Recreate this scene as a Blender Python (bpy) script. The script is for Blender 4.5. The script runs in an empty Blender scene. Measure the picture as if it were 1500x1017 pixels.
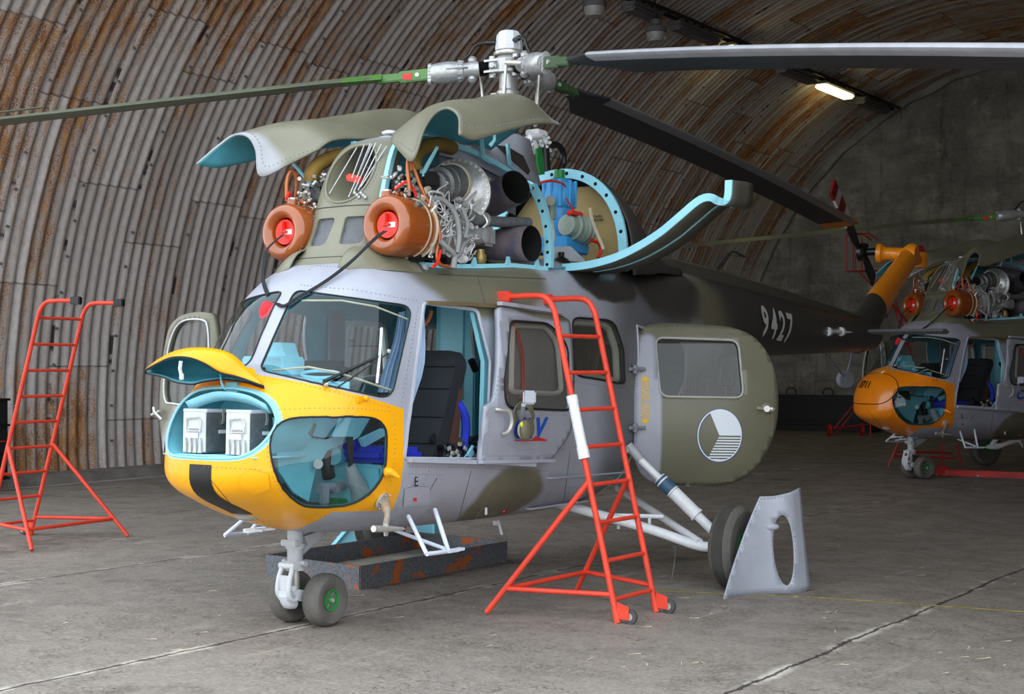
import bpy, bmesh, math, random
from mathutils import Vector, Matrix, Euler, noise
from mathutils.geometry import delaunay_2d_cdt
from mathutils.bvhtree import BVHTree
PI = math.pi
random.seed(7)
scene = bpy.context.scene
COL = scene.collection

# ------------------------------------------------------------------ camera
F, CX, HY, H = 2050.0, 750.0, 535.0, 1.58
cam_d = bpy.data.cameras.new('camera')
cam = bpy.data.objects.new('camera', cam_d)
COL.objects.link(cam)
cam.location = (0, 0, H)
cam.rotation_euler = (PI / 2, 0, 0)
cam_d.sensor_width = 36
cam_d.lens = F * 36 / 1500
cam_d.shift_y = (HY - 508.5) / 1500
cam_d.clip_start = 0.05
cam_d.clip_end = 300
scene.camera = cam

# ------------------------------------------------------------------ frames
HEAD = math.atan2(.834, .552)
PITCH = math.radians(1.5)
ROOT = Matrix.Translation((-1.246, 8.546, 0)) @ Matrix.Rotation(HEAD, 4, 'Z') @ Matrix.Rotation(PITCH, 4, 'Y')
RINV = ROOT.inverted()


def A(px, py, x=None, y=None, z=None):
    """pixel of the photograph -> point in the helicopter's frame, on the plane x, y or z = const"""
    o = RINV @ Vector((0, 0, H))
    d = (RINV.to_3x3() @ Vector(((px - CX) / F, 1, (HY - py) / F)))
    if y is not None: t = (y - o.y) / d.y
    elif x is not None: t = (x - o.x) / d.x
    else: t = (z - o.z) / d.z
    return o + d * t


def W(px, py, Z=0.0, Y=None):
    """pixel -> world point at height Z, or at depth Y"""
    if Y is None: Y = (H - Z) * F / (py - HY)
    return Vector(((px - CX) / F * Y, Y, H + (HY - py) / F * Y))


HA = Vector((.58, .8145, 0)).normalized()      # axis of the hangar
HP = Vector((HA.y, -HA.x, 0))                   # across the hangar, to the right


def G(a, p, z=0.0):
    return HA * a + HP * p + Vector((0, 0, z))


# ------------------------------------------------------------------ materials
def srgb(c):
    if isinstance(c, str):
        c = c.lstrip('#'); c = [int(c[i:i + 2], 16) / 255 for i in (0, 2, 4)]
    return tuple((v / 12.92 if v <= .04045 else ((v + .055) / 1.055) ** 2.4) for v in c) + (1,)


class NT:
    def __init__(s, name):
        s.m = bpy.data.materials.new(name); s.m.use_nodes = True
        s.t = s.m.node_tree; s.n = s.t.nodes; s.l = s.t.links
        s.b = s.n['Principled BSDF']; s.out = s.n['Material Output']
    def N(s, typ, **kw):
        n = s.n.new('ShaderNode' + typ)
        for k, v in kw.items(): setattr(n, k, v)
        return n
    def L(s, a, b): s.l.new(a, b)
    def val(s, sock, v):
        if hasattr(v, 'is_linked') or hasattr(v, 'links'): s.L(v, sock)
        else: sock.default_value = v
    def math(s, op, a, b=0.0, clamp=False):
        n = s.N('Math', operation=op, use_clamp=clamp); s.val(n.inputs[0], a); s.val(n.inputs[1], b); return n.outputs[0]
    def mix(s, f, a, b, blend='MIX'):
        n = s.N('Mix', data_type='RGBA', blend_type=blend)
        s.val(n.inputs[0], f); s.val(n.inputs[6], a); s.val(n.inputs[7], b); return n.outputs[2]
    def coord(s): return s.N('TexCoord').outputs['Object']
    def noise(s, vec, scale, detail=4, rough=.55, out='Fac'):
        n = s.N('TexNoise'); n.inputs['Scale'].default_value = scale; n.inputs['Detail'].default_value = detail
        n.inputs['Roughness'].default_value = rough; s.L(vec, n.inputs['Vector']); return n.outputs[out]
    def ramp(s, f, lo, hi, a=0.0, b=1.0):
        n = s.N('MapRange'); n.interpolation_type = 'SMOOTHSTEP'
        s.val(n.inputs[0], f); n.inputs[1].default_value = lo; n.inputs[2].default_value = hi
        n.inputs[3].default_value = a; n.inputs[4].default_value = b; return n.outputs[0]
    def scale(s, vec, sc):
        n = s.N('Mapping'); n.inputs['Scale'].default_value = sc; s.L(vec, n.inputs['Vector']); return n.outputs[0]
    def bump(s, h, strength=.3, dist=.01):
        n = s.N('Bump'); n.inputs['Strength'].default_value = strength; n.inputs['Distance'].default_value = dist
        s.L(h, n.inputs['Height']); s.L(n.outputs[0], s.b.inputs['Normal'])
    def blobs(s, vec, bl, soft=.12, warp=.25):
        """soft patches: list of (centre, radii)"""
        nz = s.N('TexNoise'); nz.inputs['Scale'].default_value = 1.6; nz.inputs['Detail'].default_value = 2; s.L(vec, nz.inputs['Vector'])
        off = s.N('VectorMath', operation='SUBTRACT'); s.L(nz.outputs['Color'], off.inputs[0]); off.inputs[1].default_value = (.5, .5, .5)
        sc = s.N('VectorMath', operation='SCALE'); s.L(off.outputs[0], sc.inputs[0]); sc.inputs['Scale'].default_value = warp
        ad = s.N('VectorMath', operation='ADD'); s.L(vec, ad.inputs[0]); s.L(sc.outputs[0], ad.inputs[1])
        cur = None
        for c, r in bl:
            sb = s.N('VectorMath', operation='SUBTRACT'); s.L(ad.outputs[0], sb.inputs[0]); sb.inputs[1].default_value = c
            dv = s.N('VectorMath', operation='DIVIDE'); s.L(sb.outputs[0], dv.inputs[0]); dv.inputs[1].default_value = r
            ln = s.N('VectorMath', operation='LENGTH'); s.L(dv.outputs[0], ln.inputs[0])
            f = s.ramp(ln.outputs['Value'], 1 - soft, 1 + soft, 1, 0)
            cur = f if cur is None else s.math('MAXIMUM', cur, f)
        return cur


MATS = {}


def mat(name, col, rough=.5, metal=0.0, var=.12, nscale=6, bump=0.0, bscale=60, coat=0.0, spec=.5, col2=None, v2=(.5, .65), emit=0.0):
    if name in MATS: return MATS[name]
    t = NT(name); co = t.coord()
    c = srgb(col)
    n1 = t.noise(co, nscale, 6, .6)
    dark = tuple(v * (1 - var) for v in c[:3]) + (1,)
    lite = tuple(min(1, v * (1 + var)) for v in c[:3]) + (1,)
    out = t.mix(t.ramp(n1, .3, .7), dark, lite)
    if col2: out = t.mix(t.ramp(t.noise(co, nscale * 2.3, 5), v2[0], v2[1]), out, srgb(col2))
    t.L(out, t.b.inputs['Base Color'])
    t.b.inputs['Roughness'].default_value = rough; t.b.inputs['Metallic'].default_value = metal
    t.b.inputs['Coat Weight'].default_value = coat; t.b.inputs['Specular IOR Level'].default_value = spec
    if bump: t.bump(t.noise(co, bscale, 4), bump)
    if emit:
        t.b.inputs['Emission Color'].default_value = c; t.b.inputs['Emission Strength'].default_value = emit
    MATS[name] = t.m
    return t.m


# ------------------------------------------------------------------ mesh builder
def frame_for(d):
    d = d.normalized()
    up = Vector((0, 0, 1)) if abs(d.z) < .92 else Vector((1, 0, 0))
    a = d.cross(up).normalized(); b = a.cross(d).normalized()
    return a, b


class MB:
    def __init__(s): s.v = []; s.f = []; s.m = []
    def add(s, vs, fs, mi=0):
        o = len(s.v); s.v += [Vector(p) for p in vs]
        s.f += [tuple(i + o for i in f) for f in fs]; s.m += [mi] * len(fs)
        return s
    def merge(s, o, mi=None):
        k = len(s.v); s.v += o.v; s.f += [tuple(i + k for i in f) for f in o.f]; s.m += ([mi] * len(o.f) if mi is not None else o.m); return s
    def box(s, c, size, M=None, mi=0, bev=0.0):
        c = Vector(c); hx, hy, hz = (v / 2 for v in size)
        b = min(bev, hx * .9, hy * .9, hz * .9)
        if b > 0:
            bm = bmesh.new(); bmesh.ops.create_cube(bm, size=1)
            for v in bm.verts: v.co = Vector((v.co.x * size[0], v.co.y * size[1], v.co.z * size[2]))
            bmesh.ops.bevel(bm, geom=bm.edges[:], offset=b, segments=2, affect='EDGES')
            vs = [v.co.copy() for v in bm.verts]; bm.verts.index_update(); fs = [tuple(v.index for v in f.verts) for f in bm.faces]; bm.free()
        else:
            vs = [Vector((x, y, z)) for x in (-hx, hx) for y in (-hy, hy) for z in (-hz, hz)]
            fs = [(0, 1, 3, 2), (4, 6, 7, 5), (0, 4, 5, 1), (2, 3, 7, 6), (0, 2, 6, 4), (1, 5, 7, 3)]
        if M is not None: vs = [M @ v for v in vs]
        return s.add([v + c for v in vs], fs, mi)
    def tube(s, pts, r, n=10, closed=False, mi=0, cap=True, flat=None):
        pts = [Vector(p) for p in pts]; N = len(pts)
        rs = r if isinstance(r, (list, tuple)) else [r] * N
        vs = []; a = None
        for i, p in enumerate(pts):
            if closed: d = (pts[(i + 1) % N] - pts[i - 1])
            else: d = (pts[min(i + 1, N - 1)] - pts[max(i - 1, 0)])
            if d.length < 1e-9: d = Vector((0, 0, 1))
            d.normalize()
            if a is None: a, b = frame_for(d)
            else:
                a = (a - d * a.dot(d))
                if a.length < 1e-6: a, _ = frame_for(d)
                a.normalize(); b = a.cross(d).normalized()
            for k in range(n):
                t = 2 * PI * k / n
                vs.append(p + (a * math.cos(t) + b * math.sin(t)) * rs[i])
        fs = []
        for i in range(N if closed else N - 1):
            j = (i + 1) % N
            for k in range(n):
                l = (k + 1) % n
                fs.append((i * n + k, j * n + k, j * n + l, i * n + l))
        if cap and not closed:
            fs.append(tuple(range(n))); fs.append(tuple((N - 1) * n + k for k in range(n - 1, -1, -1)))
        return s.add(vs, fs, mi)
    def cyl(s, p, q, r, r2=None, n=20, mi=0):
        return s.tube([p, q], [r, r if r2 is None else r2], n, mi=mi)
    def lathe(s, prof, o, ax, n=32, mi=0, closed=False):
        """prof: list of (r, h) along axis"""
        o = Vector(o); ax = Vector(ax).normalized(); a, b = frame_for(ax); vs = []
        for r, h in prof:
            for k in range(n):
                t = 2 * PI * k / n; vs.append(o + ax * h + (a * math.cos(t) + b * math.sin(t)) * max(r, 1e-5))
        fs = []; P = len(prof)
        for i in range(P if closed else P - 1):
            j = (i + 1) % P
            for k in range(n):
                l = (k + 1) % n; fs.append((i * n + k, i * n + l, j * n + l, j * n + k))
        if not closed:
            fs.append(tuple(range(n - 1, -1, -1))); fs.append(tuple((P - 1) * n + k for k in range(n)))
        return s.add(vs, fs, mi)
    def sph(s, c, r, n=12, mi=0, sc=(1, 1, 1)):
        c = Vector(c); vs = []; m = max(4, n // 2)
        for i in range(1, m):
            ph = PI * i / m
            for k in range(n):
                t = 2 * PI * k / n
                vs.append(c + Vector((math.sin(ph) * math.cos(t) * r * sc[0], math.sin(ph) * math.sin(t) * r * sc[1], math.cos(ph) * r * sc[2])))
        fs = []
        for i in range(m - 2):
            for k in range(n):
                l = (k + 1) % n; fs.append((i * n + k, (i + 1) * n + k, (i + 1) * n + l, i * n + l))
        o = len(vs); vs += [c + Vector((0, 0, r * sc[2])), c - Vector((0, 0, r * sc[2]))]
        for k in range(n):
            l = (k + 1) % n; fs.append((o, k, l)); fs.append((o + 1, (m - 2) * n + l, (m - 2) * n + k))
        return s.add(vs, fs, mi)
    def grid(s, rows, mi=0, flip=False):
        R = len(rows); C = len(rows[0]); vs = [p for r in rows for p in r]; fs = []
        for i in range(R - 1):
            for j in range(C - 1):
                q = (i * C + j, i * C + j + 1, (i + 1) * C + j + 1, (i + 1) * C + j)
                fs.append(q[::-1] if flip else q)
        return s.add(vs, fs, mi)
    def sweep(s, pts, wv, tv, closed=False, mi=0):
        """rectangular bar along pts; wv and tv: half vectors (or lists)"""
        N = len(pts); vs = []
        for i, p in enumerate(pts):
            w = Vector(wv[i] if isinstance(wv, list) else wv); t = Vector(tv[i] if isinstance(tv, list) else tv)
            p = Vector(p); vs += [p - w - t, p + w - t, p + w + t, p - w + t]
        fs = []
        for i in range(N if closed else N - 1):
            j = (i + 1) % N
            for k in range(4):
                l = (k + 1) % 4; fs.append((i * 4 + k, i * 4 + l, j * 4 + l, j * 4 + k))
        if not closed: fs += [(3, 2, 1, 0), tuple((N - 1) * 4 + k for k in range(4))]
        return s.add(vs, fs, mi)
    def prism(s, poly, off, mi=0):
        """polygon of 3d points extruded by vector off"""
        n = len(poly); off = Vector(off); poly = [Vector(p) for p in poly]
        vs = poly + [p + off for p in poly]
        fs = [tuple(range(n - 1, -1, -1)), tuple(range(n, 2 * n))] + [(i, (i + 1) % n, n + (i + 1) % n, n + i) for i in range(n)]
        return s.add(vs, fs, mi)
    def rivets(s, pts, nrm=None, r=.0055, step=.03, mi=0):
        L = 0.0; last = None
        for i in range(len(pts) - 1):
            a, b = Vector(pts[i]), Vector(pts[i + 1]); d = (b - a).length
            k = 0
            while L <= d:
                p = a.lerp(b, L / max(d, 1e-6))
                vs = [p + Vector(o) * r for o in ((1, 0, 0), (-1, 0, 0), (0, 1, 0), (0, -1, 0), (0, 0, 1), (0, 0, -1))]
                s.add(vs, [(4, 0, 2), (4, 2, 1), (4, 1, 3), (4, 3, 0), (5, 2, 0), (5, 1, 2), (5, 3, 1), (5, 0, 3)], mi)
                L += step
            L -= d
        return s
    def build(s, name, mats, parent=None, smooth=40, label=None, recalc=True, solid=0, off=-1, mo=0, org=None):
        if org is not None: s.v = [v - Vector(org) for v in s.v]
        me = bpy.data.meshes.new(name)
        me.from_pydata([tuple(v) for v in s.v], [], s.f)
        if not isinstance(mats, (list, tuple)): mats = [mats]
        for m in mats: me.materials.append(m)
        me.polygons.foreach_set('material_index', s.m)
        if recalc:
            bm = bmesh.new(); bm.from_mesh(me); bmesh.ops.recalc_face_normals(bm, faces=bm.faces); bm.to_mesh(me); bm.free()
        o = bpy.data.objects.new(name, me); COL.objects.link(o)
        if smooth:
            me.polygons.foreach_set('use_smooth', [True] * len(me.polygons))
            try: me.set_sharp_from_angle(angle=math.radians(smooth))
            except Exception: pass
        if solid:
            md = o.modifiers.new('thickness', 'SOLIDIFY'); md.thickness = solid; md.offset = off
            md.material_offset = mo; md.material_offset_rim = mo
        if parent is not None: o.parent = parent
        if label: o['label'] = label
        return o


def split_build(mb, name, mats, parent=None, **k):
    """build every far-apart cluster of loose pieces of mb as an object of its own"""
    n = len(mb.v); par = list(range(n))
    def find(i):
        while par[i] != i: par[i] = par[par[i]]; i = par[i]
        return i
    for f in mb.f:
        a = find(f[0])
        for i in f[1:]: par[find(i)] = a
    isl = {}
    for i in range(n): isl.setdefault(find(i), []).append(i)
    K = list(isl.values()); bb = []
    for g in K:
        xs = [mb.v[i] for i in g]; lo = Vector([min(p[c] for p in xs) for c in range(3)]); hi = Vector([max(p[c] for p in xs) for c in range(3)]); bb.append((lo, hi, max(hi - lo)))
    cl = list(range(len(K)))
    def fc(i):
        while cl[i] != i: cl[i] = cl[cl[i]]; i = cl[i]
        return i
    for i in range(len(K)):
        for j in range(i):
            d = math.sqrt(sum(max(0, bb[i][0][c] - bb[j][1][c], bb[j][0][c] - bb[i][1][c]) ** 2 for c in range(3)))
            if d <= max(.019, .48 * max(bb[i][2], bb[j][2])): cl[fc(i)] = fc(j)
    root_of = {}
    for i, g in enumerate(K):
        for v in g: root_of[v] = fc(i)
    out = []
    for r in sorted(set(root_of.values())):
        m = MB(); idx = {}
        for v in range(n):
            if root_of[v] == r: idx[v] = len(m.v); m.v.append(mb.v[v])
        for f, mi in zip(mb.f, mb.m):
            if root_of[f[0]] == r: m.f.append(tuple(idx[i] for i in f)); m.m.append(mi)
        out.append(m.build(name, mats, parent, **k))
    return out


def empty(name, M, label=None, cat=None, group=None, parent=None):
    o = bpy.data.objects.new(name, None); COL.objects.link(o); o.empty_display_size = .1
    if parent is not None: o.parent = parent
    o.matrix_local = M if isinstance(M, Matrix) else Matrix.Translation(M)
    return tag(o, label, cat, group)


def tag(o, label=None, cat=None, group=None, kind=None):
    if label: o['label'] = label
    if cat: o['category'] = cat
    if group: o['group'] = group
    if kind: o['kind'] = kind
    return o


def cr(pts, n=6, closed=False):
    """Catmull-Rom through points"""
    P = [Vector(p) for p in pts]; N = len(P); out = []
    rng = N if closed else N - 1
    for i in range(rng):
        p0 = P[i - 1] if (closed or i > 0) else P[0] * 2 - P[1]
        p1 = P[i]; p2 = P[(i + 1) % N]
        p3 = P[(i + 2) % N] if (closed or i + 2 < N) else P[-1] * 2 - P[-2]
        for k in range(n):
            t = k / n
            out.append(.5 * ((2 * p1) + (p2 - p0) * t + (2 * p0 - 5 * p1 + 4 * p2 - p3) * t * t + (3 * p1 - p0 - 3 * p2 + p3) * t ** 3))
    if not closed: out.append(P[-1])
    return out


def net(rows, nu=6, nv=6):
    """smooth surface through a control net (rows of points)"""
    R = [cr(r, nu) for r in rows]
    cols = [cr([r[j] for r in R], nv) for j in range(len(R[0]))]
    return [[c[i] for c in cols] for i in range(len(cols[0]))]


def text_mesh(txt, font=None, bold=False, shear=0.0, res=4):
    bold = .02 if bold is True else bold
    cu = bpy.data.curves.new('t', 'FONT'); cu.body = txt; cu.size = 1; cu.shear = shear; cu.resolution_u = res
    cu.align_x = 'CENTER'; cu.align_y = 'CENTER'
    if bold: cu.offset = bold
    o = bpy.data.objects.new('t', cu); COL.objects.link(o)
    dg = bpy.context.evaluated_depsgraph_get(); me = bpy.data.meshes.new_from_object(o.evaluated_get(dg))
    vs = [v.co.copy() for v in me.vertices]; fs = [tuple(p.vertices) for p in me.polygons]
    bpy.data.objects.remove(o); bpy.data.meshes.remove(me); bpy.data.curves.remove(cu)
    return vs, fs


def put_text(mb, txt, origin, ex, ey, size, wscale=1.0, lift=.003, mi=0, bold=True, shear=0.0, fit=None):
    """flat lettering: ex, ey unit vectors of the text plane; fit(p)->p projects on a surface"""
    vs, fs = text_mesh(txt, bold=bold, shear=shear)
    if fit:                                   # fine triangles, so that the lettering follows the curved skin
        bm = bmesh.new(); bv = [bm.verts.new(v) for v in vs]
        for f in fs:
            try: bm.faces.new([bv[i] for i in f])
            except ValueError: pass
        for _ in range(3):
            long_ = [e for e in bm.edges if e.calc_length() > .12]
            if not long_: break
            bmesh.ops.subdivide_edges(bm, edges=long_, cuts=1); bmesh.ops.triangulate(bm, faces=bm.faces)
        bm.verts.index_update(); vs = [v.co.copy() for v in bm.verts]; fs = [tuple(v.index for v in f.verts) for f in bm.faces]; bm.free()
    ex = Vector(ex).normalized(); ey = Vector(ey).normalized(); nz = ex.cross(ey)
    out = []
    for v in vs:
        p = Vector(origin) + ex * v.x * size * wscale + ey * v.y * size
        out.append(fit(p) if fit else p + nz * lift)
    mb.add(out, fs, mi)


# ------------------------------------------------------------------ parametric shell with cut openings
def pip(p, poly):
    x, y = p; c = False; n = len(poly); j = n - 1
    for i in range(n):
        xi, yi = poly[i]; xj, yj = poly[j]
        if (yi > y) != (yj > y) and x < (xj - xi) * (y - yi) / (yj - yi) + xi: c = not c
        j = i
    return c


def round_poly(pts, rad, n=5):
    """round the corners of a 2d polygon"""
    out = []; N = len(pts); P = [Vector(p) for p in pts]
    for i in range(N):
        a, b, c = P[i - 1], P[i], P[(i + 1) % N]
        r = rad[i] if isinstance(rad, (list, tuple)) else rad
        if r <= 0: out.append(b.copy()); continue
        u = (a - b); w = (c - b); r1 = min(r, u.length * .48, w.length * .48)
        p = b + u.normalized() * r1; q = b + w.normalized() * r1
        for k in range(n + 1):
            t = k / n; out.append(p.lerp(b, t).lerp(b.lerp(q, t), t))
    return out


def dens(poly, step, closed=True):
    out = []; N = len(poly)
    for i in range(N if closed else N - 1):
        a = Vector(poly[i]); b = Vector(poly[(i + 1) % N]); k = max(1, int(math.ceil((b - a).length / step)))
        out += [a.lerp(b, j / k) for j in range(k)]
    if not closed: out.append(Vector(poly[-1]))
    return out


class Surf:
    def __init__(s, fn, us, vs):
        s.fn = fn; s.us = us; s.vs = vs
        s.P = [[fn(u, v) for v in vs] for u in us]
        C = len(vs); verts = [p for r in s.P for p in r]; faces = []; s.par = []
        for i in range(len(us) - 1):
            for j in range(C - 1):
                a, b, c, d = i * C + j, i * C + j + 1, (i + 1) * C + j + 1, (i + 1) * C + j
                faces += [(a, b, c), (a, c, d)]
                s.par += [((us[i], vs[j]), (us[i], vs[j + 1]), (us[i + 1], vs[j + 1])), ((us[i], vs[j]), (us[i + 1], vs[j + 1]), (us[i + 1], vs[j]))]
        s.verts = verts; s.faces = faces
        s.bvh = BVHTree.FromPolygons(verts, faces, epsilon=0)
    def ray(s, o, d):
        h, n, i, _ = s.bvh.ray_cast(o, d)
        if h is None: return None
        return s.bary(h, i)
    def near(s, p):
        h, n, i, _ = s.bvh.find_nearest(p); return s.bary(h, i)
    def bary(s, h, i):
        a, b, c = (s.verts[k] for k in s.faces[i]); v0, v1, v2 = b - a, c - a, h - a
        d00, d01, d11, d20, d21 = v0.dot(v0), v0.dot(v1), v1.dot(v1), v2.dot(v0), v2.dot(v1)
        den = d00 * d11 - d01 * d01
        if abs(den) < 1e-14: w1 = w2 = 0
        else: w1 = (d11 * d20 - d01 * d21) / den; w2 = (d00 * d21 - d01 * d20) / den
        A0, B0, C0 = s.par[i]
        return Vector((A0[0] + w1 * (B0[0] - A0[0]) + w2 * (C0[0] - A0[0]), A0[1] + w1 * (B0[1] - A0[1]) + w2 * (C0[1] - A0[1])))
    def pix(s, px, py):
        o = RINV @ Vector((0, 0, H)); d = RINV.to_3x3() @ Vector(((px - CX) / F, 1, (HY - py) / F))
        r = s.ray(o, d)
        if r is None:                      # just off the silhouette: nearest point of the surface to the ray
            best = None
            for k in range(160):
                q = o + d * (6.5 + k * .05); h = s.bvh.find_nearest(q)
                if best is None or h[3] < best[0]: best = (h[3], h[0], h[2])
            if best[0] > .12: print('MISS', px, py, round(best[0], 3))
            r = s.bary(best[1], best[2])
        return r
    def normal(s, u, v):
        h, n, i, _ = s.bvh.find_nearest(s.fn(u, v)); return n
    def poly(s, pixels, rad=0, step=None):
        """rounded pixel polygon -> uv polygon"""
        q = round_poly(pixels, rad) if rad else [Vector(p) for p in pixels]
        return [s.pix(*p) for p in dens(q, step or 5)]
    def cut(s, loops, lines=(), classify=None):
        """CDT of the uv grid with constraint loops; classify(uv) -> material index or None (removed)"""
        pts = []; edges = []
        for u in s.us:
            for v in s.vs: pts.append(Vector((u, v)))
        near = set()
        for lp in list(loops):
            k0 = len(pts); n = len(lp)
            for q in lp: pts.append(Vector(q))
            edges += [(k0 + i, k0 + (i + 1) % n) for i in range(n)]
        for ln in lines:
            k0 = len(pts); n = len(ln)
            for q in ln: pts.append(Vector(q))
            edges += [(k0 + i, k0 + i + 1) for i in range(n - 1)]
        vo, eo, fo, *_ = delaunay_2d_cdt(pts, edges, [], 0, 1e-6)
        groups = {}
        for f in fo:
            c = (vo[f[0]] + vo[f[1]] + vo[f[2]]) / 3
            k = classify(c)
            if k is None: continue
            groups.setdefault(k, []).append(f)
        return vo, groups
# ------------------------------------------------------------------ materials of the aircraft
def camo_mat(name, base, patch, blobs, dark=None, dblobs=None, rough=.42, coat=.15, warp=.25):
    t = NT(name); co = t.coord()
    n1 = t.noise(co, 3.5, 5, .6)
    def vari(c, k=.07):
        c = srgb(c); return t.mix(t.ramp(n1, .3, .7), tuple(v * (1 - k) for v in c[:3]) + (1,), tuple(min(1, v * (1 + k)) for v in c[:3]) + (1,))
    out = vari(base)
    if blobs: out = t.mix(t.blobs(co, blobs, warp=warp), out, vari(patch))
    if dark: out = t.mix(t.blobs(co, dblobs, warp=warp), out, vari(dark))
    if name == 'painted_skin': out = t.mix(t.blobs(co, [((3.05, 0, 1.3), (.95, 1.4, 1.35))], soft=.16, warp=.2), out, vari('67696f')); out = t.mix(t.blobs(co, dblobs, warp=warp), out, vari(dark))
    st = t.noise(t.scale(co, (1.5, 1.5, 9)), 4, 5)
    out = t.mix(t.ramp(st, .62, .8, 0, .25), out, srgb('4a4640'))
    t.L(out, t.b.inputs['Base Color']); t.b.inputs['Roughness'].default_value = rough; t.b.inputs['Coat Weight'].default_value = coat
    t.b.inputs['Coat Roughness'].default_value = .25
    t.bump(t.noise(co, 5, 3), .06, .05)
    MATS[name] = t.m; return t.m


GREY, OLIVE = 'a0a3ae', '6b6956'
OL = [((.95, -.5, 2.15), (.62, .6, .28)), ((1.2, -.7, .72), (.38, .5, .24)), ((.6, 0, 2.8), (1.1, .5, .62)),
      ((.95, .6, 2.1), (.6, .5, .3)), ((3.1, 0, 1.9), (.7, 1, .5)), ((5.0, 0, 2.2), (1.0, .7, .35))]
DK = [((8.0, 0, 2.2), (3.4, .7, .7)), ((2.5, -.6, 2.3), (.55, .6, .16)), ((3.6, 0, 2.35), (1.0, .8, .5))]
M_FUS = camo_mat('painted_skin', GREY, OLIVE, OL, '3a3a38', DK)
M_YEL = mat('yellow_paint', 'f6aa00', .34, var=.04, nscale=2, coat=.15, spec=.35)
M_ORA = mat('orange_paint', 'ff8e08', .30, var=.05, nscale=2, coat=.4)
M_ORT = mat('tail_orange_paint', 'f09010', .35, var=.06, coat=.3)
M_OLIVE = camo_mat('olive_paint', '74725f', '9a9ca0', [((.02, .75, 2.9), (.3, .35, .3)), ((1.6, -.8, 3.3), (.2, .5, .3))], warp=.1)
M_COWL = camo_mat('cowl_olive_paint', '75735f', GREY, [((1.25, 0, 3.0), (.75, .5, .25))], warp=.1)
M_DARK = mat('dark_paint', '3a3935', .5, var=.12)
M_DOLV = mat('dark_olive_paint', '4a4a40', .5, var=.12)
M_GREY = mat('grey_paint', 'a6a9b4', .42, var=.06, coat=.15)
M_GREYD = mat('grey_underpaint', '84868e', .5, var=.1)
M_TURQ = mat('turquoise_primer', '6fbccb', .45, var=.08)
M_TURL = mat('light_turquoise_primer', '93d6e6', .42, var=.06)
M_TURD = mat('deep_turquoise_primer', '4a98a8', .5, var=.1)
M_BLACK = mat('black_rubber', '151515', .6)
M_BLK2 = mat('black_plastic', '0e0e10', .35)
M_FABB = mat('black_quilted_cloth', '15181e', .9, var=.2, bump=.3, bscale=90)
M_TYRE = mat('tyre_rubber', '5e5b56', .8, var=.15, nscale=9, bump=.1)
M_TYRED = mat('tyre_sidewall', '37352f', .8, var=.2, nscale=9)
M_GREEN = mat('green_hub_paint', '1c8a3c', .4)
M_GREEN2 = mat('blade_green_paint', '4f7d3a', .4)
M_STEEL = mat('bare_steel', 'c4c2ba', .3, metal=.55, var=.12, nscale=20)
M_ALU = mat('cast_aluminium', 'adaeae', .34, metal=.5, var=.15, nscale=30)
M_DALU = mat('dark_aluminium', '6c6f70', .4, metal=.3, var=.2, nscale=20)
M_LGREY = mat('light_grey_enamel', 'c9cdd2', .35, var=.05)
M_GLG = mat('gear_grey_enamel', 'a9adb0', .38, var=.08)
M_WHITE = mat('white_enamel', 'e6e8ea', .35, var=.04)
M_ORR = mat('orange_brown_enamel', '93480f', .22, var=.1, coat=.7)
M_ORD = mat('brown_lacquer', '8a4a1e', .28, var=.15, coat=.4)
M_COPP = mat('copper_pipe', 'b4663c', .32, metal=.5)
M_RED = mat('red_plastic', 'e22818', .4, var=.06)
M_CREAM = mat('cream_strap', 'cbbfa4', .6)
M_STRAP = mat('dark_webbing', '14151b', .9, bump=.3, bscale=200)
M_REDF = mat('red_cloth', 'd8202c', .8, bump=.2)
M_EXH = mat('heat_stained_steel', '867b80', .42, metal=.25, var=.25, nscale=5, col2='6a6c88')
M_SOOTSHADE = mat('soot_and_shade_black', '060606', .9)  # exhaust soot, and shade painted into ducts, holes and the cabin
M_BLUE = mat('gearbox_blue_paint', '3a9ad8', .38, var=.08)
M_GREENB = mat('bright_green_paint', '18803c', .4)
M_TANP = mat('tan_insulation', 'a08a58', .7, var=.1)
M_HOSEY = mat('yellow_brown_hose', '8a6c28', .7, var=.15)
M_CLOTHG = mat('grey_cloth', '98989a', .9)
M_BLUEC = mat('blue_cloth', '1c2fb0', .8, var=.12)
M_CURT = mat('blue_grey_curtain', '9db2cc', .9, var=.08)
M_BROWN = mat('brown_leather', '4a2a1c', .7)
M_WTXT = mat('pale_grey_lettering', 'd4d6d6', .5, var=.03)
M_BTXT = mat('black_lettering', '141414', .5)
M_YTXT = mat('yellow_lettering', 'e8b818', .5)
M_BLUET = mat('blue_lettering', '1450b8', .4)
M_REDT = mat('red_marking', 'd8201c', .4)
M_WMARK = mat('white_marking', 'e4ecf4', .45, var=.02)
M_BMARK = mat('slate_blue_marking', '3c5a80', .45)
M_DBLADE = mat('blade_dark_paint', '23252a', .5, var=.1)
M_BLTOP = mat('blade_grey_paint', '6a6c70', .42, var=.05)
M_LRED = mat('lamp_red_lens', '8a1010', .12, coat=1)
M_CLEARL = mat('lamp_glass', 'b8b8b0', .1, coat=1, metal=.4)
M_INT = mat('cabin_grey_lining', '8a8c92', .8, var=.1)
M_INTD = mat('dark_cabin_lining', '4a4a4c', .9)
M_LABEL = mat('white_label', 'e8e8ec', .6)


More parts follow.
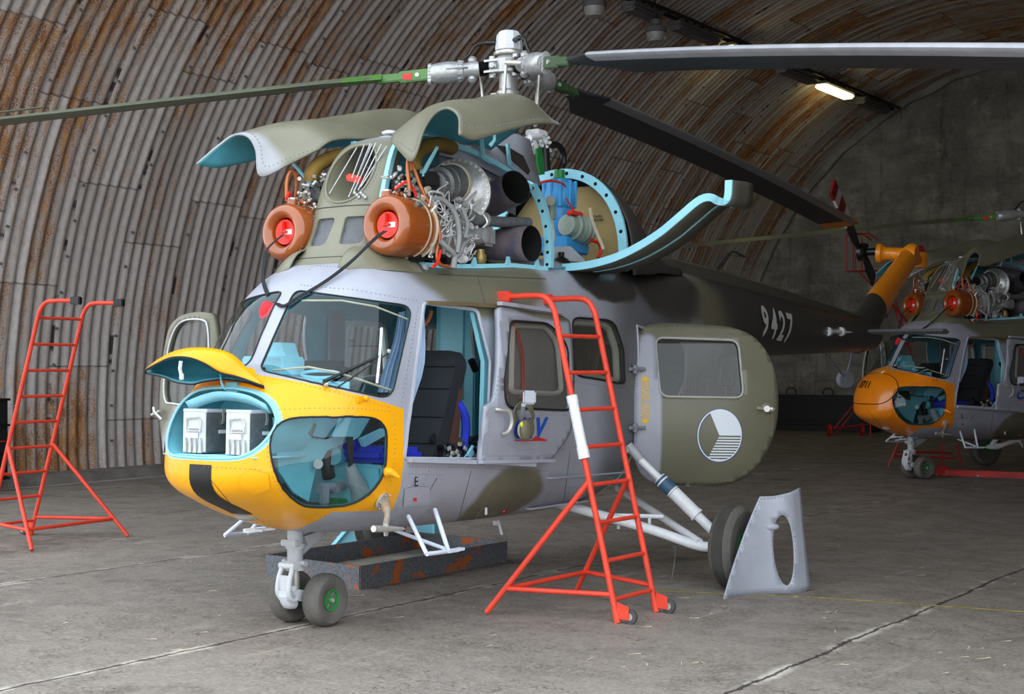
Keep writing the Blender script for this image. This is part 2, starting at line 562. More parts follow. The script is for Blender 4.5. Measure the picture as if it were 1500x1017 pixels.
def glass_mat(name, tint, refl=1.0, rough=.02, film=0.0, dcol='8a887c'):
    m = bpy.data.materials.new(name); m.use_nodes = True; t = m.node_tree; t.nodes.clear()
    o = t.nodes.new('ShaderNodeOutputMaterial'); mx = t.nodes.new('ShaderNodeMixShader'); tr = t.nodes.new('ShaderNodeBsdfTransparent')
    gl = t.nodes.new('ShaderNodeBsdfGlossy'); fr = t.nodes.new('ShaderNodeFresnel')
    fr.inputs[0].default_value = 1.45; gl.inputs['Roughness'].default_value = rough
    tr.inputs[0].default_value = srgb(tint)
    lw = t.nodes.new('ShaderNodeLayerWeight'); lw.inputs[0].default_value = .5; pw = t.nodes.new('ShaderNodeMath'); pw.operation = 'POWER'; pw.inputs[1].default_value = 4; t.links.new(lw.outputs['Facing'], pw.inputs[0])
    mu = t.nodes.new('ShaderNodeMath'); mu.operation = 'MULTIPLY_ADD'; mu.inputs[1].default_value = .8 * refl; mu.inputs[2].default_value = .045 * refl
    t.links.new(pw.outputs[0], mu.inputs[0]); t.links.new(mu.outputs[0], mx.inputs[0]); t.links.new(tr.outputs[0], mx.inputs[1]); t.links.new(gl.outputs[0], mx.inputs[2])
    if film:  # even share of flat diffuse colour mixed over the pane
        df = t.nodes.new('ShaderNodeBsdfDiffuse'); df.inputs[0].default_value = srgb(dcol); m2 = t.nodes.new('ShaderNodeMixShader'); m2.inputs[0].default_value = film
        t.links.new(mx.outputs[0], m2.inputs[1]); t.links.new(df.outputs[0], m2.inputs[2]); t.links.new(m2.outputs[0], o.inputs[0])
    else: t.links.new(mx.outputs[0], o.inputs[0])
    MATS[name] = m; return m


M_GLASS = glass_mat('clear_acrylic', 'e4eeee')
M_GLASSD = glass_mat('smoky_acrylic', 'c8c8c0', film=.13)
# ------------------------------------------------------------------ helicopter body
HELI = empty('helicopter', ROOT, 'grey and olive helicopter with a yellow nose, open engine covers and tail number 9427', 'helicopter', 'helicopters parked in the shelter')

X0 = -.95
T = [  # x, half width, bottom, widest height, top, exponent above, exponent below
    (-.95, 0, .94, .94, .94, 2.2, 2.2), (-.90, .264, .84, .96, 1.25, 2.4, 2.2), (-.80, .415, .785, .98, 1.395, 2.4, 2.2), (-.70, .50, .745, 1.01, 1.47, 2.4, 2.2),
    (-.60, .568, .705, 1.02, 1.525, 2.4, 2.2), (-.51, .615, .67, 1.04, 1.567, 2.5, 2.2), (-.38, .66, .63, 1.07, 1.775, 2.5, 2.2), (-.25, .69, .595, 1.10, 1.983, 2.6, 2.3),
    (-.10, .715, .57, 1.12, 2.125, 2.8, 2.4), (.06, .733, .56, 1.14, 2.215, 3.0, 2.5), (.30, .75, .555, 1.16, 2.255, 3.2, 2.6), (.65, .765, .55, 1.2, 2.26, 3.7, 2.7),
    (1.0, .775, .55, 1.2, 2.29, 4.5, 2.8), (1.6, .78, .55, 1.22, 2.365, 5.8, 2.8), (2.0, .78, .555, 1.25, 2.40, 5.4, 2.8), (2.6, .765, .59, 1.3, 2.44, 4.4, 2.7), (3.2, .70, .80, 1.45, 2.47, 3.2, 2.5), (3.9, .58, 1.16, 1.7, 2.52, 2.7, 2.3),
    (4.7, .45, 1.52, 1.95, 2.54, 2.4, 2.1), (5.6, .37, 1.77, 2.1, 2.53, 2.1, 2.0), (7.2, .31, 1.87, 2.16, 2.47, 2, 2), (9.6, .215, 1.99, 2.18, 2.38, 2, 2), (9.95, .2, 2.01, 2.19, 2.37, 2, 2)]
TU = [math.sqrt(r[0] - X0) for r in T]


def tab(x):
    u = math.sqrt(max(0, x - X0)); i = 0
    while i < len(TU) - 2 and u > TU[i + 1]: i += 1
    h = TU[i + 1] - TU[i]; t = min(1, max(0, (u - TU[i]) / h)); out = []
    for k in range(1, 7):
        def sl(j):
            if j <= 0: return (T[1][k] - T[0][k]) / (TU[1] - TU[0])
            if j >= len(T) - 1: return (T[-1][k] - T[-2][k]) / (TU[-1] - TU[-2])
            a = (T[j][k] - T[j - 1][k]) / (TU[j] - TU[j - 1]); b = (T[j + 1][k] - T[j][k]) / (TU[j + 1] - TU[j])
            return 0 if a * b <= 0 else 2 * a * b / (a + b)
        p0, p1 = T[i][k], T[i + 1][k]; m0, m1 = sl(i) * h, sl(i + 1) * h
        out.append((2 * t ** 3 - 3 * t * t + 1) * p0 + (t ** 3 - 2 * t * t + t) * m0 + (-2 * t ** 3 + 3 * t * t) * p1 + (t ** 3 - t * t) * m1)
    return out


def fus(u, v):
    """u = sqrt(x-X0); v 0 bottom centre .. 1 top centre, port side"""
    x = X0 + u * u; w, zb, zm, zt, nt, nb = tab(x)
    th = -PI / 2 + PI * min(1, max(0, v)); c, s = math.cos(th), math.sin(th); c = max(c, 0)
    if s >= 0: n = nt; hh = zt - zm
    else: n = nb; hh = zm - zb
    return Vector((x, -w * c ** (2 / n), zm + (hh if s >= 0 else -hh) * abs(s) ** (2 / n)))


US = [i * .022 for i in range(0, 60)]
US += [US[-1] + .03 * i for i in range(1, 200)]
UMAX = TU[-1]
US = [u for u in US if u < UMAX - .01] + [UMAX]
VS = [i / 56 for i in range(57)]
FS = Surf(fus, US, VS)


def side(x, z): return FS.ray(Vector((x, -4, z)), Vector((0, 1, 0)))
def front(y, z):
    r = FS.ray(Vector((-4, min(y, -1e-4), z)), Vector((1, 0, 0)))
    if y >= -1e-3: r.y = 1.0
    return r


Q = {}
Q['windshield'] = dens(FS.poly([(431, 425), (604, 449), (573, 585), (379, 543)], [14, 18, 20, 14]), .03)
Q['chin'] = dens([FS.pix(*p) for p in cr([(p[0], p[1], 0) for p in [(396, 662), (397, 642), (405, 625), (424, 614), (457, 611), (500, 611), (540, 612), (557, 618), (565, 632), (566, 655), (563, 690), (550, 714), (532, 730), (504, 741), (457, 743), (437, 737), (415, 717), (402, 690)]], 2, True) for p in [p.to_2d()]], .03)
Q['door'] = dens(FS.poly([(621, 444), (699, 454), (718, 530), (713, 673), (592, 672)], [5, 8, 5, 5, 5]), .03)
Q['cabin'] = dens(FS.poly([(838, 465), (899, 470), (913, 512), (915, 581), (843, 577)], [12, 14, 12, 12, 14]), .03)
Q['rear'] = dens([side(*p) for p in [(2.80, 1.95), (3.55, 1.97), (3.95, 1.8), (4.0, 1.5), (3.6, 1.1), (3.2, .88), (2.80, .72)]], .03)
Q['swin'] = dens([side(*p.to_2d()) for p in [Vector((*q, 0)) for q in round_poly([(1.13, 1.94), (1.62, 1.94), (1.68, 1.36), (1.15, 1.36)], .10, 5)]], .03)
HB = [(0, 1.432), (-.13, 1.425), (-.25, 1.4), (-.34, 1.35), (-.40, 1.27), (-.405, 1.2), (-.37, 1.12), (-.31, 1.068), (-.22, 1.045), (0, 1.04)]
_hb = [p.to_2d() for p in cr([(p[0], p[1], 0) for p in HB], 4)]
Q['hole'] = [front(p.x, p.y) for p in _hb]
# battery bay outline closed along the centre line
Q['hole_poly'] = Q['hole'] + [Q['hole'][-1].lerp(Q['hole'][0], t / 8) for t in range(1, 8)]
for q in Q['hole_poly']: q.y = min(q.y, 1.0)
Q['rim'] = [front(p.x * 1.06 if p.x < -.02 else 0, 1.24 + (p.y - 1.24) * 1.08) for p in _hb]
Q['rim_poly'] = Q['rim'] + [Q['rim'][-1].lerp(Q['rim'][0], t / 8) for t in range(1, 8)]
yel = [FS.pix(*p) for p in dens([(376, 549), (420, 556), (460, 563), (500, 572), (545, 584), (575, 594), (591, 600), (591, 640), (591, 678), (586, 719), (575, 748), (530, 749), (487, 750), (466, 762), (448, 770)], 6, False)]
yt = Vector((math.sqrt(-.53 - X0), 1.0)); yb = Vector((math.sqrt(-.22 - X0), 0.0))
yel_line = dens([yt] + yel + [yb], .04, False)
yel_poly = yel_line + [Vector((0, 0)), Vector((0, 1))]
P_ = {k: [tuple(q) for q in v] for k, v in Q.items()}; P_['yel'] = [tuple(q) for q in yel_poly]


def skin(cut_names):
    loops = [Q[k] for k in ('windshield', 'chin', 'door', 'cabin', 'swin') if k in cut_names] + ([Q['rear']] if 'rear' in cut_names else [])
    loops += [Q['hole_poly'], Q['rim_poly']]
    def cls(c):
        c = tuple(c)
        if not (0 <= c[0] <= UMAX + 1e-6): return None
        for k in cut_names:
            kk = 'hole_poly' if k == 'hole' else k
            if pip(c, P_[kk]): return None
        if pip(c, P_['rim_poly']): return 2
        if pip(c, P_['yel']): return 1
        return 0
    return FS.cut(loops, [yel_line], cls)


def surf_pt(q): return fus(q[0], q[1])
def surf_n(q):
    u, v = q; e = 1e-3; u = max(u, .02)
    a = fus(min(u + e, UMAX), v) - fus(max(u - e, 0), v); b = fus(u, min(1, v + e)) - fus(u, max(0, v - e))
    n = b.cross(a)
    if n.length < 1e-12: n = Vector((-1, 0, 0)) * globals().get('NSGN', 1)
    n.normalize()
    if u < .05: return Vector((-1, 0, 0)) * globals().get('NSGN', 1)
    return n


_test = surf_n((1.5, .5))
NSGN = 1 if _test.y < 0 else -1


def shell_mesh(parts, name, mats, parent, thick=.014, inner=None, nfun=None, pfun=None, extra=None):
    """parts: list of (verts_uv, groups, mirror). Two layers with analytic normals."""
    nfun = nfun or (lambda q: surf_n(q) * NSGN); pfun = pfun or surf_pt
    vs, fs, ms, ns = [], [], [], []
    for uv, groups, mir in parts:
        used = sorted({i for g in groups.values() for f in g for i in f}); idx = {}
        for i in used:
            q = uv[i]; p = pfun(q); n = nfun(q)
            if mir: p = Vector((p.x, -p.y, p.z)); n = Vector((n.x, -n.y, n.z))
            idx[i] = len(vs); vs.append(p); ns.append(n)
            if thick: vs.append(p - n * thick); ns.append(-n)
        for mi, g in groups.items():
            for f in g:
                a = [idx[i] for i in f]
                c = (vs[a[1]] - vs[a[0]]).cross(vs[a[2]] - vs[a[0]])
                if c.length < 1e-12: continue
                if c.dot(ns[a[0]] + ns[a[1]] + ns[a[2]]) < 0: a = a[::-1]
                fs.append(tuple(a)); ms.append(mi)
                if thick: fs.append(tuple(i + 1 for i in a[::-1])); ms.append(inner if inner is not None else mi)
    if extra:
        mb, mi = extra; k = len(vs)
        for q in range(0, len(mb.v), 6):
            g = mb.v[q:q + 6]; c = sum(g, Vector()) / 6
            for v in g: vs.append(v); ns.append((v - c).normalized())
        for f in mb.f: fs.append(tuple(i + k for i in f)); ms.append(mi)
    me = bpy.data.meshes.new(name); me.from_pydata([tuple(v) for v in vs], [], fs)
    for m in mats: me.materials.append(m)
    me.polygons.foreach_set('material_index', ms); me.polygons.foreach_set('use_smooth', [True] * len(fs))
    me.validate(); me.update()
    if len(me.vertices) == len(ns): me.normals_split_custom_set_from_vertices([tuple(n) for n in ns])
    o = bpy.data.objects.new(name, me); COL.objects.link(o); o.parent = parent
    return o


port = skin(['windshield', 'chin', 'door', 'cabin', 'rear', 'hole'])
stbd = skin(['windshield', 'chin', 'door', 'cabin', 'hole', 'swin'])
# rivets along the skin: pixel paths projected on the body
rv = MB()
def on(px, py): q = FS.pix(px, py); return surf_pt(q) + surf_n(q) * NSGN * .0012
def rpath(pix, step=.028, r=.0045, close=False):
    pts = [on(*p) for p in dens(pix, 8, close)]
    rv.rivets(pts, r=r, step=step)
    return pts
for path in ([(402, 601), (450, 598), (520, 598), (570, 603)], [(577, 608), (579, 650), (574, 705), (556, 738), (520, 752)], [(391, 640), (392, 668), (402, 705), (425, 740), (450, 751)],
             [(300, 684), (380, 688), (398, 700)], [(600, 684), (700, 686), (800, 690)], [(600, 694), (650, 696)], [(460, 752), (500, 760), (560, 758)], [(470, 768), (540, 772), (600, 762), (640, 742)],
             [(628, 690), (612, 730), (596, 752)], [(690, 770), (712, 735), (730, 690)], [(612, 452), (602, 510), (588, 590)], [(440, 418), (520, 425), (610, 441)],
             [(640, 405), (720, 410), (800, 413)], [(700, 404), (712, 450)], [(372, 549), (430, 560), (500, 577), (570, 597)], [(850, 462), (905, 466)], [(921, 520), (927, 600), (924, 660)],
             [(840, 590), (915, 592)], [(835, 655), (918, 652)], [(838, 740), (895, 700), (920, 690)], [(760, 745), (820, 715), (900, 706)], [(450, 390), (560, 392), (640, 400)]):
    rpath(path)
RIV_FUS = rv

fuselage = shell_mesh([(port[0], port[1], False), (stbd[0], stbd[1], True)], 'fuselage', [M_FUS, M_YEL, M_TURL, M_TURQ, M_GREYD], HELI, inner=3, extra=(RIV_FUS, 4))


def add_rivets(o, mb, mi_mat):
    """join rivet heads to an existing skin mesh"""
    if o.modifiers:
        dg = bpy.context.evaluated_depsgraph_get(); new = bpy.data.meshes.new_from_object(o.evaluated_get(dg)); o.modifiers.clear(); new.name = o.data.name; o.data = new
    me = o.data; me.materials.append(mi_mat); k = len(me.materials) - 1
    bm = bmesh.new(); bm.from_mesh(me); vv = [bm.verts.new(v) for v in mb.v]
    for f in mb.f:
        fc = bm.faces.new([vv[i] for i in f]); fc.material_index = k; fc.smooth = True
    bm.to_mesh(me); bm.free()


def outline(q, mir=False, lift=.0):
    out = []
    for a in q:
        p = surf_pt(a) + surf_n(a) * NSGN * lift
        out.append(Vector((p.x, -p.y, p.z)) if mir else p)
    return out


# rim bars of the openings, rivet rows and panel lines are one part with the skin pattern
hole = outline(Q['hole']); hole_full = hole + [Vector((p.x, -p.y, p.z)) for p in reversed(hole[:-1])][:-1]
for k, mir in (('door', False), ('door', True), ('rear', False)): MB().tube(outline(Q[k], mir), .012, 6, closed=True).build('opening_rim', M_GREY, HELI)
MB().tube(hole_full, .008, 8, closed=True).build('battery_bay_rim', M_TURL, HELI)


def pane(key, name, gl, mir, gasket=.0085, gm=None):
    pl = [Q[key]]
    n0 = Q[key]; us = sorted({round(a.x, 4) for a in n0}); umin, umax = us[0], us[-1]; vmin = min(a.y for a in n0); vmax = max(a.y for a in n0)
    pts = list(n0); ed = [(i, (i + 1) % len(n0)) for i in range(len(n0))]; pk = [tuple(a) for a in n0]
    for i in range(1, 16):
        for j in range(1, 16):
            c = (umin + (umax - umin) * i / 16, vmin + (vmax - vmin) * j / 16)
            if pip(c, pk): pts.append(Vector(c))
    vo, eo, fo, *_ = delaunay_2d_cdt(pts, ed, [], 0, 1e-6)
    g = [f for f in fo if pip(tuple((vo[f[0]] + vo[f[1]] + vo[f[2]]) / 3), pk)]
    o = shell_mesh([(vo, {0: g}, mir)], name, [gl], HELI, thick=0)
    MB().tube(outline(n0, mir, .002), gasket, 6, closed=True).build('gasket', gm or M_BLACK, o)
    return o


wp = [pane('windshield', 'windshield_pane', M_GLASS, m, .0055) for m in (False, True)]
cp = [pane('chin', 'chin_window', M_GLASS, m, .006) for m in (False, True)]
kp = [pane('cabin', 'cabin_window', M_GLASSD if not m else M_GLASS, m) for m in (False, True)] + [pane('swin', 'cabin_window', M_GLASS, True)]
for key_, m_ in (('cabin', False), ('cabin', True), ('swin', True)):
    ol_ = outline(Q[key_], m_, -.045); c_ = sum(ol_, Vector()) / len(ol_)
    MB().tube([c_ + (p - c_) * .91 for p in ol_], .026, 8, closed=True).build('window_lining', M_WHITE, HELI)

# panel lines: thin dark seams
sm = MB()
for path in ([(300, 692), (346, 748)], [(640, 700), (618, 738)], [(700, 405), (712, 452)], [(690, 690), (672, 760)], [(835, 660), (825, 740)], [(640, 402), (800, 409)]):
    sm.tube([on(*p) for p in dens(path, 8, False)], .0018, 4)
sm.build('panel_seam', M_DARK, fuselage)


def decal(pix, m, name, parent=fuselage, lift=.0022, close=True, step=6):
    """flat marking on the skin traced by its outline"""
    uv = [FS.pix(*p) for p in dens(pix, step)]
    pk = [tuple(a) for a in uv]; ed = [(i, (i + 1) % len(uv)) for i in range(len(uv))]
    us = [a.x for a in uv]; vv = [a.y for a in uv]; pts = list(uv)
    for i in range(1, 8):
        for j in range(1, 8):
            c = (min(us) + (max(us) - min(us)) * i / 8, min(vv) + (max(vv) - min(vv)) * j / 8)
            if pip(c, pk): pts.append(Vector(c))
    vo, eo, fo, *_ = delaunay_2d_cdt(pts, ed, [], 0, 1e-6)
    g = [f for f in fo if pip(tuple((vo[f[0]] + vo[f[1]] + vo[f[2]]) / 3), pk)]
    return shell_mesh([(vo, {0: g}, False)], name, [m], parent, thick=0, pfun=lambda q: surf_pt(q) + surf_n(q) * NSGN * lift)


# black anti-glare stripe under the battery bay (symmetric about the centre line)
stv = []
for mir in (1, -1):
    for (ha, xa) in ():
        pass
rows = []
for t in range(15):
    a_ = math.radians(-2 + 62 * t / 14); row = []; hw = .082
    for k in range(-4, 5):
        y = hw * k / 4 - .03; c0 = Vector((-.45, -abs(y) - 1e-4, .99)); dr = Vector((-math.cos(a_), 0, -math.sin(a_)))
        r_ = FS.ray(c0 + dr * 2, -dr); p = surf_pt(r_) + Vector((-.003, 0, -.003)) if r_ is not None else c0
        row.append(Vector((p.x, p.y if y <= 0 else -p.y, p.z)))
    rows.append(row)
for t in ():
    x = -.905 + t * (.30 / 12); u = math.sqrt(x - X0); row = []
    hw = .052
    for k in range(-4, 5):
        y = hw * k / 4
        # find v giving |y| on the lower side
        lo, hi = 0.0, .5
        for _ in range(30):
            md = (lo + hi) / 2
            if -fus(u, md).y < abs(y): lo = md
            else: hi = md
        q = Vector((u, lo)); p = surf_pt(q) + surf_n(q) * NSGN * .003
        row.append(Vector((p.x, p.y if k <= 0 else -p.y, p.z)))
    rows.append(row)
MB().grid(rows).build('black_stripe', M_BTXT, fuselage)
STRIPE_TOP = rows[0][4]
# raised hexagonal cover and landing lamp
decal([(352, 700), (365, 688), (393, 694), (396, 716), (372, 724), (352, 712)], M_YEL, 'access_cover', HELI, .008)
decal([(590, 741), (592, 716), (604, 713), (628, 713), (630, 734), (622, 741)], M_GREY, 'service_hatch', HELI, .007)
decal([(604, 728), (609, 728), (609, 733), (604, 733)], M_REDT, 'red_square', HELI, .010)
lp = on(362, 758); ln = (lp - Vector((0, 0, 1.2))).normalized()
MB().sph(lp + Vector((.01, 0, .01)), .075, 20, sc=(1.1, 1.0, .42)).build('landing_lamp', M_CLEARL, HELI)
MB().tube([on(*p) for p in dens([(352, 700), (365, 688), (393, 694), (396, 716), (372, 724), (352, 712)], 6)], .003, 4, closed=True).build('cover_edge', mat('deep_yellow', 'd08c00', .45), HELI)
MB().tube([on(*p) for p in dens([(590, 741), (592, 716), (604, 713), (628, 713), (630, 734), (622, 741)], 6)], .003, 4, closed=True).build('hatch_edge', M_GREYD, HELI)
e_o = on(608, 706)
tm = MB(); put_text(tm, 'E', e_o + Vector((0, -.006, 0)), (1, 0, 0), (0, 0, 1), .085, bold=False); tm.build('letter_mark', M_BTXT, HELI)
# ------------------------------------------------------------------ engine deck and cowlings
# centre intake bulge, lofted upward
CT = [  # z, front x, half width, corner depth
    (2.16, -.02, .50, .40), (2.24, .06, .42, .36), (2.32, .12, .34, .30), (2.45, .19, .285, .15), (2.6, .235, .265, .11), (2.75, .285, .26, .11), (2.9, .36, .25, .12), (3.0, .44, .24, .14), (3.06, .54, .21, .16), (3.10, .68, .17, .16)]


def cowl(u, v):
    """u 0..1 bottom to top; v 0 port rear .. 1 starboard rear"""
    i = min(len(CT) - 2, int(u * (len(CT) - 1))); t = u * (len(CT) - 1) - i
    def h(k):
        p = [CT[min(max(j, 0), len(CT) - 1)][k] for j in (i - 1, i, i + 1, i + 2)]
        return .5 * (2 * p[1] + (p[2] - p[0]) * t + (2 * p[0] - 5 * p[1] + 4 * p[2] - p[3]) * t * t + (3 * p[1] - p[0] - 3 * p[2] + p[3]) * t ** 3)
    z, xf, w, dp = h(0), h(1), h(2), h(3)
    back = xf + dp + (.03 if z < 2.95 else .03 + (z - 2.95) * 1.2)
    # path: straight from rear port to corner, superellipse front, straight back
    s = v * 2 - 1; a = abs(s)
    if a > .72:
        k = (a - .72) / .28; x = xf + dp + (max(back, xf + dp + .02) - xf - dp) * k; y = w
    else:
        th = a / .72 * PI / 2; y = w * math.sin(th) ** (2 / 2.6) if th > 0 else 0; x = xf + dp * (1 - max(0, math.cos(th)) ** (2 / 2.6))
    return Vector((x, math.copysign(y, s) if a > 0 else 0, z))


CS = Surf(cowl, [i / 48 for i in range(49)], [i / 72 for i in range(73)])
_o, _d = Vector((-3, 0, 0)), Vector((1, 0, 0))
def cfront(y, z): return CS.ray(Vector((-3, y, z)), Vector((1, 0, 0)))
oval = [p.to_2d() for p in cr([(0, 3.005, 0), (.10, 2.985, 0), (.17, 2.9, 0), (.185, 2.8, 0), (.16, 2.7, 0), (.09, 2.63, 0), (0, 2.61, 0), (-.09, 2.63, 0), (-.16, 2.7, 0), (-.185, 2.8, 0), (-.17, 2.9, 0), (-.10, 2.985, 0)], 4, True)]
q_oval = [cfront(*p) for p in oval]
grl = [round_poly([(s * .035 - .02, 2.515), (s * .035 - .02 + s * .165, 2.515), (s * .205 - .02, 2.33), (s * .055 - .02, 2.33)], .035, 4) for s in (-1, 1)]
q_gr = [[cfront(*p) for p in g] for g in grl]
PC = [[tuple(a) for a in q] for q in [q_oval] + q_gr]


def ccls(c):
    for p in PC:
        if pip(tuple(c), p): return None
    return 0


cvo, cg = CS.cut([q_oval] + q_gr, [], ccls)
def cnrm(q):
    e = 2e-3
    a = cowl(min(1, q[0] + e), q[1]) - cowl(max(0, q[0] - e), q[1]); b = cowl(q[0], min(1, q[1] + e)) - cowl(q[0], max(0, q[1] - e))
    n = a.cross(b)
    if n.length < 1e-12: return Vector((-1, 0, 0))
    n.normalize()
    if n.x > .3 or (abs(n.y) > .3 and n.y * (1 if q[1] > .5 else -1) < 0): n = -n
    return n
bulge = shell_mesh([(cvo, cg, False)], 'intake_cowling', [M_COWL, M_COWL], HELI, inner=1, thick=.012, nfun=cnrm, pfun=lambda q: cowl(q[0], q[1]))
rr = MB()
def con(y, z, l=.001): q = cfront(y, z); return cowl(q[0], q[1]) + Vector((-l, 0, 0))
for k in (-1, 1):
    rr.rivets([con(k * .235 - .02 * 0, 2.56), con(k * .27, 2.27)], r=.005, step=.022)
    rr.rivets([con(k * .25, 2.56), con(k * .285, 2.27)], r=.005, step=.022)
rr.rivets([con(-.22, 2.56), con(.22, 2.56)], r=.005, step=.022); rr.rivets([con(-.26, 2.275), con(.26, 2.275)], r=.005, step=.022)
ov2 = [con(p.x * 1.13, 2.805 + (p.y - 2.805) * 1.1) for p in oval if p.y < 2.93]
rr.rivets(ov2[:len(ov2) // 1], r=.005, step=.025)
add_rivets(bulge, rr, M_GREYD)
sm2 = MB(); sm2.tube([con(*p, .002) for p in dens([(-.245, 2.585), (.245, 2.585), (.29, 2.25), (-.29, 2.25)], .03)], .0028, 4, closed=True)
sm2.build('panel_seam', M_DARK, bulge)
# funnel of the oval intake, going back into the dark
rings = []
ovp = [cowl(q[0], q[1]) for q in q_oval]
for k, (dx, sc, dz) in enumerate([(0, 1, 0), (.02, .95, 0), (.10, .90, .02), (.22, .82, .05), (.36, .70, .09), (.5, .55, .12)]):
    cx = sum(p.x for p in ovp) / len(ovp)
    rings.append([Vector(((p.x if k < 2 else p.x * .3 + cx * .7) + dx, p.y * sc, 2.81 + (p.z - 2.81) * sc + dz)) for p in ovp])
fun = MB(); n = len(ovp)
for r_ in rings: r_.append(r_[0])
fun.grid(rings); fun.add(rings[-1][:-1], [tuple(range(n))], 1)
fun.build('intake_duct', [M_COWL, M_SOOTSHADE], HELI)
MB().tube(ovp, .009, 8, closed=True).build('intake_lip', M_COWL, bulge)
# fan blades and hub inside, guard rods in front, red plug
fanb = MB(); fc = Vector((.62, .0, 2.86))
for k in range(15):
    a = 2 * PI * k / 15; d = Vector((0, math.cos(a), math.sin(a)))
    fanb.prism([fc + d * .03, fc + d * .15 + d.cross(Vector((1, 0, 0))) * .03, fc + d * .15 + d.cross(Vector((1, 0, 0))) * -.005, fc + d * .03 + d.cross(Vector((1, 0, 0))) * .012], (.01, 0, 0))
fanb.cyl(fc - Vector((.03, 0, 0)), fc + Vector((.03, 0, 0)), .04)
fanb.build('cooling_fan', M_DALU, HELI)
gd = MB()
for (a, b) in [((505, 212), (487, 285)), ((516, 208), (520, 262)), ((525, 206), (527, 262)), ((527, 207), (515, 290)), ((533, 205), (522, 284)), ((541, 207), (529, 280)), ((549, 210), (533, 275))]:
    pa, pb = [cfront(A(p[0], p[1], x=.33).y, A(p[0], p[1], x=.33).z) for p in (a, b)]
    P0, P1 = (A(p[0], p[1], x=.30) + Vector((xx, 0, 0)) for p, xx in ((a, .12), (b, -.03)))
    gd.tube([P0, P1], .0048, 6)
for k in range(6): gd.sph(A(520 + k * 3, 283 + (k % 3) * 3, x=.25), .012, 6)
gd.build('guard_rods', M_ALU, HELI)
rp = MB(); c0 = A(520, 262, x=.34)
rp.box(c0, (.05, .13, .045), M=Matrix.Rotation(.25, 3, 'X'), bev=.012); rp.build('red_intake_plug', M_RED, HELI)
MB().cyl(c0 + Vector((.03, .0, -.05)), c0 + Vector((.2, 0, -.03)), .03, .045).build('starter_cone', M_BLK2, HELI)
# mesh grilles
for k, q in enumerate(q_gr):
    gm = MB(); poly = [cowl(a[0], a[1]) + Vector((.006, 0, 0)) for a in q]
    ys = [p.y for p in poly]; zs = [p.z for p in poly]; y0, y1, z0, z1 = min(ys), max(ys), min(zs), max(zs)
    pk = [(p.y, p.z) for p in poly]
    y = y0 + .006
    while y < y1:
        zz = [z0 + (z1 - z0) * i / 40 for i in range(41) if pip((y, z0 + (z1 - z0) * i / 40), pk)]
        if len(zz) > 1: gm.tube([con(y, zz[0], -.008), con(y, zz[-1], -.008)], .0013, 4)
        y += .0115
    z = z0 + .006
    while z < z1:
        yy = [y0 + (y1 - y0) * i / 40 for i in range(41) if pip((y0 + (y1 - y0) * i / 40, z), pk)]
        if len(yy) > 1: gm.tube([con(yy[0], z, -.008), con(yy[-1], z, -.008)], .0013, 4)
        z += .0115
    g_o = gm.build('mesh_grille', M_DALU, HELI)
    MB().tube(poly, .004, 6, closed=True).build('grille_rim', M_COWL, g_o)
    MB().grid([[con(yy, zz, -.03) for yy in (y0, (y0 + y1) / 2, y1)] for zz in (z0, (z0 + z1) / 2, z1)]).build('grille_backing', M_INT, g_o)
# shoulders of the cowl beside the bulge (fixed skirt under the intakes)
for sgn in (-1, 1):
    rows = []
    def roof(x, y):
        r_ = FS.ray(Vector((x, -abs(y), 4)), Vector((0, 0, -1))); return surf_pt(r_).z if r_ is not None else 2.0
    for x in (-.02, .06, .16, .26, .36, .46):
        ym = .30 + .22 * math.sqrt(max(0, x + .02) / .48); rows.append([Vector((x, sgn * (.2 + (ym - .2) * f), roof(x, .2 + (ym - .2) * f) + k * min(1, (x + .02) / .10) - (.012 if f == 1 else 0))) for f, k in ((0, .09), (.3, .085), (.55, .065), (.75, .04), (.9, .015), (1, 0))])
    for x in ():
        t = (x - .02) / .44
        rows.append([Vector((x - .05 * (1 - t) * 0, sgn * y, z)) for y, z in ((.24, 2.30 + .05 * t), (.33, 2.285 + .03 * t), (.42, 2.255 + .01 * t), (.49, 2.21), (.54, 2.15), (.57, 2.07))])
    MB().grid(net(rows, 3, 3)).build('intake_skirt', M_COWL, HELI, solid=.01)

# spine between the two engine bays, tapering cover behind
def spine_row(x, w, zt, zb): return [Vector((x, y, z)) for y, z in ((-w, zb), (-w * .98, zb + (zt - zb) * .7), (-w * .6, zt - .01), (0, zt + .01), (w * .6, zt - .01), (w * .98, zb + (zt - zb) * .7), (w, zb))]
sp = MB(); sp.grid(net([spine_row(.66, .20, 3.09, 2.98), spine_row(.95, .22, 3.13, 3.0), spine_row(1.3, .24, 3.14, 3.0), spine_row(1.6, .25, 3.13, 2.96), spine_row(1.85, .25, 3.08, 2.9)], 4, 3))
sp.build('spine_cover', M_GREY, HELI, solid=.012)
ins = MB(); ins.grid([[A(*p, y=-.28) for p in r] for r in ([(738, 200), (772, 212)], [(745, 205), (772, 222)], [(760, 216), (771, 234)])]); 
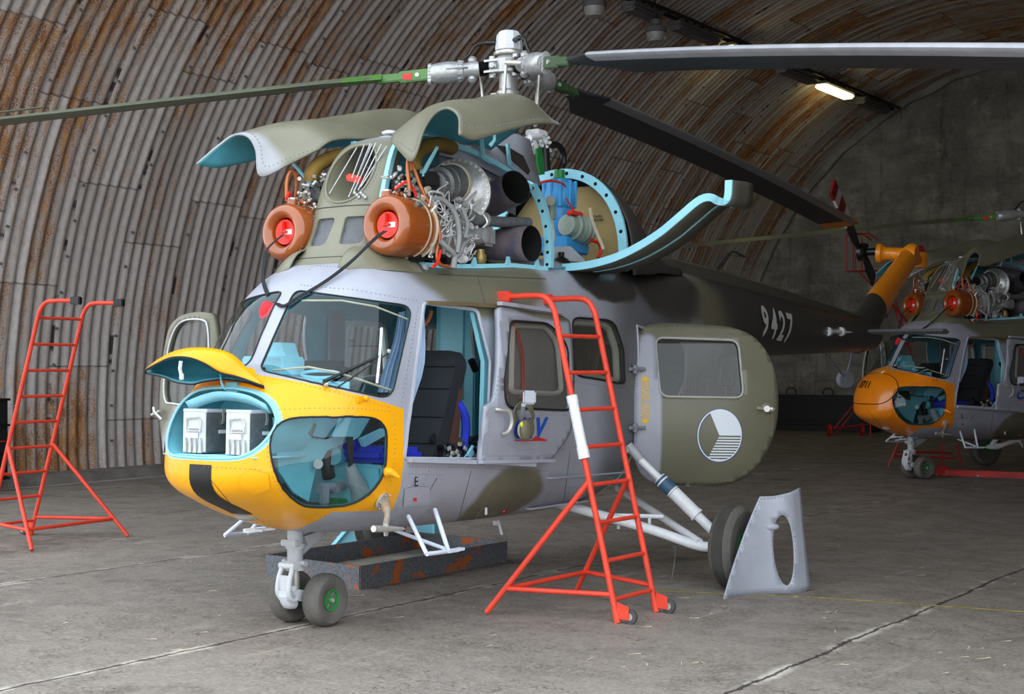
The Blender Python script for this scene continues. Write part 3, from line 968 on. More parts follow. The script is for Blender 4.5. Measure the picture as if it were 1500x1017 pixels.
# grey side plate with a small dark mesh window beside the spine
sidep = MB(); sidep.grid([[Vector((1.28, -.25, 3.12)), Vector((1.55, -.27, 3.2)), Vector((1.82, -.27, 3.28)), Vector((2.0, -.27, 3.27))], [Vector((1.28, -.27, 3.10)), Vector((1.55, -.31, 3.03)), Vector((1.82, -.35, 2.96)), Vector((2.02, -.36, 2.93))]])
sidep.build('spine_side_panel', M_GREY, HELI, solid=.012)
mw = MB(); mw.prism([Vector(p) for p in ((1.52, -.293, 3.15), (1.66, -.30, 3.16), (1.84, -.315, 3.12), (1.9, -.335, 3.02), (1.86, -.345, 2.985), (1.7, -.325, 3.06))], (0, -.006, 0)); mw.build('side_mesh_window', M_DARK, HELI)
MB().lathe([(0, 0), (.05, 0), (.055, .012), (.035, .022), (0, .024)], (.72, .0, 3.12), (0, 0, 1)).build('filler_cap', M_WHITE, HELI)

# engine deck and firewall
SILL = [(x, y, surf_pt(FS.ray(Vector((x, -y, 4)), Vector((0, 0, -1)))).z + .012) for x, y in ((.38, .40), (.70, .465), (1.0, .535), (1.3, .60), (1.63, .665))]; print('SILL', SILL)
dk = MB(); dk.grid([[Vector((x, y, z)) for y, z in ((-w + .005, zz), (-w * .6, zz + .04), (0, zz + .05), (w * .6, zz + .04), (w - .005, zz))] for x, w, zz in SILL + [(2.2, .66, 2.36), (2.9, .60, 2.42)]])
dk.build('engine_deck', M_TURD, HELI, solid=.01)
for s in (-1, 1):
    m = MB(); m.grid([[Vector((x, s * .235, z)) for z in (2.30, 2.6, zt)] for x, zt in ((.34, 2.72), (.42, 2.9), (.55, 3.02), (.75, 3.05), (.95, 3.07))]); m.build('bay_inner_wall', M_TURD, HELI, solid=.01)
fw = MB(); fw.grid([[Vector((x, -.10, z)) for z in (2.25, 2.6, 3.05)] for x in (.6, 1.1, 1.62)]); fw.build('firewall', M_DALU, HELI, solid=.01)
MB().grid([[Vector((.90, -.17, 3.04)), Vector((1.3, -.19, 3.06)), Vector((1.62, -.22, 2.99)), Vector((1.78, -.30, 2.88))], [Vector((.92, -.22, 2.86)), Vector((1.3, -.22, 2.84)), Vector((1.6, -.26, 2.74)), Vector((1.72, -.34, 2.68))]]).build('heat_shield', M_GREYD, HELI, solid=.006)

# turquoise frames of the open bays
def frame(name, pts, w, t, mt=M_TURL, holes=None, par=HELI):
    P = cr(pts, 6); N = len(P); tv = []
    for i in range(N):
        d = (P[min(i + 1, N - 1)] - P[max(i - 1, 0)]).normalized(); k = Vector(w).cross(d)
        tv.append(k.normalized() * t)
    m = MB(); m.sweep(P, Vector(w), tv); o = m.build(name, mt, par, smooth=30)
    if holes:
        h = MB()
        for i in range(holes):
            j = int((i + .5) * N / holes); c = P[min(j, N - 1)]; wv = Vector(w).normalized()
            nn = tv[min(j, N - 1)].normalized(); L_ = Vector(w).length
            h.cyl(c - wv * (L_ + .002), c + wv * (L_ + .002), t * .42, n=10); 
        h.build('lightening_holes', M_SOOTSHADE, o)
    return o
MIR = lambda P: [Vector((p[0], -p[1], p[2])) for p in P]
f1 = [(.30, -.275, 2.30), (.30, -.275, 2.5), (.32, -.275, 2.65), (.37, -.27, 2.80), (.41, -.265, 2.90), (.46, -.26, 2.98), (.54, -.255, 3.035), (.64, -.25, 3.065), (.88, -.25, 3.085), (1.0, -.25, 3.085), (1.3, -.28, 3.06), (1.55, -.36, 2.98), (1.70, -.48, 2.86)]
f1b = [(1.72, -.48, 2.88), (1.70, -.57, 2.74), (1.68, -.63, 2.58), (1.66, -.66, 2.42), (1.64, -.67, 2.29)]
for P, sg_ in ((f1, 1), (MIR(f1[7:]), -1)): frame('bay_frame', P, (.0, .016 * sg_, .0), .018, M_TURL)
for P in (f1b, MIR(f1b)): frame('rear_bay_frame', P, (.020, 0, 0), .028, M_TURL, holes=7)
for s in (-1, 1):
    MB().sweep([Vector((x, s * y, z)) for x, y, z in SILL], (0, .010, 0), (0, 0, .014)).build('deck_sill', M_TURL, HELI)
    br = MB()
    for x, y, z in ((.95, .525, SILL[2][2]), (1.25, .59, SILL[3][2]), (1.52, .645, SILL[4][2])): br.prism([Vector((x - .03, s * y, z)), Vector((x + .03, s * y, z)), Vector((x + .012, s * y, z + .055)), Vector((x - .012, s * y, z + .055))], (0, s * .012, 0))
    br.prism([Vector((.38, s * .40, 2.18)), Vector((.50, s * .425, 2.19)), Vector((.38, s * .39, 2.30))], (0, s * .012, 0))
    br.build('hinge_bracket', M_TURL, HELI)
# rear hoop around the gearbox bay
hoop = []
for k in range(25):
    th = PI * k / 24; y = -.63 * math.cos(th); s_ = math.sin(th)
    hoop.append(Vector((2.86 - .10 * (1 - s_), y * (1 if abs(y) > 0 else 1), 2.36 + .80 * s_ ** .85)))
frame('gearbox_bay_hoop', [tuple(p) for p in hoop], (.012, 0, 0), .036, M_TURL, holes=14)
# aft fairing from the hoop down to the tail boom
rows = []
for x, w, zt, zb in ((2.88, .66, 3.19, 2.34), (3.05, .66, 3.16, 2.36), (3.3, .6, 3.0, 2.38), (3.6, .5, 2.8, 2.42), (4.0, .38, 2.66, 2.45), (4.5, .26, 2.6, 2.48)):
    rows.append([Vector((x, -w * math.cos(PI * k / 10), zb + (zt - zb) * math.sin(PI * k / 10) ** .85)) for k in range(11)])
MB().grid(net(rows, 3, 4)).build('rear_fairing', M_DARK, HELI, solid=.012)
# small blister on the fairing and the duct behind it
MB().sph((3.5, -.42, 2.66), .12, 14, sc=(1.6, .5, .45)).build('fairing_blister', M_DARK, HELI)
pn = MB(); pn.prism([Vector((2.96, -.56, 2.40)), Vector((2.96, .56, 2.40)), Vector((2.96, .52, 2.8)), Vector((2.96, .3, 3.06)), Vector((2.96, -.3, 3.06)), Vector((2.96, -.52, 2.8))], (.012, 0, 0))
pn.build('tan_bulkhead', M_TANP, HELI)
tm = MB(); put_text(tm, 'OHEN\nSIEVANI', Vector((2.945, -.30, 2.80)), (0, -1, 0), (0, 0, 1), .028); 
mk = tm.build('stencil_mark', M_BTXT, HELI)

# ------------------------------------------------------------------ engine doors opened upward
def door_rows(s):
    B = lambda px, py, y: A(px, py, y=y)
    R = [
        [B(572, 206, -.30), B(585, 222, -.45), B(603, 235, -.62), B(618, 192, -.68), B(635, 166, -.76), B(655, 157, -.87), B(672, 169, -.98), B(674, 196, -1.07)],
        [Vector((.46, -.25, 3.07)), B(612, 166, -.45), B(626, 159, -.55), B(640, 153, -.63), B(656, 148, -.72), B(680, 150, -.84), B(697, 166, -.96), B(696, 204, -1.06)],
        [Vector((.75, -.22, 3.12)), Vector((.78, -.38, 3.23)), B(676, 150, -.52), B(690, 146, -.62), B(704, 144, -.72), B(722, 150, -.82), B(734, 168, -.94), B(727, 196, -1.02)],
        [Vector((1.05, -.22, 3.13)), Vector((1.08, -.36, 3.24)), B(718, 141, -.48), B(732, 139, -.58), B(746, 139, -.68), B(760, 148, -.78), B(767, 165, -.88), B(758, 187, -.97)],
        [Vector((1.30, -.22, 3.13)), Vector((1.32, -.34, 3.22)), B(756, 144, -.46), B(768, 142, -.56), B(779, 147, -.66), B(788, 157, -.74), B(795, 168, -.82), B(792, 180, -.90)],
        [Vector((1.50, -.24, 3.11)), Vector((1.50, -.34, 3.16)), B(790, 166, -.44), B(799, 168, -.54), B(806, 173, -.62), B(811, 177, -.70), B(817, 179, -.78), B(822, 181, -.85)]]
    return [[Vector((p.x, -s * p.y, p.z)) for p in r] for r in R]
for s in (-1, 1):
    g = net(door_rows(s), 5, 6)
    d = MB(); d.grid(g); o = d.build('engine_door', [M_OLIVE, M_TURD], HELI, recalc=False)
    nrm = sum((p.normal.z for p in o.data.polygons), 0)
    if nrm < 0: o.data.flip_normals()
    md = o.modifiers.new('thickness', 'SOLIDIFY'); md.thickness = .014; md.offset = -1; md.material_offset = 1; md.material_offset_rim = 0
    r = MB(); Cn = len(g[0])
    r.rivets([p + Vector((0, 0, .002)) for p in [row[-3] for row in g]], r=.005, step=.05)
    r.rivets([p + Vector((0, 0, .003)) for p in g[1]], r=.005, step=.03)
    add_rivets(o, r, M_GREYD)
    st = MB(); x_ = .62
    p0, p1 = Vector((.52, s * .30, 2.62)), Vector((.44, s * .60, 2.94))
    st.tube([p0, p0.lerp(p1, .5), p1], [.012, .016, .010], 8); st.box(p0.lerp(p1, .55), (.03, .03, .05)); st.build('door_strut', M_TURL, o)
    la = MB(); pl = Vector((.55, s * .95, 3.10)); la.tube([pl, pl + Vector((0, 0, -.13)), pl + Vector((0, -s * .03, -.16))], [.012, .010, .014], 6); la.build('door_latch', M_TURL, o)
    if s < 0:
        lt = MB()
        for xx in (1.30, 1.62): lt.sweep([Vector((xx, -.33, 3.17)), Vector((xx, -.35, 3.02)), Vector((xx + .02, -.40, 2.98))], (.012, 0, 0), (0, .01, 0))
        lt.build('stay_bracket', M_TURL, o)
# side door of the gearbox bay, folded down and outward
PANEL = [(825, 397), (862, 393), (900, 383), (935, 367), (970, 345), (1000, 320), (1025, 299), (1040, 294), (1050, 299), (1062, 300), (1071, 290), (1073, 264)]
pp = [A(px, py, x=1.9 + i * .03) for i, (px, py) in enumerate(PANEL)]
pc = cr(pp, 4); rows = []
for dx, dz, k in ((0, 0, 0), (.18, .01, 0), (.36, .02, 0), (.5, .02, 0)):
    rows.append([p + Vector((dx * (1 - .35 * i / len(pc)), 0, dz)) for i, p in enumerate(pc)])
gd_ = MB(); gd_.grid(rows); gdo = gd_.build('gearbox_door', [M_DOLV], HELI, solid=.012, off=0)
P2 = [p + Vector((-.004, 0, .0)) for p in pc]; n = len(P2); tv = []; pts2 = []
for i in range(n):
    d = (P2[min(i + 1, n - 1)] - P2[max(i - 1, 0)]).normalized(); up = Vector((1, 0, 0)).cross(d).normalized()
    if up.z < 0 and abs(d.z) < .8: up = -up
    if abs(d.z) >= .8: up = Vector((0, 1, 0))
    pts2.append(P2[i] + up * .022); tv.append(up * .026)
MB().sweep(pts2, Vector((.012, 0, 0)), tv).build('door_flange', M_TURL, gdo)
MB().sweep([p + Vector((.25, 0, .0)) for p in pts2[2:-12]], Vector((.012, 0, 0)), [t * .7 for t in tv[2:-12]]).build('door_stiffener', M_TURL, gdo)
# ------------------------------------------------------------------ engines
def engine(s):
    """s = -1 port, +1 starboard"""
    def V0(x, y, z): return Vector((x, s * y, z))
    def V(x, y, z): return Vector((x - .07 if x > .30 else x, s * (y - .075 if y > .5 else y - .04 if y > .42 else y), z))
    def PA(px, py, y): p = A(px, py, y=-y); return Vector((p.x, s * y, p.z))
    e = MB(); cx = .42
    ax = Vector((1, 0, 0))
    # compressor and core
    e.lathe([(.10, 0), (.15, .02), (.155, .06), (.11, .09), (.11, .26), (.14, .28), (.14, .34), (.10, .38), (.10, .62)], V(.46, cx, 2.44), ax, 28)
    eng = e.build('engine', M_ALU, HELI)
    # orange oil tank ring with intake
    t = MB(); c = V(.145, cx, 2.44)
    prof = []
    for k in range(13):
        a = PI * (.5 + k / 12 * 1.0)
        prof.append((.135 + .052 * -math.cos(a) * 0 + .05 * math.sin(a), .05 + .05 * math.cos(a)))
    # torus-like nose lip: from inner hole round to outside
    lip = [(.082, .16)] + [(.138 +   .048 * math.cos(a), .055 - .055 * math.sin(a) * 1.0) for a in [PI - i * PI / 12 for i in range(13)]]
    outer = [(.186, .12), (.186, .25), (.178, .30), (.162, .34), (.10, .345)]
    t.lathe(lip + outer, c, ax, 40); tank = t.build('oil_tank_ring', M_ORR, HELI, smooth=50)
    b = MB()
    for h in (.235, .305): b.lathe([(.18, h - .006), (.19, h - .005), (.19, h + .005), (.18, h + .006)], c, ax, 40)
    b.build('cream_strap', M_CREAM, tank)
    bp = MB()
    bp.box(c + V(.20, 0, .197) - V(0, 0, 0), (.10, .06, .02)) if False else None
    top = c + Vector((.18, -s * .03 if s > 0 else .03, .19))
    bp.cyl(top + Vector((-.05, .05, -.01)), top + Vector((-.05, .05, .03)), .035, n=16)
    for k in range(3): bp.sph(top + Vector((.01 + .03 * k, .02 - .02 * k, .02)), .021, 10)
    bp.build('tank_fitting', M_ORR, tank)
    MB().cyl(top + Vector((-.05, .05, .03)), top + Vector((-.05, .05, .042)), .03, n=16).build('filler_cap', M_STEEL, tank)
    MB().box(c + Vector((.17, s * .135, .127)), (.045, .03, .035), M=Matrix.Rotation(.75 * -s, 3, 'X')).build('grey_patch', M_DALU, tank)
    # intake throat (dark)
    MB().lathe([(.084, .0), (.084, .2), (.001, .2)], c + Vector((.10, 0, 0)), ax, 24).build('intake_throat', M_SOOTSHADE, tank)
    # starter generator
    g = MB(); g0, g1 = V(.71, .50, 2.745), V(1.01, .40, 2.805); d = (g1 - g0).normalized()
    g.lathe([(.05, -.06), (.085, -.05), (.09, 0), (.112, .01), (.112, .08), (.118, .085), (.118, .095), (.112, .1), (.112, .2), (.12, .21), (.12, .22)], g0, d, 28)
    g.build('starter_generator', M_DALU, eng)
    MB().lathe([(.118, .215), (.128, .215), (.128, .24), (.118, .24)], g0, d, 28, closed=True).build('clamp_ring', M_CREAM, eng)
    MB().box(g0 + Vector((-.11, 0, .01)), (.14, .1, .11), M=Matrix.Rotation(-.35, 3, 'Z'), bev=.02).build('black_cover', M_BLK2, eng)
    MB().tube(cr([PA(640, 211, .30), PA(625, 214, .36), PA(611, 224, .40), PA(606, 238, .42), PA(608, 250, .43)], 5), .048, 14).build('air_hose', M_HOSEY, eng)
    MB().tube(cr([PA(640, 211, .30), PA(652, 213, .27), PA(662, 217, .24)], 5), .048, 14).build('air_hose', M_HOSEY, eng)
    # reduction casing with its ring of bolts
    rc = MB(); rc0 = V(1.00, .40, 2.735); rd = Vector((.93, -s * .36, 0)).normalized()
    rc.lathe([(.12, -.05), (.19, -.02), (.215, 0), (.225, .0), (.225, .03), (.2, .035), (.15, .06)], rc0, rd, 36)
    rc.build('gear_casing', M_ALU, eng)
    bt = MB(); a_, b_ = frame_for(rd)
    for k in range(34):
        th = 2 * PI * k / 34; p = rc0 + (a_ * math.cos(th) + b_ * math.sin(th)) * .21
        bt.cyl(p - rd * .014, p + rd * .0, .0095, n=6)
    bt.build('bolt_ring', M_STEEL, eng)
    # exhaust pipes
    def horn(p0, p1, r0, r1, mouth):
        m = MB(); P = cr([p0, p0.lerp(p1, .5) + Vector((0, 0, 0)), p1], 6); N = len(P)
        m.tube(P, [r0 + (r1 - r0) * i / (N - 1) for i in range(N)], 28, cap=False)
        m.tube(P, [(r0 + (r1 - r0) * i / (N - 1)) * .965 for i in range(N)], 28, cap=False, mi=1)
        d = (p1 - P[-3]).normalized(); a, b = frame_for(d)
        m.cyl(p0 + (p1 - p0) * .35, p0 + (p1 - p0) * .36, r0 * .97, n=24, mi=1)
        return m.build('exhaust_pipe', [M_EXH, M_SOOTSHADE], HELI)
    horn(PA(708, 302, .20), PA(756, 274, .56), .105, .118, 0)
    horn(PA(706, 361, .24), PA(779, 357, .66), .105, .122, 0)
    pb = MB(); pb.tube(cr([PA(684, 308, .5), PA(693, 318, .52), PA(706, 323, .52), PA(730, 325, .52), PA(774, 326, .52)], 5), [.04] * 10 + [.036] * 11, 16); pb.build('bleed_pipe', M_DALU, eng)
    MB().lathe([(.045, -.014), (.052, -.012), (.052, .012), (.045, .014)], PA(708, 322, .52), ax, 18).build('pipe_clamp', M_STEEL, eng)
    MB().tube([V(.7, .2, 2.93), V(1.2, .26, 2.86), V(1.6, .34, 2.78)], .022, 10).build('rail_pipe', M_DALU, eng)
    # fuel pump, brackets, fittings
    fp = MB(); fp.lathe([(.04, -.09), (.058, -.08), (.058, 0), (.05, .01), (.05, .06), (.03, .07)], PA(702, 346, .53), Vector((0, s, 0)), 20); fp.box(PA(709, 347, .48), (.13, .12, .13), bev=.02); fp.build('fuel_pump', M_ALU, eng)
    pl = MB()
    for dz in (.0, -.05): pl.cyl(PA(675, 368, .52) + Vector((0, 0, dz)), PA(681, 368, .52) + Vector((0, 0, dz)), .028, n=14)
    pl.build('white_connector', M_WHITE, eng)
    pk = MB()
    for dz in (.0, -.05): pk.cyl(PA(681, 368, .52) + Vector((0, 0, dz)), PA(694, 368, .50) + Vector((0, 0, dz)), .022, n=12)
    pk.build('black_connector', M_BLK2, eng)
    bf = MB(); bf.lathe([(.012, 0), (.03, .01), (.03, .02), (.018, .03), (.03, .045), (.042, .06), (.042, .1), (.03, .12), (.03, .14)], PA(703, 397, .52), Vector((0, 0, 1)), 14); bf.build('brass_valve', mat('brass', 'a08c58', .4, metal=.6), eng)
    rnd = random.Random(11)
    cl = MB()
    for k in range(330):
        x = rnd.uniform(.50, 1.12); zc = rnd.uniform(2.28, 2.72); y = .57 + rnd.uniform(-.12, .06) - .3 * abs(zc - 2.47)
        p = V(x, y, zc); kind = rnd.random()
        if kind < .45: cl.cyl(p, p + Vector((rnd.uniform(-.05, .05), s * rnd.uniform(-.01, .03), rnd.uniform(-.05, .05))), rnd.uniform(.005, .014), n=7)
        elif kind < .7: cl.box(p, (rnd.uniform(.015, .05), rnd.uniform(.015, .04), rnd.uniform(.015, .045)), M=Euler((rnd.uniform(-1, 1), rnd.uniform(-1, 1), 0)).to_matrix(), bev=.005)
        else: cl.sph(p, rnd.uniform(.009, .02), 8)
    split_build(cl, 'engine_fitting', [mat('polished_fitting', 'd8d8d6', .25, metal=.35, var=.2, nscale=25)], eng)
    cl = MB()
    for k in range(70):
        x = rnd.uniform(.36, .60); zc = rnd.uniform(2.60, 2.84); y = .40 + rnd.uniform(-.12, .12)
        p = V(x, y, zc)
        if rnd.random() < .6: cl.cyl(p, p + Vector((rnd.uniform(-.04, .04), rnd.uniform(-.03, .03), rnd.uniform(-.03, .03))), rnd.uniform(.006, .014), n=7)
        else: cl.sph(p, rnd.uniform(.008, .016), 8)
    split_build(cl, 'engine_fitting', M_STEEL, eng)
    cb = MB()
    for k in range(16):
        x = rnd.uniform(.5, .62); cb.box(V(rnd.uniform(.5, 1.5), rnd.uniform(.45, .6), rnd.uniform(2.24, 2.32)), (.12, .06, .05), bev=.01)
    cb.box(V(.80, .36, 2.60), (.3, .2, .2), bev=.04); cb.box(V(.52, .33, 2.70), (.16, .14, .16), bev=.03)
    split_build(cb, 'dark_equipment', M_BLK2, eng)
    pi = MB()
    for k in range(44):
        x = rnd.uniform(.5, 1.0); z = rnd.uniform(2.3, 2.7); pts = [V(x, .62, z)]
        for j in range(3): x += rnd.uniform(-.1, .1); z += rnd.uniform(-.1, .08); pts.append(V(min(max(x, .5), 1.1), .63 + rnd.uniform(-.02, .03), min(max(z, 2.26), 2.74)))
        pi.tube(cr(pts, 4), rnd.choice([.004, .005, .008]), 6)
    pi.build('oil_lines', MATS['polished_fitting'], eng)
    hs = MB()
    hs.tube(cr([V(.52, .58, 2.63), V(.62, .64, 2.63), V(.70, .68, 2.55), V(.72, .70, 2.42), V(.70, .70, 2.30)], 6), .017, 10)
    hs.tube(cr([V(.55, .68, 2.36), V(.63, .70, 2.31), V(.70, .70, 2.28), V(.78, .69, 2.36), V(.86, .67, 2.40)], 6), .017, 10)
    hs.tube([V(.66, .70, 2.20), V(.68, .70, 2.28)], .02, 10)
    hs.tube(cr([V(.80, .66, 2.60), V(.82, .69, 2.5), V(.78, .70, 2.40)], 5), .014, 8)
    hs.build('ribbed_hose', mat('grey_hose', '8d9090', .6), eng)
    cp_ = MB()
    cp_.tube(cr([V(.36, .58, 2.66), V(.35, .57, 2.80), V(.38, .56, 2.86), V(.43, .56, 2.80), V(.47, .60, 2.66), V(.55, .64, 2.52), V(.58, .65, 2.40), V(.54, .66, 2.29), V(.56, .67, 2.22), V(.66, .68, 2.21)], 6), .0125, 10)
    cp_.build('copper_pipe', M_COPP, eng)
    rh = MB(); rh.tube(cr([V(.22, .52, 2.66), V(.28, .55, 2.71), V(.38, .57, 2.70), V(.43, .58, 2.63)], 5), .009, 8)
    rh.tube(cr([V(.54, .69, 2.30), V(.48, .71, 2.22), V(.42, .72, 2.19)], 5), .010, 8); split_build(rh, 'red_hose', M_RED, eng)
    wb = MB(); wb.tube(cr([V(.47, .60, 2.62), V(.52, .58, 2.68), V(.58, .56, 2.70)], 4), .018, 8); wb.tube(cr([V(1.08, .5, 2.78), V(1.12, .52, 2.84), V(1.2, .5, 2.88), V(1.32, .48, 2.86)], 5), .008, 6); split_build(wb, 'wire_bundle', M_CREAM, eng)
    mc = MB(); mc.cyl(PA(621, 398, .45), PA(621, 388, .45), .03, n=14); mc.build('plastic_cup', mat('translucent_grey', 'aab4bc', .3), eng)
    return eng
engine(-1); engine(1)

# ------------------------------------------------------------------ main gearbox and controls in the rear bay
gb = MB(); g0 = Vector((2.66, -.12, 2.50))
gb.lathe([(.17, 0), (.17, .04), (.11, .06), (.105, .35), (.13, .38), (.13, .46), (.12, .50), (.12, .54), (.07, .58)], g0, (0, 0, 1), 28)
gb.box((2.64, -.14, 2.56), (.32, .34, .12), bev=.01)
for k in range(10): a = 2 * PI * k / 10; gb.cyl(g0 + Vector((.12 * math.cos(a), .12 * math.sin(a), .36)), g0 + Vector((.125 * math.cos(a), .125 * math.sin(a), .56)), .016, n=8)
gbo = gb.build('main_gearbox', M_BLUE, HELI)
def bay(px, py, y): return A(px, py, y=y)
m = MB(); m.lathe([(.05, 0), (.075, .01), (.075, .05), (.04, .06), (.04, .12)], A(842, 262, y=-.12) * 0 + Vector((2.66, -.12, 3.03)), (0, 0, 1), 20); 
m.prism([A(p[0], p[1], y=-.22) for p in ((787, 217), (792, 215), (796, 232), (798, 255), (792, 256), (788, 240))], (.02, .03, 0)); split_build(m, 'green_bracket', M_GREENB, gbo)
m = MB(); gc = A(840, 333, y=-.30)
m.lathe([(.04, -.10), (.08, -.09), (.085, -.03), (.105, -.02), (.105, .0), (.09, .02), (.105, .04), (.105, .06), (.092, .075), (.105, .09), (.105, .11), (.095, .125), (.105, .14), (.1, .17), (.06, .2)], gc, Vector((.9, -.1, -.1)), 26)
m.build('hydraulic_unit', mat('grey_green_enamel', '8e9c90', .4), gbo)
MB().box(A(842, 313, y=-.33), (.16, .06, .035), bev=.008).build('red_terminal_block', M_RED, gbo)
m = MB(); m.cyl(A(806, 292, y=-.42), A(806, 322, y=-.42), .042, n=18); m.cyl(A(806, 294, y=-.48), A(806, 294, y=-.36), .036, n=16); m.box(A(800, 313, y=-.42), (.06, .06, .09), bev=.012); m.build('hydraulic_booster', mat('grey_green_enamel', '8e9c90'), gbo)
m = MB(); m.tube(cr([bay(790, 268, -.3), bay(805, 265, -.35), bay(822, 268, -.3), bay(828, 273, -.25)], 5), .010, 8); m.tube(cr([bay(866, 352, -.4), bay(877, 356, -.42), bay(880, 366, -.42), bay(876, 378, -.42)], 5), .014, 8); m.tube([bay(829, 290, -.3), bay(841, 310, -.3)], .006, 6); split_build(m, 'red_hose', M_RED, gbo)
m = MB(); m.tube(cr([bay(790, 312, -.45), bay(797, 324, -.45), bay(806, 324, -.45)], 5), .009, 8); m.tube(cr([bay(808, 322, -.45), bay(811, 345, -.45), bay(808, 370, -.45), bay(806, 390, -.45)], 5), .011, 8); m.tube(cr([bay(864, 305, -.5), bay(868, 325, -.5), bay(876, 345, -.52), bay(884, 365, -.55)], 5), .013, 8); split_build(m, 'wire_loom', M_CREAM, gbo)
m = MB(); m.prism([bay(p[0], p[1], -.45) for p in ((799, 362), (836, 361), (856, 380), (858, 386), (799, 392))], (0, .02, 0)); m.build('grey_tray', M_LGREY, gbo)
m = MB(); m.lathe([(.08, 0), (.05, .03), (.02, .05), (.025, .08)], bay(822, 386, -.5), (0, 0, 1), 16); m.build('rubber_boot', M_BLK2, gbo)
# rods above the gearbox in front of the mast
m = MB()
for a, b, y in [((780, 195), (790, 232), -.15), ((787, 193), (800, 228), -.05), ((772, 200), (782, 225), -.1), ((795, 195), (806, 222), 0)]:
    m.tube([A(*a, y=y), A(*b, y=y)], .018, 8)
m.box(A(786, 196, y=-.1), (.14, .12, .05), bev=.01); m.cyl(A(776, 202, y=-.2), A(792, 200, y=-.2), .02)
for k in range(14): m.sph(A(776 + k * 2.3, 198 + (k * 7) % 20, y=-.14), .013, 7)
m.build('control_linkage', M_WHITE, HELI)
m = MB(); m.tube(cr([A(800, 212, y=0), A(815, 210, y=0), A(826, 222, y=0), A(826, 243, y=0), A(816, 262, y=-.05)], 6), .016, 8); m.tube(cr([A(804, 215, y=-.05), A(818, 216, y=-.05), A(823, 232, y=-.05), A(813, 262, y=-.08)], 6), .013, 8); m.build('black_hose', M_BLK2, HELI)
m = MB(); m.cyl(A(797, 214, y=-.1), A(799, 250, y=-.1), .04, n=14); m.build('black_damper', M_BLK2, HELI)
# ------------------------------------------------------------------ main rotor
HUB = Vector((2.112, 0, 3.86))
ROT = []                                              # parts that turn with the rotor, origin at the hub
def rb(mb, name, mt, par=HELI, **k):
    o = mb.build(name, mt, par, **k); o.location = HUB; ROT.append(o.name); return o
m = MB()
m.cyl((0, 0, -.78), (0, 0, -.12), .05, .05, 20); m.lathe([(.05, -.34), (.085, -.32), (.09, -.20), (.07, -.18), (.07, -.07), (.10, -.06), (.105, .04), (.08, .07), (.07, .10)], (0, 0, 0), (0, 0, 1), 28)
rb(m, 'mast', M_ALU)
m = MB(); m.lathe([(.07, .07), (.11, .07), (.115, .08), (.115, .092), (.08, .095), (.08, .11)], (0, 0, 0), (0, 0, 1), 28); rb(m, 'slip_ring_plate', M_STEEL)
m = MB(); bm = [(.085, .105), (.10, .11), (.102, .13), (.092, .225), (.075, .25), (.0, .255)]
m.lathe(bm, (0, 0, -.0), (0, 0, 1), 10); rb(m, 'slip_ring_cover', M_LGREY, smooth=20)
rotor_blades = []


def blade_profile(pix, az, rmax, hub=HUB):
    """pixel centre line -> (r, z) of the drooping blade"""
    out = []
    d = Vector((math.cos(az), math.sin(az), 0))
    for px, py in pix:
        o = RINV @ Vector((0, 0, H)); dr = RINV.to_3x3() @ Vector(((px - CX) / F, 1, (HY - py) / F))
        # point o + t dr lies over the line hub + r d :  cross product in xy = 0
        n = Vector((-d.y, d.x)); t = ((hub.xy - o.xy).dot(n)) / dr.xy.dot(n); p = o + dr * t
        out.append(((p.xy - hub.xy).dot(d.xy), p.z - hub.z))
    return out


AZ = [0.0, math.radians(120), math.radians(-120)]
prof = [blade_profile([(860, 140), (1000, 203), (1130, 270), (1252, 332)], AZ[0], 7.25),
        blade_profile([(625, 109), (510, 123), (250, 151), (2, 180)], AZ[1], 7.25),
        blade_profile([(870, 86), (1000, 83), (1225, 78), (1500, 79)], AZ[2], 7.25)]
print('BLADES', [[(round(a, 2), round(b, 2)) for a, b in p] for p in prof])


def zdroop(i, r):
    # least-squares parabola z = a r + b r^2 through the traced points
    s11 = s12 = s22 = t1 = t2 = 0
    for R, z in prof[i]:
        s11 += R * R; s12 += R ** 3; s22 += R ** 4; t1 += R * z; t2 += R * R * z
    D = s11 * s22 - s12 * s12
    a = (t1 * s22 - t2 * s12) / D; b = (s11 * t2 - s12 * t1) / D
    return a * r + b * r * r


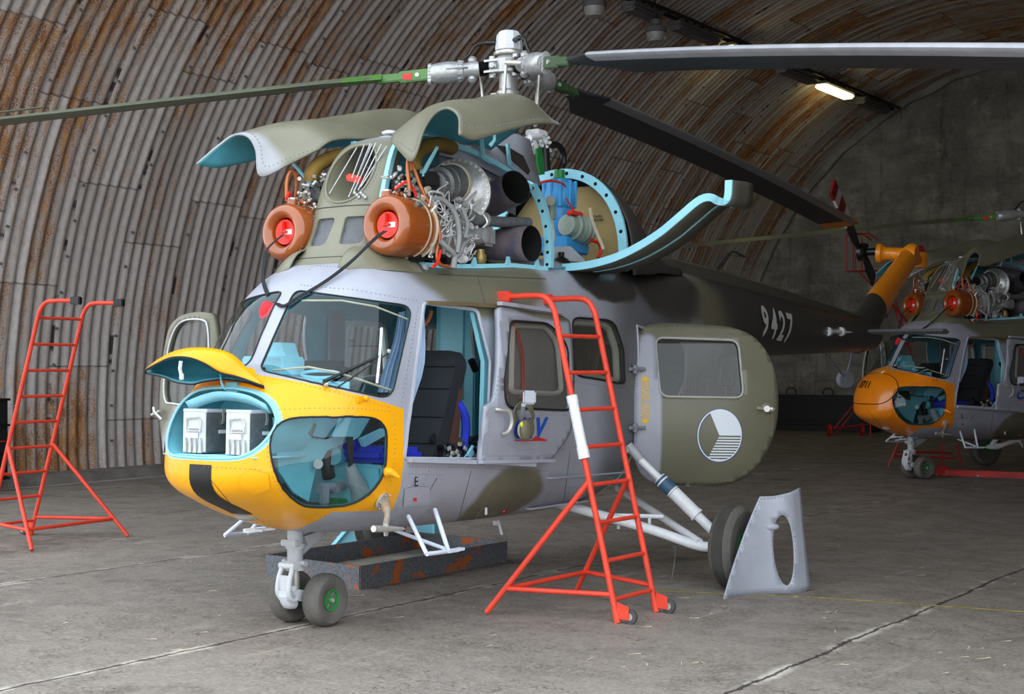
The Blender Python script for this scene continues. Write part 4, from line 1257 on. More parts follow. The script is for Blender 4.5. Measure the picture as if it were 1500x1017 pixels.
for i, az in enumerate(AZ):
    d = Vector((math.cos(az), math.sin(az), 0)); c = Vector((d.y, -d.x, 0))
    def Z(r): return zdroop(i, r)
    # hub arm, hinges, grip
    arm = MB()
    def P(r, cc=0, dz=0): return d * r + c * cc + Vector((0, 0, Z(r) + dz))
    arm.cyl(P(.03), P(.15), .05, .045, 16); arm.box(P(.12), (.08, .08, .12), M=Matrix.Rotation(az, 3, 'Z'), bev=.015)
    arm.cyl(P(.12, 0, -.08), P(.12, 0, .08), .028, n=16)
    for sg in (-1, 1):
        for zz in (-.04, .04): arm.sweep([P(.06, sg * .06, zz), P(.18, sg * .055, zz)], c * .008, Vector((0, 0, .008)))
        arm.cyl(P(.12, sg * .02), P(.12, sg * .085), .02, n=12)
    for k in range(6): arm.sph(P(.05 + .02 * k, -.06 + .02 * k, .05 - .015 * k), .014, 7)
    rb(arm, 'hinge_block', M_ALU)
    bo = MB(); bo.tube([P(.145 + .007 * k) for k in range(11)], [.050 if k % 2 else .060 for k in range(11)], 18); rb(bo, 'rubber_bellows', M_BLK2)
    gp = MB()
    gp.lathe([(.05, .215), (.056, .22), (.058, .24), (.056, .33), (.07, .34), (.074, .36), (.07, .375), (.076, .40), (.082, .46), (.076, .53), (.07, .57), (.06, .58)], P(0, 0, .0), (P(1.0) - P(0)).normalized(), 26)
    for up in (1, -1): gp.lathe([(.02, .05), (.032, .055), (.036, .075), (.022, .095), (.01, .10)], P(.27), Vector((0, 0, up)), 14)
    gp.cyl(P(.30, -.068, .01), P(.46, -.078, .01), .010, n=8)
    for k in range(12):
        t = 2 * PI * k / 12; gp.cyl(P(.335, .068 * math.cos(t), .068 * math.sin(t)), P(.375, .074 * math.cos(t), .074 * math.sin(t)), .008, n=6)
    for zz in (-.05, -.025, 0, .025, .05): gp.cyl(P(.575, 0, zz), P(.60, 0, zz), .03, n=10)
    gp.cyl(P(.585, 0, -.08), P(.585, 0, .08), .010, n=8)
    rb(gp, 'blade_grip', M_ALU)
    # damper and pitch link
    pk = MB(); pk.cyl(P(.22, .13, .0), P(.18, .13, -.42), .011, n=10); pk.cyl(P(.20, .13, -.18), P(.19, .13, -.28), .017, n=10); pk.sph(P(.18, .13, -.42), .02, 8); pk.cyl(P(.22, .13, .0), P(.34, .06, 0), .02, n=10); rb(pk, 'pitch_link', M_STEEL)
    cb = MB(); cb.tube(cr([Vector((0, 0, .17)) + d * .09, Vector((0, 0, .17)) + d * .17, Vector((0, 0, .15)) + d * .25, Vector((0, 0, .08)) + d * .30, P(.36, 0, .07)], 6), [.02] * 7 + [.010] * 18, 10); rb(cb, 'deice_cable', M_BLK2)
    # blade: green root plates then the airfoil
    def sec(r):
        """closed airfoil section at r (leading edge on the +c side)"""
        ch = .40 if r > 1.35 else .12 + .28 * max(0, (r - 1.0) / .35)
        th = .05
        out = []; tw = math.radians(11 - r * .7)
        for xx, yy in ((0, 0), (.02, .32), (.08, .62), (.2, .92), (.35, 1), (.6, .7), (.85, .28), (1, .04), (1, -.04), (.85, -.14), (.6, -.32), (.35, -.45), (.2, -.45), (.08, -.32), (.02, -.16)):
            cc = (.28 - xx) * ch; zz = yy * th * .5 * 1.7
            out.append(P(r, cc * math.cos(tw), zz + cc * math.sin(tw)))
        return out
    rs = [.95, 1.1, 1.22, 1.35, 1.6, 2.0, 2.5, 3.0, 3.5, 4, 4.5, 5, 5.5, 6, 6.5, 6.95, 7.23]
    bl = MB(); S = [sec(r) for r in rs]; ns = len(S[0])
    rows = [s_ + [s_[0]] for s_ in S]; bl.grid(rows)
    bl.add(S[0], [tuple(range(ns))]); bl.add(S[-1], [tuple(range(ns - 1, -1, -1))])
    # trailing edge tabs
    for r0, r1 in ((3.4, 3.9), (5.0, 5.5)): bl.prism([P(r0, -.287, -.0), P(r1, -.287, 0), P(r1 - .02, -.33, -.0), P(r0 + .02, -.33, 0)], (0, 0, .004))
    bo = rb(bl, 'rotor_blade', [M_DBLADE if i != 1 else mat('lit_blade_olive', '5d6552', .45)], smooth=50)  # the lit look of one blade is put into a lighter colour
    # lighter leading edge strip; on one blade sunlight is painted in as a paler tone
    le = MB(); lr = [r for r in rs if r >= 1.35]
    rows = []
    for r in lr:
        q = sec(r); rows.append([q[k] + Vector((0, 0, .0015 if k in (1, 2, 3) else -.0015)) + c * .0015 for k in (12, 13, 14, 0, 1, 2, 3)])
    le.grid(rows); le.build('leading_edge_strip', M_BLTOP if i != 2 else mat('sunlit_blade_edge', '9a9ca2', .4), bo)
    rp = MB()
    rp.box(P(.70, 0, 0), (.24, .045, .085), M=Matrix.Rotation(az, 3, 'Z') @ Matrix.Rotation(-math.atan2(Z(.8) - Z(.6), .2), 3, 'Y'), bev=.008); rp.box(P(.88, 0, 0), (.20, .06, .06), M=Matrix.Rotation(az, 3, 'Z') @ Matrix.Rotation(-math.atan2(Z(.8) - Z(.6), .2), 3, 'Y'), bev=.008)
    rows = []
    for r in (.94, 1.06, 1.15, 1.22): q = sec(r); cx_ = sum(q, Vector()) / len(q); rows.append([cx_ + (p - cx_) * 1.05 for p in q] + [cx_ + (q[0] - cx_) * 1.05])
    if i == 1: rp.grid(rows)
    rpo = rp.build('blade_root_fitting', M_GREEN2 if i == 1 else mat('shaded_green_fitting', '2e4a26', .5), bo)  # same green paint, with shade painted in on the other two roots
    if i == 1:
        rd = MB(); rd.prism([P(.72, -.0245, .02), P(.82, -.0245, .015), P(.82, -.0245, -.02), P(.72, -.0245, -.03)], (c * -.003)); rd.build('red_marking', M_REDT, bo)
    bt = MB()
    for k in range(1): bt.cyl(P(.68, -.035, 0), P(.68, .035, 0), .016, n=12)
    bt.build('root_bolt', M_STEEL, bo)
    tp = MB(); rows = []
    for r in (6.98, 7.1, 7.235): q = sec(r); cx_ = sum(q, Vector()) / len(q); rows.append([cx_ + (p - cx_) * 1.03 for p in q] + [cx_ + (q[0] - cx_) * 1.03])
    tp.grid(rows); tp.build('blade_tip_band', mat('tip_orange', 'c87828', .45), bo)
    rotor_blades.append(bo)
# swash plate below the head
m = MB(); m.lathe([(.06, -.40), (.13, -.40), (.145, -.38), (.145, -.35), (.12, -.33), (.06, -.33)], (0, 0, 0), (0, 0, 1), 28)
for i in range(3):
    a = AZ[i] + .35; d = Vector((math.cos(a), math.sin(a), 0)); m.cyl(d * .10 + Vector((0, 0, -.36)), d * .24 + Vector((0, 0, -.37)), .02, n=10)
m.box((-.26, -.02, -.33), (.24, .06, .05), bev=.01); m.box((-.10, 0, -.27), (.22, .08, .06), bev=.015); m.cyl((-.03, -.09, -.26), (-.03, .09, -.26), .035, n=14)
rb(m, 'swash_plate', mat('beige_casting', 'a8a490', .45, metal=.3))

# ------------------------------------------------------------------ tail: fairing, pylon, tail rotor, stabiliser
rows = []
for x, w, zb, zt in ((3.9, .12, 2.45, 2.60), (4.48, .15, 2.48, 2.66), (5.7, .15, 2.46, 2.63), (7.2, .14, 2.41, 2.56), (8.6, .12, 2.36, 2.48), (9.6, .10, 2.32, 2.42)):
    rows.append([Vector((x, y, z)) for y, z in ((-w, zb), (-w * .9, zt - .03), (-w * .5, zt), (w * .5, zt), (w * .9, zt - .03), (w, zb))])
MB().grid(rows).build('drive_shaft_cover', M_DOLV, HELI, smooth=30)
a1, a2 = A(905, 388, y=-.15), A(962, 386, y=-.15)
MB().sph(A(932, 384, y=-.2), .16, 14, sc=(1.9, .55, .28)).build('exhaust_fairing', M_DOLV, HELI)
py = MB(); pts = [A(1252, 492, y=0), A(1268, 470, y=0), A(1290, 438, y=0), A(1308, 412, y=0), A(1330, 380, y=0)]
pc_ = cr(pts, 5); N = len(pc_)
def oval_tube(mb, P, wx, wy, n=18, mi=0):
    """tapering tube flattened across the aircraft"""
    vs = []
    for i, p in enumerate(P):
        d = (P[min(i + 1, len(P) - 1)] - P[max(i - 1, 0)]).normalized(); yv = Vector((0, 1, 0)); a = yv.cross(d).normalized()
        for k in range(n):
            t = 2 * PI * k / n; vs.append(p + a * math.cos(t) * wx[i] + yv * math.sin(t) * wy[i])
    fs = [(i * n + k, (i + 1) * n + k, (i + 1) * n + (k + 1) % n, i * n + (k + 1) % n) for i in range(len(P) - 1) for k in range(n)]
    fs += [tuple(range(n)), tuple((len(P) - 1) * n + k for k in range(n - 1, -1, -1))]
    mb.add(vs, fs, mi)
wx = [.24 - .10 * i / (N - 1) for i in range(N)]; wy = [.17 - .05 * i / (N - 1) for i in range(N)]
k0 = int(N * .40)
oval_tube(py, pc_[:k0 + 1], wx[:k0 + 1], wy[:k0 + 1]); py.build('tail_pylon', M_DARK, HELI)
py = MB(); oval_tube(py, pc_[k0:], wx[k0:], wy[k0:]); pyo = py.build('orange_pylon', M_ORT, HELI)
top = pc_[-1]
m = MB(); g0 = top + Vector((.02, .42, .10)); g1 = top + Vector((.06, -.12, .06))
m.lathe([(.09, 0), (.13, .01), (.13, .07), (.10, .09), (.085, .14), (.085, .34), (.13, .40), (.15, .46), (.13, .52), (.06, .54)], g0, (g1 - g0), 22); m.build('tail_gearbox', M_ORT, pyo)
m = MB(); b0 = top + Vector((.38, -.03, .02)); m.cyl(top, b0, .07, n=14); m.cyl(b0 - Vector((0, 0, .10)), b0 + Vector((0, 0, .10)), .10, n=18); m.build('beacon_mount', M_ORT, pyo)
MB().lathe([(.07, 0), (.07, .05), (.05, .09), (0, .10)], b0 + Vector((0, 0, .10)), (0, 0, 1), 16).build('red_beacon', M_LRED, pyo)
TR = Vector((top.x - .02, .62, top.z + .12))
tr = MB(); tr.cyl(TR - Vector((0, .3, 0)), TR + Vector((0, .05, 0)), .05, n=12); tr.lathe([(.05, -.08), (.12, -.05), (.12, .03), (.05, .06)], TR, (0, 1, 0), 14)
for k in range(6): a = 2 * PI * k / 6; tr.sph(TR + Vector((.1 * math.cos(a), -.05, .1 * math.sin(a))), .035, 8)
tro = tr.build('tail_rotor_hub', M_BLK2, HELI)
tv_ = (A(1222, 280, y=.62) - TR); ang = math.atan2(tv_.z, tv_.x)
for s in (0, 1):
    a = ang + PI * s; d = Vector((math.cos(a), 0, math.sin(a))); c = Vector((-d.z, 0, d.x)); bl = MB()
    def Bp(r, cc, yy): return TR + d * r + c * cc + Vector((0, yy, 0))
    rows = []
    for r in (.12, .3, .45, 1.3):
        hw = .04 if r < .2 else .11
        rows.append([Bp(r, -hw, 0), Bp(r, -hw * .3, .015), Bp(r, hw, .01), Bp(r, hw * 1.02, -.006), Bp(r, -hw * .3, -.015), Bp(r, -hw, 0)])
    bl.grid(rows); bl.add(rows[-1][:5], [tuple(range(5))]); b = bl.build('tail_rotor_blade', M_DBLADE, HELI)
    bd = MB()
    for r0, r1, mi in ((.82, 1.02, 1), (1.02, 1.16, 0), (1.16, 1.305, 1), (.62, .82, 0)):
        bd.prism([Bp(r0, -.113, -.017), Bp(r1, -.113, -.017), Bp(r1, .113, -.017), Bp(r0, .113, -.017)], (0, .034, 0), mi)
    bd.build('striped_tip', [mat('tip_white', 'b8b8b4', .5), mat('tip_dark_red', '7a1418', .5)], b)
st = MB()
sx = 9.35
for s in (-1, 1):
    rows = []
    for y, x0, x1 in ((.12, sx, sx + .48), (.6, sx + .02, sx + .47), (1.0, sx + .05, sx + .44), (1.06, sx + .10, sx + .38)):
        z = 2.215
        rows.append([Vector((x, s * y, z + t)) for x, t in ((x0, 0), (x0 + .04, .025), (x0 + .16, .035), (x1, .003), (x1, -.003), (x0 + .16, -.03), (x0 + .04, -.02), (x0, 0))])
    st.grid(rows); st.add(rows[-1][:7], [tuple(range(7))])
st.build('tail_stabiliser', M_GREYD, HELI)
# stub antenna, boom whip aerial, white boom rods, tail skid
an = MB(); a0, a1 = A(1035, 416, y=-.05), A(1068, 371, y=-.05); an.sweep([a0, a1], Vector((.05, 0, 0)), Vector((0, .012, 0))); an.tube(cr([a1, A(1075, 369, y=-.05), A(1090, 376, y=-.05)], 4), .012, 6); an.build('blade_antenna', M_DARK, HELI)
wr = MB(); w0, w1 = A(1208, 485, y=-.26), A(1248, 487, y=-.30); wr.tube([w0, w0.lerp(w1, .6), w1], [.022, .02, .006], 8)
for px_ in (1213, 1232): c_ = A(px_, 486, y=-.27); wr.cyl(c_ - Vector((.03, 0, 0)), c_ + Vector((.03, 0, 0)), .05, n=10)
wr.build('white_rod_aerial', M_WHITE, HELI)
sk = MB(); sk.tube([A(1206, 515, y=0), A(1236, 552, y=0)], .014, 6); sk.tube([A(1250, 512, y=0), A(1240, 552, y=0)], .014, 6); sc_ = A(1238, 556, y=0); sk.cyl(sc_ - Vector((.02, .03, 0)), sc_ + Vector((.02, .03, 0)), .10, n=20); sk.cyl(sc_ - Vector((.03, .045, 0)), sc_ + Vector((.03, .045, 0)), .03, n=12); sk.build('tail_skid', M_GREYD, HELI)
ln_ = MB(); ln_.tube([A(905, 320, y=.4), A(960, 330, y=.3), A(1060, 372, y=0)], .004, 5); ln_.build('aerial_wire', M_COPP, HELI)
MB().tube([A(868, 455 - 20, y=-.72), A(905, 447, y=-.68)], .012, 6).build('grab_rail', M_DARK, HELI)
# number on the boom: strokes traced digit by digit
num = MB()
def fitboom(p):
    r = FS.ray(Vector((p.x, -3, p.z)), Vector((0, 1, 0)))
    q = surf_pt(r); return q + Vector((0, -.016, 0))
o9 = (A(1103, 476, y=-.3) + A(1158, 480, y=-.3)) / 2
for k, ch in enumerate('9427'):
    cx_ = [1113, 1128, 1142.5, 1153.5][k]; c_ = A([1111.5, 1125.5, 1138.5, 1150.5][k], [473, 476.5, 480, 483][k], y=-.29)
    put_text(num, ch, c_, (1, 0, -.03), (0, 0, 1), .40, wscale=.80, bold=.028, fit=fitboom)
num.build('tail_number', M_WTXT, HELI, recalc=False)
# ------------------------------------------------------------------ doors
def flatdoor(name, ptf, outline2, holes, thick, mats, nrm, parent=HELI, bulge=None, step=.05, mo=1):
    """door from a 2d outline with window holes; ptf maps 2d -> 3d (outer face)"""
    ol = dens(outline2, step); lps = [ol] + [dens(h, step) for h in holes]
    pts, ed = [], []
    for lp in lps:
        k = len(pts); n_ = len(lp); pts += [Vector(q) for q in lp]; ed += [(k + i, k + (i + 1) % n_) for i in range(n_)]
    xs = [q[0] for q in ol]; ys = [q[1] for q in ol]; pk = [[tuple(q) for q in lp] for lp in lps]
    nx = int((max(xs) - min(xs)) / step) + 1; ny = int((max(ys) - min(ys)) / step) + 1
    for i in range(1, nx):
        for j in range(1, ny):
            c = (min(xs) + (max(xs) - min(xs)) * i / nx, min(ys) + (max(ys) - min(ys)) * j / ny)
            if pip(c, pk[0]): pts.append(Vector(c))
    vo, eo, fo, *_ = delaunay_2d_cdt(pts, ed, [], 0, 1e-6)
    fs = []
    for f in fo:
        c = tuple((vo[f[0]] + vo[f[1]] + vo[f[2]]) / 3)
        if pip(c, pk[0]) and not any(pip(c, h) for h in pk[1:]): fs.append(tuple(f))
    P3 = [ptf(q) for q in vo]
    m = MB().add(P3, fs); o = m.build(name, mats, parent, recalc=False)
    o.data.update()
    s_ = sum((p.normal.dot(nrm) for p in o.data.polygons), 0)
    if s_ < 0: o.data.flip_normals()
    md = o.modifiers.new('thickness', 'SOLIDIFY'); md.thickness = thick; md.offset = -1; md.material_offset = mo; md.material_offset_rim = 0
    return o


# sliding port door, slid back and standing proud of the side
YD = -.845
def slide(px, py, y=YD):
    p = A(px, py, y=y); return Vector((p.x, p.z))
def sdp(q): return Vector((q[0], YD - .035 * math.sin(PI * min(1, max(0, (q[1] - 1.0) / .98))) + .10 * max(0, (q[1] - 1.45)) ** 2, q[1]))
so = round_poly([slide(*p) for p in ((735, 449), (828, 462), (838, 470), (833, 635), (809, 674), (704, 677), (706, 596), (719, 588))], [.04, .03, .02, .05, .03, .02, .01, .03], 4)
sw = round_poly([slide(*p) for p in ((749, 470), (806, 474), (828, 505), (828, 600), (820, 601), (735, 597), (731, 560))], [.05, .08, .06, .03, .05, .09, .06], 5)
sd = flatdoor('sliding_door', sdp, so, [sw], .035, [camo_mat('door_paint', GREY, OLIVE, [((1.45, -.8, 2.02), (.55, .4, .11)), ((1.80, -.8, 1.45), (.17, .4, .62))], warp=.04), M_TURL], Vector((0, -1, 0)))
swg = MB().add([sdp(q) + Vector((0, .012, 0)) for q in sw], [tuple(range(len(sw)))]); swo = swg.build('door_window', M_GLASSD, sd, smooth=0)
MB().tube([sdp(q) + Vector((0, -.002, 0)) for q in sw], .008, 6, closed=True).build('gasket', M_BLACK, sd)
m = MB(); ii = round_poly([slide(*p) for p in ((752, 476), (802, 478), (815, 500), (817, 573), (808, 577), (742, 574))], .05, 4)
w_in = [sdp(q) + Vector((.06, .045, -.0)) for q in ii]; m.tube(w_in, .018, 6, closed=True); m.build('window_inner_frame', M_WHITE, sd)
rv2 = MB()
def dpt(px, py): q = slide(px, py); return sdp(q) + Vector((0, -.001, 0))
for path in ([(740, 462), (800, 466), (828, 474), (832, 560)], [(735, 470), (722, 560), (716, 600)], [(712, 612), (712, 668), (800, 668)], [(736, 606), (825, 608)], [(742, 650), (760, 660), (785, 658), (800, 640)], [(790, 620), (815, 622)]):
    rv2.rivets([dpt(*p) for p in path], r=.0045, step=.028)
add_rivets(sd, rv2, M_GREYD)
m = MB(); m.tube(cr([dpt(719, 600), dpt(724, 601) + Vector((0, -.03, 0)), dpt(731, 603) + Vector((0, -.05, 0)), dpt(734, 618) + Vector((0, -.055, 0)), dpt(732, 632) + Vector((0, -.045, 0)), dpt(731, 636) + Vector((0, -.01, 0))], 4), .012, 8); m.build('door_handle', M_STEEL, sd)
m = MB(); f0 = dpt(706, 587); 
m.sweep([dpt(737, 449) + Vector((0, .0, .02)), dpt(828, 461) + Vector((0, 0, .015))], (0, .02, 0), (0, 0, .012)); m.sweep([dpt(704, 677), dpt(810, 675)], (0, .02, 0), (0, 0, .01)); m.build('door_runner', M_GREY, sd)
# letters beside the handle: C L V with a red flash
m = MB()
for ch, px_, py_, w_ in (('C', 755.5, 629, 1.3), ('L', 770, 629, 1.2), ('V', 785, 628, 1.35)):
    vs_pos = dpt(px_, py_); put_text(m, ch, vs_pos, (1, 0, 0), (0, 0, 1), .175, wscale=w_ * .85, bold=.045, shear=.22, fit=lambda p: Vector((p.x, sdp((p.x, p.z)).y - .004, p.z)))
m.build('blue_lettering', M_BLUET, sd, recalc=False)
m = MB()
def fl(px, py): q = dpt(px, py); return q + Vector((0, -.003, 0))
m.add([fl(751, 644.5), fl(776, 644.5), fl(781, 639), fl(798, 644.5), fl(798, 646), fl(751, 646)], [(0, 1, 2, 3, 4, 5)]); m.build('red_flash', M_REDT, sd, recalc=False)
# mirror on its arm
m = MB(); a0 = dpt(758, 603 + 20); a1 = A(767, 593, y=-1.02); m.tube([a0, a1], [.012, .014], 8); m.build('mirror_arm', M_GREY, sd)
m = MB(); mc = A(775.5, 582.5, y=-1.05); m.box(mc, (.025, .085, .085), M=Matrix.Rotation(.85, 3, 'Z'), bev=.012); m.build('rear_view_mirror', M_GREY, sd)
m = MB(); m.tube(cr([A(750, 474, y=-.80), A(760, 495, y=-.80), A(766, 530, y=-.80), A(766, 595, y=-.80)], 5), .011, 8); m.build('red_tube', M_RED, sd)
MB().sph(A(765, 582, y=-.81), .02, 8, sc=(1.6, 1, .6)).build('yellow_clip', M_YEL, sd)
# door rails on the fuselage
m = MB(); m.sweep([on(596, 674) + Vector((0, -.01, 0)), on(700, 677) + Vector((0, -.04, 0)), A(780, 681, y=-.83)], (0, .03, 0), (0, 0, .012)); m.build('lower_door_rail', M_GREY, HELI)
m = MB(); m.sweep([on(623, 444) + Vector((0, -.012, 0)), on(680, 446) + Vector((0, -.025, 0)), on(735, 450) + Vector((0, -.03, 0))], (0, .015, 0), (0, 0, .012)); m.build('upper_door_rail', mat('rail_brown', '6a5c40', .5), HELI)

# rear passenger door, swung forward-outward, hinged at px 930
hx = Vector((2.80, -.775, 0)); swing = math.radians(56.5 - 1)
dd = Vector((math.cos(swing), -math.sin(swing), 0)); dn = Vector((-math.sin(swing), -math.cos(swing), 0))
def rdoor_inv(px, py):
    o = RINV @ Vector((0, 0, H)); d = RINV.to_3x3() @ Vector(((px - CX) / F, 1, (HY - py) / F)); t = (hx - o).dot(dn) / d.dot(dn); p = o + d * t
    return Vector(((p - hx).dot(dd), p.z))
def rdp(q): 
    z = q[1]; return hx + dd * q[0] + Vector((0, 0, z)) + dn * (.05 - .16 * abs((z - 1.3) / .62) ** 2.4 - .10 * max(0, (q[0] - .55) / .5) ** 2)
ro = [p.to_2d() for p in cr([(*rdoor_inv(*p), 0) for p in ((928, 560), (928, 505), (941, 480), (970, 472), (1030, 474), (1078, 479), (1112, 495), (1134, 530), (1142, 575), (1139, 625), (1122, 668), (1100, 695), (1074, 709), (1030, 714), (975, 711), (945, 700), (930, 672), (928, 620))], 4, True)]
rwp = round_poly([rdoor_inv(*p) for p in ((961, 494), (1084, 498), (1088, 583), (966, 581))], .07, 5)
rd = flatdoor('rear_door', rdp, ro, [rwp], .05, [camo_mat('rear_door_paint', OLIVE, GREY, [(tuple(hx + dd * .05 + Vector((0, 0, 1.25))), (.12, .12, 1.0)), (tuple(hx + dd * .5 + Vector((0, 0, .66))), (.5, .5, .09))], warp=.06), M_TURL], dn)
rg = MB().add([rdp(q) - dn * .015 for q in rwp], [tuple(range(len(rwp)))]).build('door_window', M_GLASSD, rd, smooth=0)
MB().tube([rdp(q) + dn * .003 for q in rwp], .009, 6, closed=True).build('window_bead', mat('pale_bead', 'a8aaa4', .5), rd)
rv3 = MB(); ctr = Vector((sum(q.x for q in ro) / len(ro), sum(q.y for q in ro) / len(ro)))
inn = [ctr + (q - ctr) * .955 for q in ro]; rv3.rivets([rdp(q) + dn * .001 for q in inn + inn[:1]], r=.0045, step=.03)
rv3.rivets([rdp(rdoor_inv(*p)) + dn * .001 for p in ((941, 500), (941, 690))], r=.0045, step=.03)
add_rivets(rd, rv3, M_GREYD)
# roundel: three sectors, one hatched
rc = rdoor_inv(1053, 638); R_ = (rdoor_inv(1085, 638) - rdoor_inv(1021, 638)).x / 2 * 1.02; Rz = (rdoor_inv(1053, 600).y - rdoor_inv(1053, 677).y) / 2
def rpt(a, r=1.0, l=.004): return rdp((rc.x + R_ * r * math.cos(a), rc.y + Rz * r * math.sin(a))) + dn * l
def rxy(x, y, l=.004): return rdp((rc.x + R_ * x, rc.y + Rz * y)) + dn * l
m = MB(); N = 64
m.add([rpt(2 * PI * k / N, 1.0) for k in range(N)] + [rpt(2 * PI * k / N, .955) for k in range(N)], [(k, (k + 1) % N, N + (k + 1) % N, N + k) for k in range(N)])
aw0, aw1 = math.radians(0), math.radians(118)
m.add([rxy(-.02, 0)] + [rpt(aw0 + (aw1 - aw0) * k / 24, .98) for k in range(25)], [(0, k, k + 1) for k in range(1, 25)])
for k in range(9):                                      # hatched sector
    y = -.06 - k * .105; xr = math.sqrt(max(0, .96 - y * y)); xl = y * .55 - .02 if y > -.8 else -xr * .9
    xl = max(xl, -xr); m.add([rxy(xl, y), rxy(xr, y), rxy(math.sqrt(max(0, .96 - (y - .055) ** 2)), y - .055), rxy(max(xl - .03, -math.sqrt(max(0, .96 - (y - .055) ** 2))), y - .055)], [(0, 1, 2, 3)])
m.build('white_roundel', M_WMARK, rd, recalc=False)
m = MB(); m.add([rpt(2 * PI * k / N, 1.03, .003) for k in range(N)] + [rpt(2 * PI * k / N, .92, .003) for k in range(N)], [(k, (k + 1) % N, N + (k + 1) % N, N + k) for k in range(N)])
m.build('roundel_edge', M_BMARK, rd, recalc=False)
m = MB()
tc = rdoor_inv(943, 585)
def yfit(p): 
    q = Vector(((p - hx).dot(dd), p.z)); return rdp(q) + dn * .004
put_text(m, 'V NOUZI PRORAZIT', rdp(rdoor_inv(941.0, 586)) , (0, 0, 1), -dd, .042, bold=True, wscale=.85, fit=yfit)
put_text(m, 'RESCUE - CUT HERE', rdp(rdoor_inv(947.5, 586)), (0, 0, 1), -dd, .042, bold=True, wscale=.85, fit=yfit)
for py_ in (556, 616):
    c_ = rdoor_inv(944, py_); s_ = 1 if py_ < 586 else -1
    m.add([rdp(Vector((c_.x + dx, c_.y + s_ * dz))) + dn * .004 for dx, dz in ((-.022, -.01), (.022, -.01), (.022, .01), (0, .03), (-.022, .01))], [(0, 1, 2, 3, 4)])
m.build('yellow_rescue_text', M_YTXT, rd, recalc=False)
m = MB(); hc = rdp(rdoor_inv(1122, 599)); m.tube([rdp(rdoor_inv(1108, 598)) + dn * .03, rdp(rdoor_inv(1134, 600)) + dn * .03], .012, 8); m.cyl(hc, hc + dn * .05, .024, n=12); m.sph(rdp(rdoor_inv(1130, 600)) + dn * .03, .022, 8); m.build('door_handle', M_STEEL, rd)
MB().sph(hc - dn * .055, .075, 16, sc=(1, 1, .9)).build('handle_recess', M_OLIVE, rd)
m = MB()
for py_ in (541, 627):
    p = A(930, py_, y=-.78); m.tube([p + Vector((-.07, -.0, .0)), p, rdp(rdoor_inv(944, py_)) + dn * .01], .014, 8); m.cyl(p - Vector((0, 0, .03)), p + Vector((0, 0, .03)), .02, n=10)
split_build(m, 'door_hinge', M_GREYD, rd)
# starboard front door standing open beyond the nose
XS = .27
def sdi(px, py): p = A(px, py, x=XS); return Vector((p.y, p.z))
def sdf(q): return Vector((XS + .04 * ((q[0] - 1.25) / .5) ** 2, q[0], q[1]))
oo = [p.to_2d() for p in cr([(*sdi(*p), 0) for p in ((232, 640), (229, 590), (234, 530), (243, 485), (258, 466), (280, 458), (303, 458), (312, 466), (317, 500), (322, 560), (322, 640), (318, 700), (300, 716), (268, 718), (244, 698))], 3, True)]
ow = [p.to_2d() for p in cr([(*sdi(*p), 0) for p in ((237, 560), (244, 510), (256, 480), (272, 469), (297, 469), (304, 480), (306, 520), (306, 590), (250, 591), (239, 586))], 4, True)]
sf = flatdoor('starboard_front_door', sdf, oo, [ow], .05, [camo_mat('front_door_paint', OLIVE, 'b4b8c4', [((.27, 1.2, .72), (.5, .48, .68))], warp=.03), M_TURL], Vector((-1, 0, 0)))
sg = MB().add([sdf(q) + Vector((.02, 0, 0)) for q in ow], [tuple(range(len(ow)))]).build('door_window', M_GLASS, sf, smooth=0)
MB().tube([sdf(q) + Vector((-.002, 0, 0)) for q in ow], .006, 6, closed=True).build('window_bead', M_LGREY, sf)
m = MB(); h_ = sdf(sdi(230, 604)); m.tube([h_ + Vector((-.02, .04, .03)), h_ + Vector((-.05, 0, 0)), h_ + Vector((-.03, -.05, -.05))], .012, 8); m.tube([h_ + Vector((-.02, .06, -.02)), h_ + Vector((-.04, -.04, .01))], .01, 8); m.build('door_handle', M_STEEL, sf)
m = MB(); m.tube([Vector((.25, .74, z)) for z in (1.2, 1.3)], .02); m.tube([Vector((.25, .74, 1.25)), Vector((.28, .82, 1.25))], .015, 6); m.build('door_hinge', M_GREYD, sf)
# battery bay lid, lifted on its hinge
lid = [
    [(212, 541, -.98, .36), (262, 516, -.95, .20), (325, 511, -.9, .0), (368, 540, -.82, -.22), (387, 566, -.74, -.40)],
]
def LP(x, y, z): return Vector((x, y, z))
front_edge = [LP(-1.05, .50, 1.50), LP(-1.08, .36, 1.565), LP(-1.10, .2, 1.575), LP(-1.09, .02, 1.53), LP(-1.04, -.15, 1.50), LP(-.93, -.28, 1.475), LP(-.80, -.41, 1.44)]
LR = [([(212, 543), (232, 532), (252, 524), (275, 524), (298, 532), (322, 546), (350, 553), (386, 566)], [-.80, -.93, -1.0, -1.0, -.96, -.90, -.82, -.73]),
      ([(215, 539), (232, 526), (256, 514), (284, 509), (315, 511), (340, 520), (362, 540), (385, 562)], [-.76, -.84, -.90, -.90, -.86, -.82, -.76, -.72]),
      ([(220, 542), (238, 530), (262, 522), (285, 519), (314, 521), (340, 530), (362, 546), (385, 563)], [-.72, -.68, -.66, -.66, -.64, -.64, -.66, -.70]),
      ([(220, 546), (238, 546), (260, 548), (283, 549), (305, 548), (332, 549), (360, 556), (386, 566)], [-.74, -.70, -.70, -.70, -.68, -.68, -.70, -.71]),
      ([(214, 547), (237, 552), (258, 560), (282, 563), (300, 559), (330, 556), (360, 560), (387, 569)], [-.78, -.84, -.90, -.90, -.86, -.80, -.76, -.73])]
Lr = [[A(*p, x=x) for p, x in zip(r, xs)] for r, xs in LR]
g = net(Lr, 5, 5)
ld = MB().grid(g).build('battery_bay_lid', [M_YEL, M_TURD], HELI, recalc=False)
_m = ld.data.polygons[len(g[0]) * 6 + len(g[0]) // 2]
